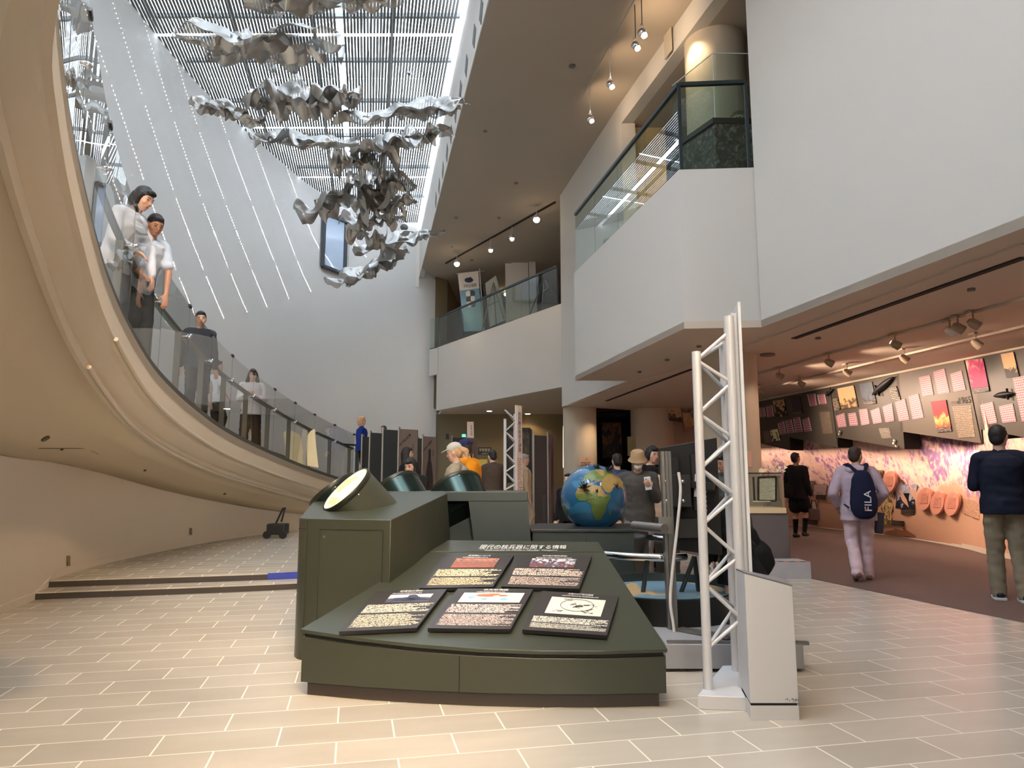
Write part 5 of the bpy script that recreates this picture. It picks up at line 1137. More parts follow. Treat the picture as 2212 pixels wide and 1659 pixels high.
MB().tube([fq(.68, .30, .06), fq(.66, .5, .07)], [.018, .022], 10).build('socket', WHITEM, scn)
cbl = catmull([tuple(pp(*p, 5.1)) for p in ((1466, 1020), (1470, 1060), (1464, 1130), (1453, 1230), (1448, 1300), (1456, 1360), (1455, 1390), (1446, 1394))], 6)
tag(MB().tube(cbl, .011, 8).build('cable', mat('cable_white', (208, 206, 204), .5), smooth=60), 'white power cable hanging down the aluminium screen stand', 'cable')

# ================================================================ WHITE TRUSS SIGN AND WEDGE BOX
def truss(name, P1, P2, P3, zt1, zt2, base, nodes, lb, panel):
    root = wthing(name, (P1[0], P1[1], 0), lb, 'truss sign')
    p1, p2, p3 = [Vector((x, y, 0)) for x, y in (P1, P2, P3)]
    MB().prism(base, 0, .07).build('base', WHITEM, root, bevel=.003)
    rp = .026
    MB().tube([p1+up*.07, p1+up*zt1], rp, 14).build('upright', WHITEM, root, smooth=50)
    MB().tube([p2+up*.07, p2+up*zt2], rp*1.1, 14).build('upright', WHITEM, root, smooth=50); MB().tube([p3+up*.07, p3+up*(zt2-.08)], rp*1.1, 14).build('upright', WHITEM, root, smooth=50)
    zs = nodes
    for i in range(len(zs)-1):
        a_, b_ = zs[i], zs[i+1]
        for q in (p2, p3):
            s_, e_ = (p1, q) if i % 2 == 0 else (q, p1); MB().tube([s_+up*a_, e_+up*b_], .011, 8).build('brace', WHITEM, root, smooth=50)
    return root
b1 = at_z(1530, 1488, .07); P1 = (b1.x, b1.y)
zs = []
k = ray(1512, 1000)
yy = b1.y
for i, py in enumerate((1402, 1330, 1262, 1200, 1133, 1070, 1012, 950, 893, 832, 778, 724)):
    xx = [1527, 1597, 1522, 1592, 1519, 1588, 1514, 1583, 1509, 1578, 1505, 1572][i]; zs.append(at_y(xx, py, yy+(0 if i % 2 == 0 else .12)).z)
P2 = (at_y(1590, 1000, yy+.0).x, yy+.02); P3 = (at_y(1573, 1000, yy+.38).x, yy+.38)
zt1 = at_y(1503, 760, yy).z; zt2_ = at_y(1575, 690, yy+.1).z
tr = truss('truss_sign', P1, P2, P3, zt1, zt2_, [(P1[0]-.09, P1[1]-.12), (P2[0]+.12, P2[1]-.2), (P3[0]+.25, P3[1]+.15), (P3[0]-.05, P3[1]+.12)], zs[:], 'white tubular truss frame with a tall panel behind the low white box', None)
pa = Vector((at_y(1604, 900, yy-.03).x, yy-.03, 0)); pb_ = Vector((pa.x+.01+.115, pa.y+.62, 0)); zpt = at_y(1594, 655, yy).z
MB().prism([(pa.x, pa.y), (pa.x+.016, pa.y-.003), (pb_.x+.016, pb_.y), (pb_.x, pb_.y)], .1, [zpt, zpt, zpt, zpt]).build('panel', mat('truss_panel', (206, 208, 208), .45), tr)
for q in (P2, P3): MB().bar((q[0]+.03, q[1]+.01, .1), (q[0]+.03, q[1]+.01, zt2_+.02), .035, .02).build('panel_rib', WHITEM, tr)
wb = wthing('white_wedge_box', (1.35, 3.95, 0), 'low white metal box with a slanting top and scuffed foot in front of the truss', 'box')
c0, c1_, c2_ = at_z(1622, 1556, 0), at_z(1727, 1556, 0), at_z(1602, 1516, 0)
zA, zB, zC = at_y(1611, 1239, c0.y).z, at_y(1716, 1267, c1_.y).z, at_y(1590, 1231, c2_.y).z
pl = [(c0.x, c0.y), (c1_.x, c1_.y), (c1_.x+.05, c1_.y+.26), (c2_.x, c2_.y)]
MB().prism(pl, 0, .07).build('foot', WHITEM, wb); MB().prism([(x+(.006 if i in (0, 3) else -.006), y+.006) for i, (x, y) in enumerate(pl)], .07, .082).build('gap', GROOVE, wb)
MB().prism(pl, .082, [zA, zB, zB+.0, zC]).build('body', mat('box_white', (196, 196, 198), .5, var=.03), wb, bevel=.003)
MB().loft([[(x, y, z+.001) for (x, y), z in zip(pl, (zA, zB, zB, zC))], [(x-.003, y-.003, z+.008) for (x, y), z in zip(pl, (zA, zB, zB, zC))]]).build('lid', mat('lid_edge', (120, 120, 122), .5), wb)
SC = mat('scuff', (50, 48, 46), .8); m = MB(); rr = random.Random(4)
for k in range(14): x = c1_.x-abs(rr.gauss(0, .035)); m.box((x, c1_.y-.001, .09+rr.uniform(0, .02)), (rr.uniform(.002, .006), .001, rr.uniform(.002, .006)))
m.build('scuffs', SC, wb)

# ================================================================ CASE WITH LETTER, HAZARD STEP
stp = wthing('low_step', (3.4, 9.4, 0), 'low white marble block with a black and orange hazard edge', 'step')
sx0, sx1 = at_y(1640, 1230, 9.1).x-.25, at_y(1752, 1235, 9.1).x; szt = at_y(1700, 1214, 9.1).z
MB().prism([(sx0, 9.1), (sx1, 9.1), (sx1-.0, 9.5), (sx0, 9.5)], 0, szt).build('block', mat('white_marble', (168, 168, 172), .4, var=.15, vscale=6), stp)
OR = mat('hazard_orange', (176, 122, 66), .6); k = 0; x = sx0
while x < sx1-.02:
    MB().prism([(x, 9.105), (min(x+.07, sx1), 9.105), (min(x+.10, sx1), 9.17), (x+.03, 9.17)], szt, szt+.003).build('stripe', BLACK if k % 2 else OR, stp); k += 1; x += .07
pc = wthing('letter_case', (3.3, 9.8, 0), 'grey pedestal with a glass case beside the front column', 'display case')
x0, x1 = at_y(1618, 1100, 9.62).x-.1, at_y(1702, 1100, 9.62).x; zc = at_y(1660, 1097, 9.62).z; zcc = at_y(1660, 1022, 9.7).z
MB().prism([(x0, 9.62), (x1, 9.62), (x1+.0, 10.2), (x0, 10.2)], 0, zc-.07).build('pedestal', mat('pedestal_grey', (104, 96, 94), .5), pc, bevel=.004)
MB().prism([(x0-.01, 9.60), (x1-.03, 9.60), (x1-.03, 10.2), (x0, 10.2)], zc-.07, zc).build('collar', mat('collar_cream', (226, 200, 160), .6), pc)
gx0, gx1 = x0+.06, x1-.06
for a_, b_ in (((gx0, 9.66), (gx1, 9.66)), ((gx1, 9.66), (gx1, 10.1)), ((gx0, 10.1), (gx1, 10.1))): MB().bar((*a_, (zc+zcc)/2), (*b_, (zc+zcc)/2), .008, zcc-zc).build('pane', GLASS, pc)
m = MB()
for a_, b_ in (((gx0, 9.66), (gx1, 9.66)), ((gx1, 9.66), (gx1, 10.1)), ((gx0, 10.1), (gx1, 10.1))): m.bar((*a_, zcc), (*b_, zcc), .012)
m.build('top_edge', RAILM, pc)
FR = [at_y(1638, 1031, 9.8), at_y(1676, 1030, 9.8), at_y(1676, 1082, 9.8), at_y(1638, 1081, 9.8)]
fr_ = wthing('framed_letter', tuple(sum(FR, Vector())/4), 'dark-framed white letter standing inside the glass case', 'framed letter')
for k in range(4): MB().bar(FR[k], FR[(k+1) % 4], .022).build('frame', BLACK, fr_)
board('letter', FR, .008, text_mat('letter_text', (240, 222, 190), (150, 130, 106), 16, 14, 401, .4), fr_)
MB().bar((FR[0]+FR[3])/2-Vector((.06, 0, .16)), (FR[0]+FR[3])/2-Vector((.06, 0, -.16)), .02).build('wing', BLACK, fr_)
tag(MB().box(at_y(1645, 1083, 9.75)+up*.0, (.2, .12, .012)).build('caption_card', mat('card_white', (236, 226, 206), .6)), 'small white card lying in the glass case before the framed letter', 'card')
m = MB(); rr = random.Random(7); cc = at_y(1672, 1020, 10.3)
crn = wthing('paper_cranes', (cc.x, cc.y, 0), 'bunch of pale folded paper shapes showing above the glass case', 'paper cranes')
for k in range(16): p = cc+Vector((rr.uniform(-.22, .22), rr.uniform(-.05, .05), rr.uniform(-.05, .10))); MB().loft([[p, p+Vector((.05, 0, .03)), p+Vector((.01, .03, .06))], [p+Vector((0, .01, 0)), p+Vector((.05, .01, .03)), p+Vector((.01, .04, .06))]]).build('crane', mat('paper_pale', (238, 216, 170), .8), crn)
MB().box((cc.x, cc.y+.05, (cc.z-.05)/2), (.26, .1, cc.z-.05)).build('stand', mat('crane_stand', (170, 140, 110), .7), crn)

# ================================================================ GALLERY TRACK LIGHTS
trk = [((1640, 808), (2230, 640)), ((1640, 842), (2230, 700)), ((1300, 862), (1500, 842))]
for k, (a_, b_) in enumerate(trk[:2]):
    A, B = at_z(*a_, 3.28), at_z(*b_, 3.28); tag(MB().bar(A, B, .03, .035).build('lighting_track', SOFFIT), ['long lighting track of the gallery, nearer the atrium', 'long lighting track of the gallery, nearer the mural'][k], 'track')
TLs = [(1684, 812, 'first lamp from the left on the nearer gallery track'), (1791, 783, 'second lamp from the left on the nearer gallery track'), (1934, 744, 'third lamp from the left on the nearer gallery track'), (2053, 716, 'white lit lamp head, brightest on the gallery ceiling'), (2070, 708, 'lamp right beside the white lit lamp head'), (2103, 699, 'lamp furthest right on the nearer gallery track'),
       (1645, 845, 'lamp half hidden by the front column on the mural track'), (1731, 829, 'second lamp from the left on the mural track'), (1830, 804, 'third lamp from the left on the mural track'), (1953, 774, 'fourth lamp from the left on the mural track'), (2109, 742, 'lamp furthest right on the mural track')]
LAMPM = mat('lamp_beige', (168, 148, 124), .45); LAMPW = mat('lamp_white', (245, 235, 220), .4)
for i, (px, py, lb) in enumerate(TLs):
    p = at_z(px, py, 3.12); L_ = wthing('track_spotlight', tuple(p), lb, 'spotlight', 'track spotlights of the gallery')
    tgt = Vector((8.2, p.y-.4, 1.4)); d = (tgt-p).normalized()
    MB().box(p+up*.15+Vector((0, .06, 0)), (.05, .14, .03)).build('adapter', LAMPM, L_); MB().tube([p+up*.14, p+up*.02], .01, 8).build('stem', LAMPM, L_)
    hd_ = MB().tube([p-d*.07, p-d*.02, p+d*.07], [.03, .055, .06], 14).build('head', LAMPW if i == 3 else LAMPM, L_, smooth=50)
    MB().tube([p+d*.064, p+d*.068], .05, 14).build('bulb', BULB, hd_)
    spot('track_beam', tuple(p+d*.1), tuple(tgt+Vector((0, 0, .5 if i in (0, 1, 6, 7) else 0))), 150 if i in (0, 1, 6, 7, 8) else 85, PINK, 105, .9)
for k, (x, y) in enumerate(((7.2, 5.5), (6.3, 6.8))): spot('track_beam', (x-1.6, y, 3.1), (8.2, y+1.5, 1.5), 70, PINK, 80, .8)
for k, (x, y) in enumerate(((4.9, 7.0), (5.3, 10.0), (5.0, 13.5), (3.8, 17))):
    spot('down_spot', (x, y, 3.22), (x+.01, y, 0), 70, (1, .78, .64), 140, .9)  # fill spots without fixtures, added to light the gallery
# wash on the round columns and far room
spot('column_wash', (2.7, 19.3, 3.15), (2.1, 20.2, 1.2), 60, WARM, 90, .9); spot('column_wash', (4.4, 11.0, 3.1), (3.8, 11.6, 1.2), 26, PINK, 90, .9)
for k, (px, py) in enumerate(((1057, 887.5), (1140, 893.5), (1213, 903))):
    p = at_z(px, py, 3.97); o = wthing('downlight', tuple(p), ['round downlight under the far balcony, left', 'round downlight under the far balcony, middle', 'round downlight under the far balcony, right next to the column'][k], 'lamp')
    MB().tube([p+up*.03, p-up*.01], .13, 20).build('ring', WHITEM, o); MB().tube([p-up*.008, p-up*.02], .10, 20).build('bulb', glow('downlight_glow2', (255, 226, 190), 14), o)
    spot('down_spot', (p.x, p.y, 3.9), (p.x, p.y, 0), 90, WARM, 130, .9)
spot('upper_wash', (3.4, 13.2, 8.6), (3.3, 15.0, 6.4), 90, (1, .72, .36), 100, .8)
spot('upper_wash', (3.0, 11.5, 8.9), (3.8, 11.8, 7.4), 50, WARM, 110, .9)

# ================================================================ FIN PANELS AND FAR TRUSS
FIN = mat('fin_dark', (48, 54, 56), .45, var=.08); FINE = mat('fin_edge', (140, 134, 128), .5); FINP = mat('fin_picture', (104, 92, 86), .5, var=.1); SIL = mat('silhouette', (38, 32, 30), .55)
def deckz(y):
    for a, b in zip(RP, RP[1:]):
        if b.y <= y <= a.y: return a.z+(b.z-a.z)*(a.y-y)/(a.y-b.y+1e-9)
    return 1.05
def fin(x0, x1, py, Y, lb, pict=None, edge=9, Yb=None, zb=.15):
    """tall free-standing exhibit panel: pale front edge on the left, broad face turned to the camera"""
    a, e, b = at_y(x0, py, Y), at_y(x0+edge, py, Y), at_y(x1, py+ (3 if Yb else 1), Yb or Y+.25)
    root = wthing('exhibit_panel', (a.x, a.y, zb), lb, 'exhibit panel', 'tall dark exhibit panels'); zt = a.z
    MB().prism([(e.x, Y+.01), (b.x, b.y), (b.x, b.y+.07), (e.x, Y+.09)], zb, zt-.02).build('face', FINP if pict else FIN, root)
    MB().prism([(a.x, Y-.02), (e.x, Y-.02), (e.x, Y+.13), (a.x, Y+.13)], zb, zt+.02).build('edge', FINE, root)
    if pict:
        P = [Vector((e.x+.01, Y+.002, zt-.04)), Vector((b.x-.01, b.y-.008, zt-.04)), Vector((b.x-.01, b.y-.008, zb+.1)), Vector((e.x+.01, Y+.002, zb+.1))]
        if pict == 'missile': prof_ = [(0, .27, .006), (.2, .27, .03), (.35, .36, .05), (.36, .6, .17), (.45, .72, .18), (.8, .86, .16), (.9, .97, .1)]
        ax, widths = {'rocket': (.52, [(.16, .03), (.2, .1), (.28, .1), (.29, .05), (.42, .06), (.5, .2), (.62, .25), (.98, .22)]), 'bomb': (.5, [(.12, .04), (.14, .1), (.24, .1), (.27, .16), (.42, .3), (.6, .3), (.78, .2), (.84, .12), (.95, .16)]), 'slim': (.5, [(.06, .03), (.2, .12), (.3, .16), (.55, .14), (.75, .06), (.97, .05)])}[pict]
        L_ = [sub_quad(P, ax-w_, v, 1, 1, .004)[0] for v, w_ in widths]; R2 = [sub_quad(P, ax+w_, v, 1, 1, .004)[0] for v, w_ in widths]
        MB().loft([[l, r, r+Vector((0, .003, 0)), l+Vector((0, .003, 0))] for l, r in zip(L_, R2)]).build('silhouette', SIL if pict != 'slim' else mat('sil_brown', (70, 44, 34), .5), root)
        if pict == 'rocket': board('stripe', sub_quad(P, .53, .17, .66, .62, .006), .001, mat('rocket_cream', (186, 160, 120), .5), root)
        if pict == 'slim':
            for u in (.42, .58): MB().bar(sub_quad(P, u, .5, 1, 1, .008)[0], sub_quad(P, u, .95, 1, 1, .008)[0], .018, .004).build('stripe', mat('sil_line', (40, 26, 22), .5), root)
        tq = sub_quad(P, .05, .26, .55, .31, .005); tq = [P[0].lerp(P[3], .13), P[0].lerp(P[1], .6).lerp(P[3].lerp(P[2], .6), .02), P[0].lerp(P[1], .66).lerp(P[3].lerp(P[2], .66), .05), P[0].lerp(P[3], .16)]
        board('title', [q+Vector((0, -.006, 0)) for q in tq], .001, text_mat('fin_t_%d' % x0, (104, 92, 86), (50, 42, 38), 1, 8, x0, .9), root)
        board('text_block', sub_quad(P, .72, .12, .84, .2, .005), .001, text_mat('fin_b_%d' % x0, (104, 92, 86), (56, 46, 42), 8, 3, x0+1, .6), root)
    return root
fin(781, 798, 940, 14.2, 'narrow dark exhibit panel furthest left, below the blonde visitor', edge=2.5)
fin(798, 826, 932, 13.6, 'dark exhibit panel second from the left', edge=2.5)
fin(826, 860, 925, 12.8, 'tallest plain dark exhibit panel, third from the left', edge=3)
fin(860, 902, 924, 12.7, 'brown exhibit panel with a black rocket silhouette and cream stripe', 'rocket', edge=2.5)
fin(902, 912, 944, 14.6, 'narrow dark exhibit panel between the rocket and bomb silhouette panels', edge=.5)
fin(912, 943, 940, 13.6, 'brown exhibit panel with a fat bomb silhouette', 'bomb', edge=2)
fin(976, 1006, 943, 15.3, 'dark exhibit panel behind the two visitors in caps', edge=1.5)
fin(1006, 1031, 943, 14.9, 'brown exhibit panel just behind the orange shirt', 'rocket', edge=1.5)
fin(1150, 1183, 938, 14.0, 'dark exhibit panel to the left of the globe', edge=4)
fin(1182, 1201, 935, 13.2, 'brown exhibit panel with a slim reddish silhouette left of the globe', 'slim', edge=2, Yb=13.6)
# far truss with text panel, small hanging sign
yt = 11.9; f1 = at_y(1091, 905, yt); f2 = at_y(1119, 880, yt)
z0n = [at_y(1100, y, yt).z for y in (1058, 1045, 1020, 1003, 978, 955, 932, 908, 886)]
ft = truss('truss_sign', (f1.x, yt), (f2.x-.02, yt), (f2.x-.05, yt+.35), f1.z, f2.z, [(f1.x-.1, yt-.1), (f2.x+.1, yt-.1), (f2.x+.05, yt+.5)], [z-.0 for z in z0n], 'distant white truss with a narrow vertical text panel, left of the dark doorway', None)
fp = [at_y(1115, 875, yt-.04), at_y(1127, 877, yt+.06), at_y(1131, 1056, yt+.06), at_y(1118, 1056, yt-.04)]; fp[2].z = fp[3].z = .3
board('panel', fp, .03, mat('sign_cream', (214, 190, 176), .5), ft)
text_obj('lettering', '核\n兵\n器\nの\n現\n状\nと\n課\n題', sub_quad(fp, .25, .05, .8, .36, .004), TXD, ft)
board('text_block', sub_quad(fp, .12, .4, .9, .98, .004), .001, text_mat('far_text', (214, 190, 176), (130, 96, 88), 40, 5, 500, .6), ft)
sg = wthing('hanging_sign', tuple(at_y(1016, 925, 16)), 'small white vertical sign above the orange-shirted visitor', 'sign'); P = [at_y(1009, 911, 16), at_y(1023, 911, 16), at_y(1024, 960, 16), at_y(1009, 960, 16)]
board('plate', P, .03, mat('sign_cream', (214, 190, 176), .5), sg); text_obj('lettering', '世\n界\nの\n核', sub_quad(P, .5, .15, .8, .6, .01), TXD, sg); MB().bar(Vector((P[2].x-.08, 16.02, P[2].z+.1)), Vector((P[2].x-.08, 16.02, .15)), .05).build('post', WHITEM, sg)
# things on the far room wall
def wallpic(name, px, y, m_, lb, cat, th=.04, fr=None):
    P = [at_y(a, b, y) for a, b in px]; root = wthing(name, tuple(sum(P, Vector())/4), lb, cat); board('panel', P, th, m_, root, BLACK)
    if fr:
        for k in range(4): MB().bar(P[k]-Vector((0, .02, 0)), P[(k+1) % 4]-Vector((0, .02, 0)), fr).build('frame', BLACK, root)
    return root
wallpic('picture_case', [(1095, 927), (1146, 927), (1146, 1040), (1096, 1040)], 21, pic_mat('far_pic', [(0, (24, 22, 20)), (.5, (52, 46, 38)), (.7, (96, 84, 62)), (1, (40, 36, 30))], 3, .8, seed=33), 'large dark framed picture behind the distant truss', 'picture', fr=.08)
wallpic('wall_sign', [(963, 937), (970, 937), (970, 949), (963, 949)], 24, mat('sign_dark', (40, 38, 40), .6), 'tiny black sign on the far wall left of the caps', 'sign')
nb_ = wallpic('notice_board', [(1032, 966), (1062, 966), (1062, 983), (1032, 983)], 18, mat('notice_black', (30, 28, 28), .5), 'black notice with pale lettering behind the boy in the brown jacket', 'sign')
P = [at_y(a, b, 17.95) for a, b in ((1032, 966), (1062, 966), (1062, 983), (1032, 983))]
text_obj('lettering', '平和宣言', sub_quad(P, .1, .15, .9, .55, .01), mat('lettering_gold', (206, 190, 140), .5), nb_); board('text_block', sub_quad(P, .3, .7, .95, .9, .01), .001, text_mat('nb_t', (30, 28, 28), (170, 160, 130), 2, 12, 510), nb_)
wallpic('notice_card', [(1034, 992), (1053, 992), (1053, 1024), (1034, 1024)], 18, pic_mat('yellow_card', [(0, (176, 160, 120)), (.4, (196, 180, 130)), (.55, (206, 180, 60)), (1, (180, 166, 126))], 3, .6, seed=5), 'cream notice with a yellow mark beside the boy in the brown jacket', 'sign')
wallpic('exit_light', [(998, 938), (1006, 938), (1006, 944), (998, 944)], 22, glow('exit_green2', (80, 220, 160), 2), 'tiny green exit light on the far room wall', 'sign')
MB2 = wallpic('door_light', [(1216, 921), (1222, 921), (1222, 1010), (1216, 1010)], 21.3, glow('door_gap_light', (255, 238, 200), 2.2), 'bright vertical light gap left of the back column', 'light')
wd = wallpic('caution_sign', [(1252, 988), (1280, 988), (1280, 1006), (1252, 1006)], 19.88, mat('caution_cream', (214, 176, 142), .6), 'caution notice with a triangle on the back column', 'sign', th=.01)
P = [at_y(a, b, 19.87) for a, b in ((1252, 988), (1280, 988), (1280, 1006), (1252, 1006))]; T_ = [sub_quad(P, u, v, 1, 1, .01)[0] for u, v in ((.42, .38), (.66, .38), (.54, .04))]
for k in range(3): MB().bar(T_[k], T_[(k+1) % 3], .018, .004).build('triangle', TXN, wd)
text_obj('lettering', '!', sub_quad(P, .52, .15, .56, .34, .012), TXN, wd); board('text_block', sub_quad(P, .08, .5, .96, .95, .008), .001, text_mat('caution_t', (214, 176, 142), (90, 66, 52), 2, 10, 520, .7), wd)
wd = wallpic('caution_sign', [(1612, 973), (1624, 973), (1624, 1008), (1612, 1008)], 11.41, mat('caution_cream2', (226, 178, 150), .6), 'pale notice on the front column at the edge of the truss', 'sign', th=.01)
# low glowing counter and blue strip seen between the panels
box_thing('counter', (at_y(1010, 1050, 14).x-.1, 14.4, .55), (3.4, .5, .8), mat('counter_dark', (40, 38, 38), .5), 'dark low counter behind the visitors in caps', 'counter')
o = box_thing('counter_light', (at_y(1040, 1045, 14).x, 14.12, .98), (.75, .05, .26), glow('counter_glow', (255, 214, 160), 1.3), 'bright lit counter front beside the boy in the brown jacket', 'light box')
o = box_thing('blue_strip', (at_y(1207, 1117, 12.8).x, 12.8, .33), (.42, .05, .10), BLUE, 'blue strip on the step between the exhibit panel and the globe', 'tape')
# vacuum trolley in the dark corner under the ramp
vc = at_y(600, 1148, 13.6); vt = wthing('cleaning_trolley', (vc.x, 13.6, .15), 'black folded wheeled trolley in the dark corner under the ramp', 'trolley')
MB().box((vc.x, 13.6, .32), (.34, .3, .2)).build('body', BLACK, vt, bevel=.02)
for dx in (-.16, .14): MB().tube([(vc.x+dx, 13.45, .22), (vc.x+dx, 13.50, .22)], .07, 16).build('wheel', BLACK, vt)
MB().tube([(vc.x-.05, 13.6, .4), (vc.x+.08, 13.6, .7), (vc.x+.12, 13.6, .72), (vc.x+.06, 13.6, .45)], .018, 8).build('handle', BLACK, vt)
# wall outlets, ceiling bits under the ramp
for px, py, w_, h_, lb in ((147, 1211, 5, 22, 'small upright wall plate beside the steps'), (411, 1148, 4, 15, 'small upright wall plate on the peach-lit wall under the ramp')):
    q = [at_curve(px-w_/2, py-h_/2, lowplan), at_curve(px+w_/2, py-h_/2, lowplan), at_curve(px+w_/2, py+h_/2, lowplan), at_curve(px-w_/2, py+h_/2, lowplan)]
    tag(board('wall_plate', [p+Vector((.02, -.01, 0)) for p in q], .012, mat('plate_olive', (120, 104, 78), .6)), lb, 'wall plate')
def under_pt(px, py):
    r = ray(px, py); best = None
    for A, B in zip(rows, rows[1:]):
        for j in range(3):
            a, b, c = A[j], A[j+1], B[j]; n_ = (b-a).cross(c-a)
            if abs(r.dot(n_)) < 1e-9: continue
            t = (a-EYE).dot(n_)/r.dot(n_)
            if t <= 0: continue
            h = EYE+r*t
            if min(a.y, c.y)-.02 <= h.y <= max(a.y, c.y)+.02 and min(a.x, b.x)-.05 <= h.x <= max(a.x, b.x)+.05 and (best is None or t < best[0]): best = (t, h, n_.normalized())
    return best
for px, py, r_, lb in ((97, 946, .04, 'small square fitting on the underside of the ramp at far left'), (313, 1015, .018, 'tiny dark sensor on the underside of the ramp'), (485, 1066, .025, 'flat disc on the underside of the ramp near its low end'), (133, 969, .014, 'keyhole dot of the access hatch on the ramp underside')):
    b_ = under_pt(px, py)
    if b_: n_ = b_[2] if b_[2].z < 0 else -b_[2]; tag(MB().tube([b_[1], b_[1]+n_*.018], r_, 14).build('ceiling_fitting', mat('fitting_brown', (96, 78, 58), .6)), lb, 'ceiling fitting')
b_ = [under_pt(*p) for p in ((76, 968), (187, 968), (213, 980))]
if all(b_):
    hp_ = [x[1]-up*.004 for x in b_]; hm = MB()
    for a, b in zip(hp_, hp_[1:]): hm.bar(a, b, .006, .006)
    tag(hm.build('hatch_outline', mat('hatch_line', (110, 92, 66), .8)), 'thin outline of an access hatch on the ramp underside', 'hatch')
struct('floor_landing', MB().prism([(-5.0, 17.0), (-2.7, 17.2), (-2.7, 19.6), (-5.4, 19.6)], .9, 1.12).build('floor_landing', RAMPM))

# ================================================================ PEOPLE
SKIN = mat('skin', (200, 160, 138), .55, var=.05); SKIN2 = mat('skin_tan', (172, 128, 104), .55, var=.05); LIP = mat('lip', (160, 84, 74), .5); EYEM = mat('eye_dark', (30, 24, 22), .3)
HBLK = mat('hair_black', (17, 14, 13), .6, var=.3, vscale=30, bump=.5, bscale=120); HBRN = mat('hair_brown', (48, 30, 22), .65, var=.3, vscale=30, bump=.5, bscale=120); HBLD = mat('hair_blond', (196, 156, 112), .5, var=.2, vscale=30, bump=.5, bscale=120); HGRY = mat('hair_grey', (150, 140, 132), .5, var=.2, vscale=30, bump=.5)
def cloth(n, rgb, **k): return mat('cloth_'+n, rgb, .85, bump=.35, bscale=22, var=.1, vscale=7, spec=.2, **k)
def remesh(m, vox, name, mat_, parent, wrinkle=0, smooth=3, seed=0):
    me = bpy.data.meshes.new('tmp'); m.bm.to_mesh(me); m.bm.free(); t = bpy.data.objects.new('tmp', me); TS.collection.objects.link(t)
    r = t.modifiers.new('r', 'REMESH'); r.mode = 'VOXEL'; r.voxel_size = vox; r.adaptivity = 0
    s_ = t.modifiers.new('s', 'SMOOTH'); s_.iterations = smooth; s_.factor = .5
    TS.view_layers[0].update(); dg = TS.view_layers[0].depsgraph
    out = bpy.data.meshes.new_from_object(t.evaluated_get(dg)); bpy.data.objects.remove(t); bpy.data.meshes.remove(me); out.name = name
    if wrinkle:
        nn_ = [v.normal.copy() for v in out.vertices]
        for v, n_ in zip(out.vertices, nn_):
            c = v.co*7+Vector((seed, 0, 0)); d_ = noise.noise(Vector((c.x, c.y, c.z*2.0)))+.5*noise.noise(c*2.4)
            v.co += n_*wrinkle*d_
    out.materials.clear(); out.shade_smooth(); return mesh_obj(name, out, mat_, parent)
ARMS = {'down': ((.05, -.02, -.28), (.07, .05, -.53)), 'fold': ((.06, .03, -.27), (-.16, .23, -.23)), 'front': ((.03, .08, -.26), (-.02, .30, -.30)), 'phone': ((.04, .05, -.27), (-.05, .24, -.10)), 'hip': ((.12, -.06, -.26), (.05, .12, -.42)),
        'table': ((.02, .18, -.24), (-.02, .32, -.46)), 'palm': ((.05, .04, -.28), (-.10, .26, -.20)), 'sway': ((.06, -.08, -.27), (.09, -.02, -.52))}
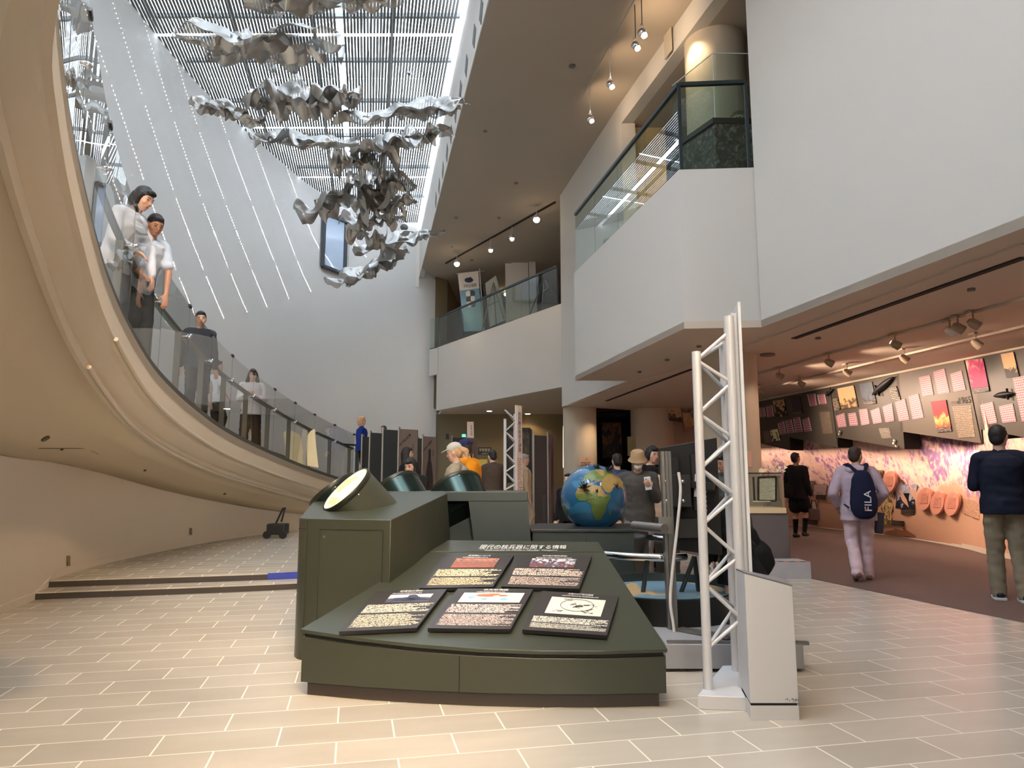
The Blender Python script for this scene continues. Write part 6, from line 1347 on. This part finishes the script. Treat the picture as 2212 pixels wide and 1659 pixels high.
def person(label, head, Y, zf, face, top=None, bottom=None, hair='short', hairm=None, lean=0, hp=0, hy=0, arms=('down', 'down'), legs='stand', hat=None, mask=False, glasses=False, shoes=(30, 28, 28), socks=None, vox=.013, skin=None, build=1.0, lanyard=False, seed=1, tuck=0, extra=None):
    skin = skin or SKIN; hairm = hairm or HBLK; T = Matrix.Rotation(-R(lean), 4, 'X'); hipz = .90; H0 = Vector((0, -.0, hipz)); tp = lambda x, y, z: H0+(T@Vector((x, y, z-hipz)))
    nb0 = tp(0, -.01, 1.44); Hd = Matrix.Rotation(R(hy), 4, 'Z')@Matrix.Rotation(-R(hp+lean*.4), 4, 'X'); hd = lambda x, y, z: nb0+(Hd@Vector((x, y+.012, z+.155)))
    Hr = Hd.to_3x3(); b_ = build
    # ---- body: one continuous mesh
    m = MB(); m.ell(tp(0, 0, .93), (.155*b_, .11*b_, .11)); m.ell(tp(0, 0, 1.08), (.13*b_, .095*b_, .13), T.to_3x3()); m.ell(tp(0, 0, 1.26), (.16*b_, .11*b_, .16), T.to_3x3())
    m.cap(tp(-.13*b_, -.01, 1.385), tp(.13*b_, -.01, 1.385), .062, .062); m.cap(tp(0, -.012, 1.38), nb0+Hr@Vector((0, .01, .09)), .062, .05)
    m.ell(hd(0, 0, 0), (.073, .09, .104), Hr); m.ell(hd(0, .03, -.055), (.055, .058, .066), Hr); m.ell(hd(0, .067, -.092), (.024, .02, .02), Hr); m.cap(hd(0, .087, .01), hd(0, .104, -.026), .008, .013)
    m.ell(hd(0, .078, .022), (.05, .014, .012), Hr); m.ell(hd(0, .082, -.062), (.026, .012, .014), Hr)
    for s in (-1, 1): m.ell(hd(.075*s, -.004, -.012), (.010, .02, .032), Hr); m.ell(hd(.04*s, .06, -.03), (.022, .02, .02), Hr)
    elb, wri, feet, knees, hips = {}, {}, {}, {}, {}
    for s, an in zip((-1, 1), arms):
        a = ARMS[an] if isinstance(an, str) else an; sh = tp(.175*b_*s, -.01, 1.375); f = lambda q: sh+(T@Vector((q[0]*s, q[1], q[2])))
        e, w_ = f(a[0]), f(a[1]); elb[s], wri[s] = e, w_
        m.cap(sh, e, .048, .036); m.cap(e, w_, .037, .025)
        d = (w_-e).normalized(); side = d.cross(Vector((0, 1, 0))) if abs(d.y) < .8 else d.cross(up); side.normalize(); nrm = d.cross(side)
        pal = w_+d*.05; m.ell(pal, (.038, .018, .046), Matrix((side, nrm, d)).transposed())
        for k, fl in zip((-1.5, -.5, .5, 1.5), (.055, .068, .072, .062)):
            b0 = pal+d*.035+side*.019*k; b1 = b0+d*fl*.55+nrm*.008; b2 = b1+d*fl*.42+nrm*.026; m.cap(b0, b1, .0095, .0088, 8); m.cap(b1, b2, .0088, .0075, 8)
        th0 = w_+d*.02+side*.03*-s; m.cap(th0, th0+d*.035+side*.028*-s+nrm*.01, .012, .010, 8); m.cap(th0+d*.035+side*.028*-s+nrm*.01, th0+d*.062+side*.03*-s+nrm*.018, .010, .008, 8)
    LG = {'stand': ((.0, 0), (0, .03)), 'walk': ((-.20, .06), (.12, 0)), 'lunge': ((.10, 0), (-.36, .05)), 'apart': ((0, 0), (0, 0)), 'step': ((.06, 0), (-.06, 0))}[legs]
    for s, (fy, fz) in zip((-1, 1), LG):
        hp_ = Vector((.085*s*b_, 0, .90)); an_ = Vector((.095*s if legs != 'apart' else .13*s, fy, .085+fz)); mid = (hp_+an_)/2; ln = (an_-hp_).length; off_ = math.sqrt(max(0, .41**2-(ln/2)**2)); kn = mid+Vector((0, off_+.01, 0))
        hips[s], knees[s], feet[s] = hp_, kn, an_; m.cap(hp_, kn, .082*b_, .056); m.cap(kn, an_, .055, .036); m.cap(kn.lerp(an_, .28)-Vector((0, .012, 0)), kn.lerp(an_, .5), .052, .044)
        m.cap(an_-Vector((0, .03, .05)), an_+Vector((0, .11, -.055)), .035, .03)
    zt_loc = hd(0, -.01, .118+(.02 if hat else 0)).z
    htop = at_y(*head, Y); sc = (htop.z-zf)/zt_loc; hl = hd(0, 0, .1)
    rz = R(face); ox = (hl.x*math.cos(rz)-hl.y*math.sin(rz))*sc; oy = (hl.x*math.sin(rz)+hl.y*math.cos(rz))*sc
    root = empty('person', (htop.x-ox, Y-oy, zf), rz, label, 'person'); root.scale = (sc, sc, sc)
    remesh(m, vox, 'body', skin, root)
    for s in (-1, 1):
        MB().ell(hd(.030*s, .0815, .006), (.012, .006, .006), Hr, 2).build('eye', EYEM, root, smooth=180)
        MB().cap(hd(.018*s, .088, .026), hd(.045*s, .078, .028), .004, .003, 6).build('eyebrow', hairm, root)
    if not mask: MB().ell(hd(0, .091, -.062), (.022, .006, .006), Hr, 2).build('mouth', LIP, root, smooth=180)
    else:
        mm = MB(); mm.ell(hd(0, .072, -.045), (.052, .044, .045), Hr); remesh(mm, .008, 'face_mask', mat('mask_white', (226, 222, 216), .8), root)
        for s in (-1, 1): MB().tube([hd(.05*s, .07, -.03), hd(.078*s, .0, -.01)], .003, 6).build('mask_strap', mat('mask_white', (226, 222, 216), .8), root)
    # ---- hair
    hm = MB(); 
    hm.ell(hd(0, -.016, .022), (.080, .094, .098), Hr); hm.ell(hd(0, -.045, -.02), (.070, .060, .075), Hr)
    if hair in ('bob', 'long', 'wavy'):
        ln = {'bob': -.09, 'long': -.2, 'wavy': -.22}[hair]; w2_ = .014 if hair == 'wavy' else 0
        for s in (-1, 1): hm.cap(hd(.066*s, .01, .03), hd((.070+w2_*2)*s, .005, ln*.75), .026, .03+w2_); hm.cap(hd(.05*s, -.05, .0), hd((.052+w2_)*s, -.05, ln), .04, .036+w2_)
        hm.cap(hd(0, -.07, 0), hd(0, -.065, ln), .05, .04+w2_); hm.ell(hd(0, .06, .075), (.06, .034, .03), Hr)
    if hair == 'short': hm.ell(hd(0, .045, .078), (.058, .042, .026), Hr)
    if hair == 'pony': hm.cap(hd(0, -.09, .03), hd(.01, -.15, -.03), .03, .04); hm.cap(hd(.01, -.15, -.03), hd(0, -.14, -.13), .04, .012)
    if hair == 'bun': hm.ell(hd(0, -.10, .03), (.04, .04, .04), Hr); hm.ell(hd(0, .04, .078), (.055, .04, .024), Hr)
    if hair != 'bald': remesh(hm, vox*.9, 'hair', hairm, root, wrinkle=.004, smooth=1, seed=seed)
    # ---- hats
    if hat:
        kind, rgb = hat; hmt = cloth('hat_%d_%d' % (rgb[0], rgb[2]), rgb); q = MB()
        if kind == 'cap':
            q.ell(hd(0, -.012, .052), (.088, .102, .078), Hr); q.loft([[hd(.07*math.sin(t), .06+.105*math.cos(t)*1, .045-.01*math.cos(t)) for t in [R(-85+17*k) for k in range(11)]]+[hd(.05, .06, .05), hd(-.05, .06, .05)][::1], [hd(.07*math.sin(t), .06+.105*math.cos(t)*1, .055-.01*math.cos(t)) for t in [R(-85+17*k) for k in range(11)]]+[hd(.05, .06, .06), hd(-.05, .06, .06)]]); q.build('cap', hmt, root, smooth=50)
        else:
            rg = lambda r_, z, f_=1.12: [hd(r_*math.sin(2*math.pi*k/24), r_*f_*math.cos(2*math.pi*k/24)-.005, z) for k in range(24)]
            q.loft([rg(.125, .01), rg(.092, .055), rg(.087, .115), rg(.07, .135), rg(.02, .14)]); q.build('bucket_hat', hmt, root, smooth=40)
    if glasses:
        q = MB()
        for s in (-1, 1): q.tube([hd(.033*s+.024*math.cos(t), .094, .004+.017*math.sin(t)) for t in [k*math.pi/6 for k in range(13)]], .0025, 5); q.tube([hd(.057*s, .092, .006), hd(.078*s, .0, .0)], .0025, 5)
        q.tube([hd(-.009, .096, .006), hd(.009, .096, .006)], .0025, 5); q.build('glasses', BLACK, root)
    # ---- clothes
    if top:
        cm, slv, hem = top[:3]; o_ = .020 if len(top) < 4 else top[3]; q = MB(); hb = max(hem, .60)
        q.cap(tp(-.135*b_, -.01, 1.38), tp(.135*b_, -.01, 1.38), .062+o_*.5, .062+o_*.5); q.cap(tp(0, -.01, 1.38), tp(0, -.005, 1.44), .085, .060)
        zz_ = [1.1, 1.0, .93, hem]; 
        rr_ = lambda z, k=1.0: [tp((.150*b_+o_)*k*math.cos(2*math.pi*j/28), (.112*b_+o_)*k*math.sin(2*math.pi*j/28), z) for j in range(28)]
        q.loft([rr_(1.42, .62), rr_(1.38, .95), rr_(1.30, 1.10), rr_(1.2, 1.08), rr_(1.1, 1.0), rr_(1.0, 1.02), rr_(.93, 1.08), rr_(hem, 1.10)])
        for s in (-1, 1):
            sh = tp(.175*b_*s, -.01, 1.375); e, w_ = elb[s], wri[s]
            if slv == 'long': q.cap(sh, e, .052+o_*.6, .042+o_*.5); q.cap(e, e.lerp(w_, .93), .043+o_*.5, .033+o_*.4)
            elif slv == 'mid': q.cap(sh, e, .054+o_*.6, .046+o_*.6); q.cap(e, e.lerp(w_, .35), .045+o_*.5, .042+o_*.5)
            elif slv == 'short': q.cap(sh, sh.lerp(e, .72), .056+o_*.7, .052+o_*.7)
        remesh(q, vox, 'top', cm, root, wrinkle=.008, smooth=2, seed=seed)
    if bottom:
        cm, kind = bottom[:2]; q = MB(); o_ = .014 if len(bottom) < 3 else bottom[2]; q.ell(Vector((0, 0, .95)), (.155*b_+.008, .118*b_+.006, .11))
        q.cap(hips[-1], hips[1], .10*b_, .10*b_)
        if kind == 'skirt':
            rg = lambda a_, c_, z, y_=0: [Vector((a_*math.cos(2*math.pi*k/36)*(1+.05*math.cos(k*2.1)), y_+c_*math.sin(2*math.pi*k/36)*(1+.05*math.cos(k*2.1)), z)) for k in range(36)]
            ym = (feet[-1].y+feet[1].y)/4; q.loft([rg(.15, .115, .98), rg(.19, .16, .82), rg(.24, .22+abs(ym)*.6, .55, ym)])
        for s in (() if kind == 'skirt' else (-1, 1)):
            h_, k_, f_ = hips[s], knees[s], feet[s]; q.cap(h_, k_ if kind != 'shorts' else h_.lerp(k_, .72), .088*b_+o_*.6, .066*b_+o_*(1 if kind != 'shorts' else 2.2))
            if kind == 'trousers': q.cap(k_, f_+Vector((0, 0, -.02)), .066+o_*.7, .05+o_*1.4)
        remesh(q, vox, 'trousers' if kind == 'trousers' else kind, cm, root, wrinkle=.009, smooth=2, seed=seed+5)
    if socks:
        for s in (-1, 1): q = MB(); q.cap(knees[s].lerp(feet[s], .34), feet[s], .058, .041); q.cap(knees[s].lerp(feet[s], .38)-Vector((0, .012, 0)), knees[s].lerp(feet[s], .5), .056, .048); remesh(q, vox, 'sock', cloth('sock_%d' % socks[0], socks), root)
    for s in (-1, 1):
        q = MB(); f_ = feet[s]; tilt = .06 if (legs in ('walk', 'lunge') and f_.z > .1) else 0
        q.cap(f_+Vector((0, -.035, -.035)), f_+Vector((0, .08, -.05-tilt*.3)), .046, .042); q.cap(f_+Vector((0, .08, -.05-tilt*.3)), f_+Vector((0, .135, -.055-tilt)), .042, .032)
        sh_ = remesh(q, min(vox, .01), 'shoe', mat('shoe_%d' % shoes[0], shoes, .5), root)
        for v in sh_.data.vertices:
            if v.co.z < f_.z-.083-tilt*.5 and not tilt: v.co.z = f_.z-.083
        if extra == 'sneaker' : 
            q = MB(); q.loft([[f_+Vector((x*.048, y, -.085)) for x, y in ((-1, -.08), (1, -.08), (1.05, .06), (.8, .15), (0, .175), (-.8, .15), (-1.05, .06))], [f_+Vector((x*.048, y, -.06)) for x, y in ((-1, -.085), (1, -.085), (1.05, .06), (.8, .155), (0, .18), (-.8, .155), (-1.05, .06))]]); q.build('sole', mat('sole_white', (220, 220, 222), .6), sh_, bevel=.004)
            for k in range(3):
                for sd in (-1, 1): MB().bar(f_+Vector((sd*.047, .0+.022*k, -.052)), f_+Vector((sd*.036, .025+.022*k, -.01)), .008, .004).build('shoe_stripe', mat('sole_white', (220, 220, 222), .6), sh_)
    if lanyard:
        for s in (-1, 1): MB().tube([tp(.055*s, .06, 1.42), tp(.05*s, .125, 1.32), tp(.012*s, .142, 1.12)], .004, 6).build('lanyard', mat('lanyard_blue', (60, 76, 130), .6), root)
    root['_sc'] = sc
    return root, dict(tp=tp, hd=hd, elb=elb, wri=wri, feet=feet, sc=sc, T=T)
def wpt(root, p):
    c_, s_ = math.cos(root.rotation_euler.z), math.sin(root.rotation_euler.z); q = Vector(p)*root.scale.x
    return Vector(root.location)+Vector((q.x*c_-q.y*s_, q.x*s_+q.y*c_, q.z))
WHT, LBL, NAVY, DGR, BLKC, KHA = cloth('white', (214, 218, 226)), cloth('pale_blue', (196, 208, 224)), cloth('navy', (24, 28, 44)), cloth('dark_grey', (66, 62, 60)), cloth('black', (22, 21, 23)), cloth('khaki', (132, 120, 100))
BRNJ, ORG, BEI, LIL, LILT, GRY = cloth('brown_jacket', (74, 62, 54)), cloth('orange', (232, 146, 28)), cloth('beige_grey', (148, 136, 118)), cloth('lilac', (176, 158, 170)), cloth('lilac_trousers', (196, 172, 178)), cloth('mid_grey', (96, 98, 100))
# on the ramp
person('person with a black bob in a white shirt leaning over the ramp glass, looking down', (322, 404), 7.12, deckz(7.3), -98, (WHT, 'long', .85), (GRY, 'trousers'), 'bob', lean=20, hp=22, arms=('table', 'front'), vox=.01, seed=2)
person('person with hair tied back in a white shirt leaning beside the black bob, looking down', (343, 462), 7.3, deckz(7.6), -122, (LBL, 'short', .85), (GRY, 'trousers'), 'bun', lean=22, hp=24, hy=-6, arms=('table', 'front'), vox=.01, seed=3, skin=SKIN2)
person('smiling person in a dark blazer with short black hair standing on the ramp', (435, 671), 10.3, deckz(10.3), -150, (cloth('blazer', (60, 64, 72)), 'long', .82), (DGR, 'trousers'), 'short', hp=8, seed=4)
person('person in a white T-shirt and dark trousers seen from behind the ramp glass', (472, 778), 12.0, deckz(12.0), -40, (WHT, 'short', .84), (BLKC, 'trousers'), 'short', hairm=HBRN, arms=('down', 'hip'), seed=5)
person('small person in a pale T-shirt left of the white T-shirt on the ramp', (437, 796), 11.4, deckz(11.4), -160, (cloth('pale_pink', (206, 190, 182)), 'short', .84), (DGR, 'shorts'), 'long', hairm=HBRN, arms=('down', 'front'), seed=6)
person('person with long wavy dark hair, white top and wide dark trousers on the ramp', (547, 796), 13.4, deckz(13.4), -158, (cloth('white_top', (206, 204, 206)), 'mid', .80, .03), (BLKC, 'trousers', .03), 'wavy', hairm=HBRN, hp=12, arms=('fold', 'palm'), legs='apart', seed=7)
person('blonde person in a royal blue top with sunglasses standing above the first exhibit panel', (781, 899), 17.4, 1.12, -82, (cloth('royal_blue', (30, 52, 130)), 'long', .84), (BLKC, 'trousers'), 'bob', hairm=HBLD, hp=-4, arms=('hip', 'down'), glasses=True, seed=8)
person('person of whom only black hair shows above the dark exhibit panels', (829, 919), 17.8, 1.12, 160, (BLKC, 'long', .84), (BLKC, 'trousers'), 'short', vox=.016, seed=9)
# among the exhibit panels
person('person with black hair in profile before the rocket silhouette panel', (880, 965), 12.2, .15, -78, (BLKC, 'long', .84), (BLKC, 'trousers'), 'long', vox=.014, seed=10)
person('person with dark shoulder-length hair looking down between the drums', (884, 988), 8.85, 0, 168, (BLKC, 'long', .84), (BLKC, 'trousers'), 'long', hp=22, hy=-12, vox=.009, seed=11, arms=('front', 'front'))
person('person in a pale grey cap and grey-beige top with a fair ponytail, facing left', (977, 954), 9.0, 0, 82, (BEI, 'short', .84, .028), (GRY, 'trousers'), 'pony', hairm=HBLD, hat=('cap', (186, 180, 170)), hp=16, arms=('front', 'front'), vox=.010, seed=12, build=1.08)
person('person in a navy cap and bright orange T-shirt behind the pale cap', (1001, 947), 10.4, 0, 60, (ORG, 'short', .84, .028), (DGR, 'shorts'), 'short', hairm=HBRN, hat=('cap', (40, 44, 84)), hp=14, vox=.012, seed=13, build=1.05)
person('person in a brown jacket seen from behind beside the lit counter', (1062, 972), 12.4, .15, 28, (BRNJ, 'long', .80, .026), (BLKC, 'trousers'), 'short', arms=('front', 'down'), hp=12, vox=.013, seed=14)
r14, d14 = person('person with thin hair in a beige waistcoat behind the distant truss', (1134, 980), 12.9, .15, -75, (cloth('waistcoat', (170, 150, 126)), 'long', .72, .03), (BEI, 'trousers'), 'short', hairm=HGRY, hp=6, skin=SKIN, vox=.014, seed=15)
person('person with black hair half hidden behind the left edge of the globe', (1227, 1022), 10.2, 0, 150, (BLKC, 'long', .84), (BLKC, 'trousers'), 'short', vox=.014, seed=16)
rm, dm_ = person('person in a beige bucket hat, glasses and white mask holding a phone behind the globe', (1377, 973), 8.3, 0, 172, (cloth('grey_fleece', (72, 70, 68)), 'long', .80, .034), (cloth('grey_trousers', (112, 104, 100)), 'trousers', .02), 'short', hat=('bucket', (156, 130, 100)), mask=True, glasses=True, lanyard=True, lean=9, hp=16, arms=('phone', 'down'), vox=.0085, seed=17, build=1.1)
wp = wpt(rm, dm_['wri'][-1]+Vector((.03, .05, .06))); ph = wthing('phone', tuple(wp), 'white smartphone with two camera dots held by the person in the bucket hat', 'phone')
MB().box(wp, (.075, .012, .15), Matrix.Rotation(R(-6), 3, 'Y')).build('case', mat('phone_white', (204, 206, 210), .3), ph, bevel=.006)
for k in range(2): MB().tube([wp+Vector((-.022, -.012, .045-.03*k)), wp+Vector((-.022, -.004, .045-.03*k))], .009, 10).build('camera_lens', BLACK, ph)
person('person in a dark blue top seen from behind, left of the bucket hat', (1332, 979), 10.8, 0, 12, (cloth('slate_blue', (52, 64, 88)), 'long', .82, .026), (BLKC, 'trousers'), 'short', vox=.013, seed=18)
person('person with black hair and black clothes just left of the screen', (1411, 962), 9.6, 0, -150, (BLKC, 'long', .80), (BLKC, 'trousers'), 'bob', hp=14, vox=.012, seed=19)
person('person in a beige top half hidden by the screen edge', (1436, 984), 9.0, 0, 165, (cloth('beige', (180, 154, 132)), 'long', .82), (DGR, 'trousers'), 'long', hp=10, vox=.012, seed=20)
person('person in a grey-green jacket mostly hidden behind the screen and truss', (1556, 976), 7.3, 0, 120, (cloth('green_grey', (70, 72, 68)), 'long', .80, .03), (cloth('brown_trousers', (70, 56, 50)), 'trousers'), 'short', skin=SKIN2, lean=10, hp=20, arms=('front', 'front'), vox=.011, seed=21)
person('person in a black dress and knee socks bending over the map table behind the truss', (1484, 1030), 5.75, 0, 62, (BLKC, 'long', .80, .028), (BLKC, 'skirt'), 'long', lean=36, hp=20, arms=('table', 'table'), legs='lunge', socks=(20, 20, 22), vox=.010, seed=22)
bgp = Vector((2.05, 5.95, 0)); sbg = wthing('shoulder_bag', (2.05, 6.0, .62), 'black bag hanging behind the bending person, right of the truss', 'bag')
q = MB(); q.ell(Vector((2.04, 6.0, .56)), (.12, .07, .16)); q.ell(Vector((1.96, 6.0, .72)), (.09, .06, .12)); remesh(q, .012, 'body', BLKC, None, wrinkle=.012).parent = sbg
bpy.data.objects['body.%03d' % 0].name if False else None
sbg.children[0].matrix_parent_inverse = Matrix.Translation(-Vector(sbg.location))
MB().tube([(1.97, 6.0, .84), (1.85, 5.95, 1.0), (1.7, 5.9, 1.05)], .01, 8).build('strap', BLKC, sbg)
# gallery visitors
person('schoolboy-sized person in a black blazer, black shorts and knee socks looking at the mural', (1717, 977), 15.6, 0, -48, (BLKC, 'long', .78, .026), (BLKC, 'shorts', .03), 'short', hairm=HBLK, hy=-14, hp=-6, socks=(18, 18, 20), vox=.012, seed=23, skin=SKIN2)
o = MB(); bp0 = at_y(1699, 1060, 15.5); o.ell(bp0, (.14, .09, .16)); ob = remesh(o, .015, 'handbag', BLKC, None, wrinkle=.01); tag(ob, 'black shoulder bag at the left hip of the person in knee socks', 'bag')
cr = at_y(1758, 1094, 15.3); tt = wthing('tote_bag', tuple(cr), 'small dark patterned tote bag by the mural beside the person in knee socks', 'bag')
MB().box(cr+Vector((.0, 0, -.17)), (.22, .08, .24)).build('body', mat('tote_dark', (70, 58, 54), .8, var=.3, vscale=20), tt, bevel=.01); MB().tube([cr+Vector((-.07, 0, -.05)), cr+Vector((-.04, 0, .12)), cr+Vector((.04, 0, .12)), cr+Vector((.07, 0, -.05))], .01, 8).build('handle', BLKC, tt)
rb, db = person('person in a lilac hooded jacket and pale trousers walking away with a navy backpack', (1847, 964), 8.9, 0, -14, (LIL, 'long', .76, .045), (LILT, 'trousers', .016), 'short', hairm=HBRN, hy=-38, hp=2, arms=('hip', 'hip'), legs='walk', shoes=(120, 92, 82), vox=.0085, seed=24, build=1.04)
hq = MB(); tp_f = db['tp']; hq.ell(tp_f(0, -.10, 1.41), (.15, .075, .06)); hq.cap(tp_f(-.12, -.02, 1.45), tp_f(-.09, -.13, 1.40), .03, .035); hq.cap(tp_f(.12, -.02, 1.45), tp_f(.09, -.13, 1.40), .03, .035); hq.cap(tp_f(-.09, .04, 1.46), tp_f(.09, .04, 1.46), .02, .02); ho = remesh(hq, .009, 'hood', LIL, rb, wrinkle=.008)
# backpack: thing of its own, worn on the back
NV = cloth('backpack_navy', (24, 28, 52)); bk = empty('backpack', tuple(rb.location), rb.rotation_euler.z, 'navy drop-shaped backpack with white and red brand lettering on the walking person', 'backpack'); bk.scale = rb.scale
q = MB()
rgs = []
for z, hw, dp in ((1.40, .045, .03), (1.37, .085, .05), (1.28, .125, .075), (1.15, .145, .09), (1.0, .16, .10), (.90, .155, .10), (.83, .12, .085), (.79, .06, .05)):
    rgs.append([Vector((.02+hw*math.copysign(abs(math.cos(t))**.8, math.cos(t)), -.235-dp*.9*math.copysign(abs(math.sin(t))**.8, math.sin(t)), z)) for t in [2*math.pi*k/28 for k in range(28)]])
q.loft(rgs); remesh(q, .010, 'bag', NV, bk, wrinkle=.004, smooth=3)
for s in (-1, 1): MB().tube([(.02+.05*s, -.20, 1.38), (.11*s, -.10, 1.47), (.12*s, .03, 1.465), (.13*s, .14, 1.36), (.14*s, .16, 1.2), (.20*s, .05, 1.0), (.15*s, -.2, .93)], [.022, .028, .028, .026, .02, .01, .01], 8).build('strap', NV, bk, smooth=60)
def lay(pts3, s_, m_, nm):     # lettering laid on the back face, reading upwards
    cu = bpy.data.curves.new(nm, 'FONT'); cu.body = s_; t = bpy.data.objects.new(nm, cu); TS.collection.objects.link(t); TS.view_layers[0].update()
    me = bpy.data.meshes.new_from_object(t.evaluated_get(TS.view_layers[0].depsgraph)); bpy.data.objects.remove(t); me.materials.clear()
    xs = [v.co.x for v in me.vertices]; ys = [v.co.y for v in me.vertices]; x0, x1, y0, y1 = min(xs), max(xs), min(ys), max(ys)
    for v in me.vertices:
        u, w_ = (v.co.x-x0)/(x1-x0), (v.co.y-y0)/(y1-y0); v.co = (pts3[0]+(pts3[1]-pts3[0])*u+(pts3[2]-pts3[0])*w_)
    return mesh_obj(nm, me, m_, bk)
yb_ = -.345
lay([Vector((.085, yb_, .895)), Vector((.085, yb_, 1.145)), Vector((.005, yb_, .895))], 'FILA', mat('logo_white', (210, 210, 214), .6), 'lettering')
MB().box((.022, yb_-.0015, .915), (.03, .002, .018)).build('lettering_red', mat('logo_red', (170, 44, 44), .6), bk)
pk = wpt(rb, db['wri'][1]); o = MB().box((0, 0, 0), (.09, .10, .26)).build('jacket_bundle', cloth('bundle_grey', (70, 72, 82)), bevel=.02); o.location = pk+Vector((.03, -.0, -.22)); o.rotation_euler = (0, R(6), R(-10)); tag(o, 'small dark grey folded bag hanging from the right hand of the walking person', 'bag')
person('tall person in a dark navy sweater, khaki trousers and striped sneakers with folded arms', (2154, 917), 7.4, .006, -22, (NAVY, 'long', .83, .034), (KHA, 'trousers', .014), 'short', hairm=HBLK, hy=-32, arms=('fold', ((.08, .03, -.27), (-.12, .22, -.20))), legs='step', shoes=(26, 26, 30), glasses=True, vox=.0085, seed=25, build=1.03, extra='sneaker')
bpy.data.scenes.remove(TS)
for o in bpy.data.objects:
    for k in ('_w', '_sc'):
        if k in o: del o[k]
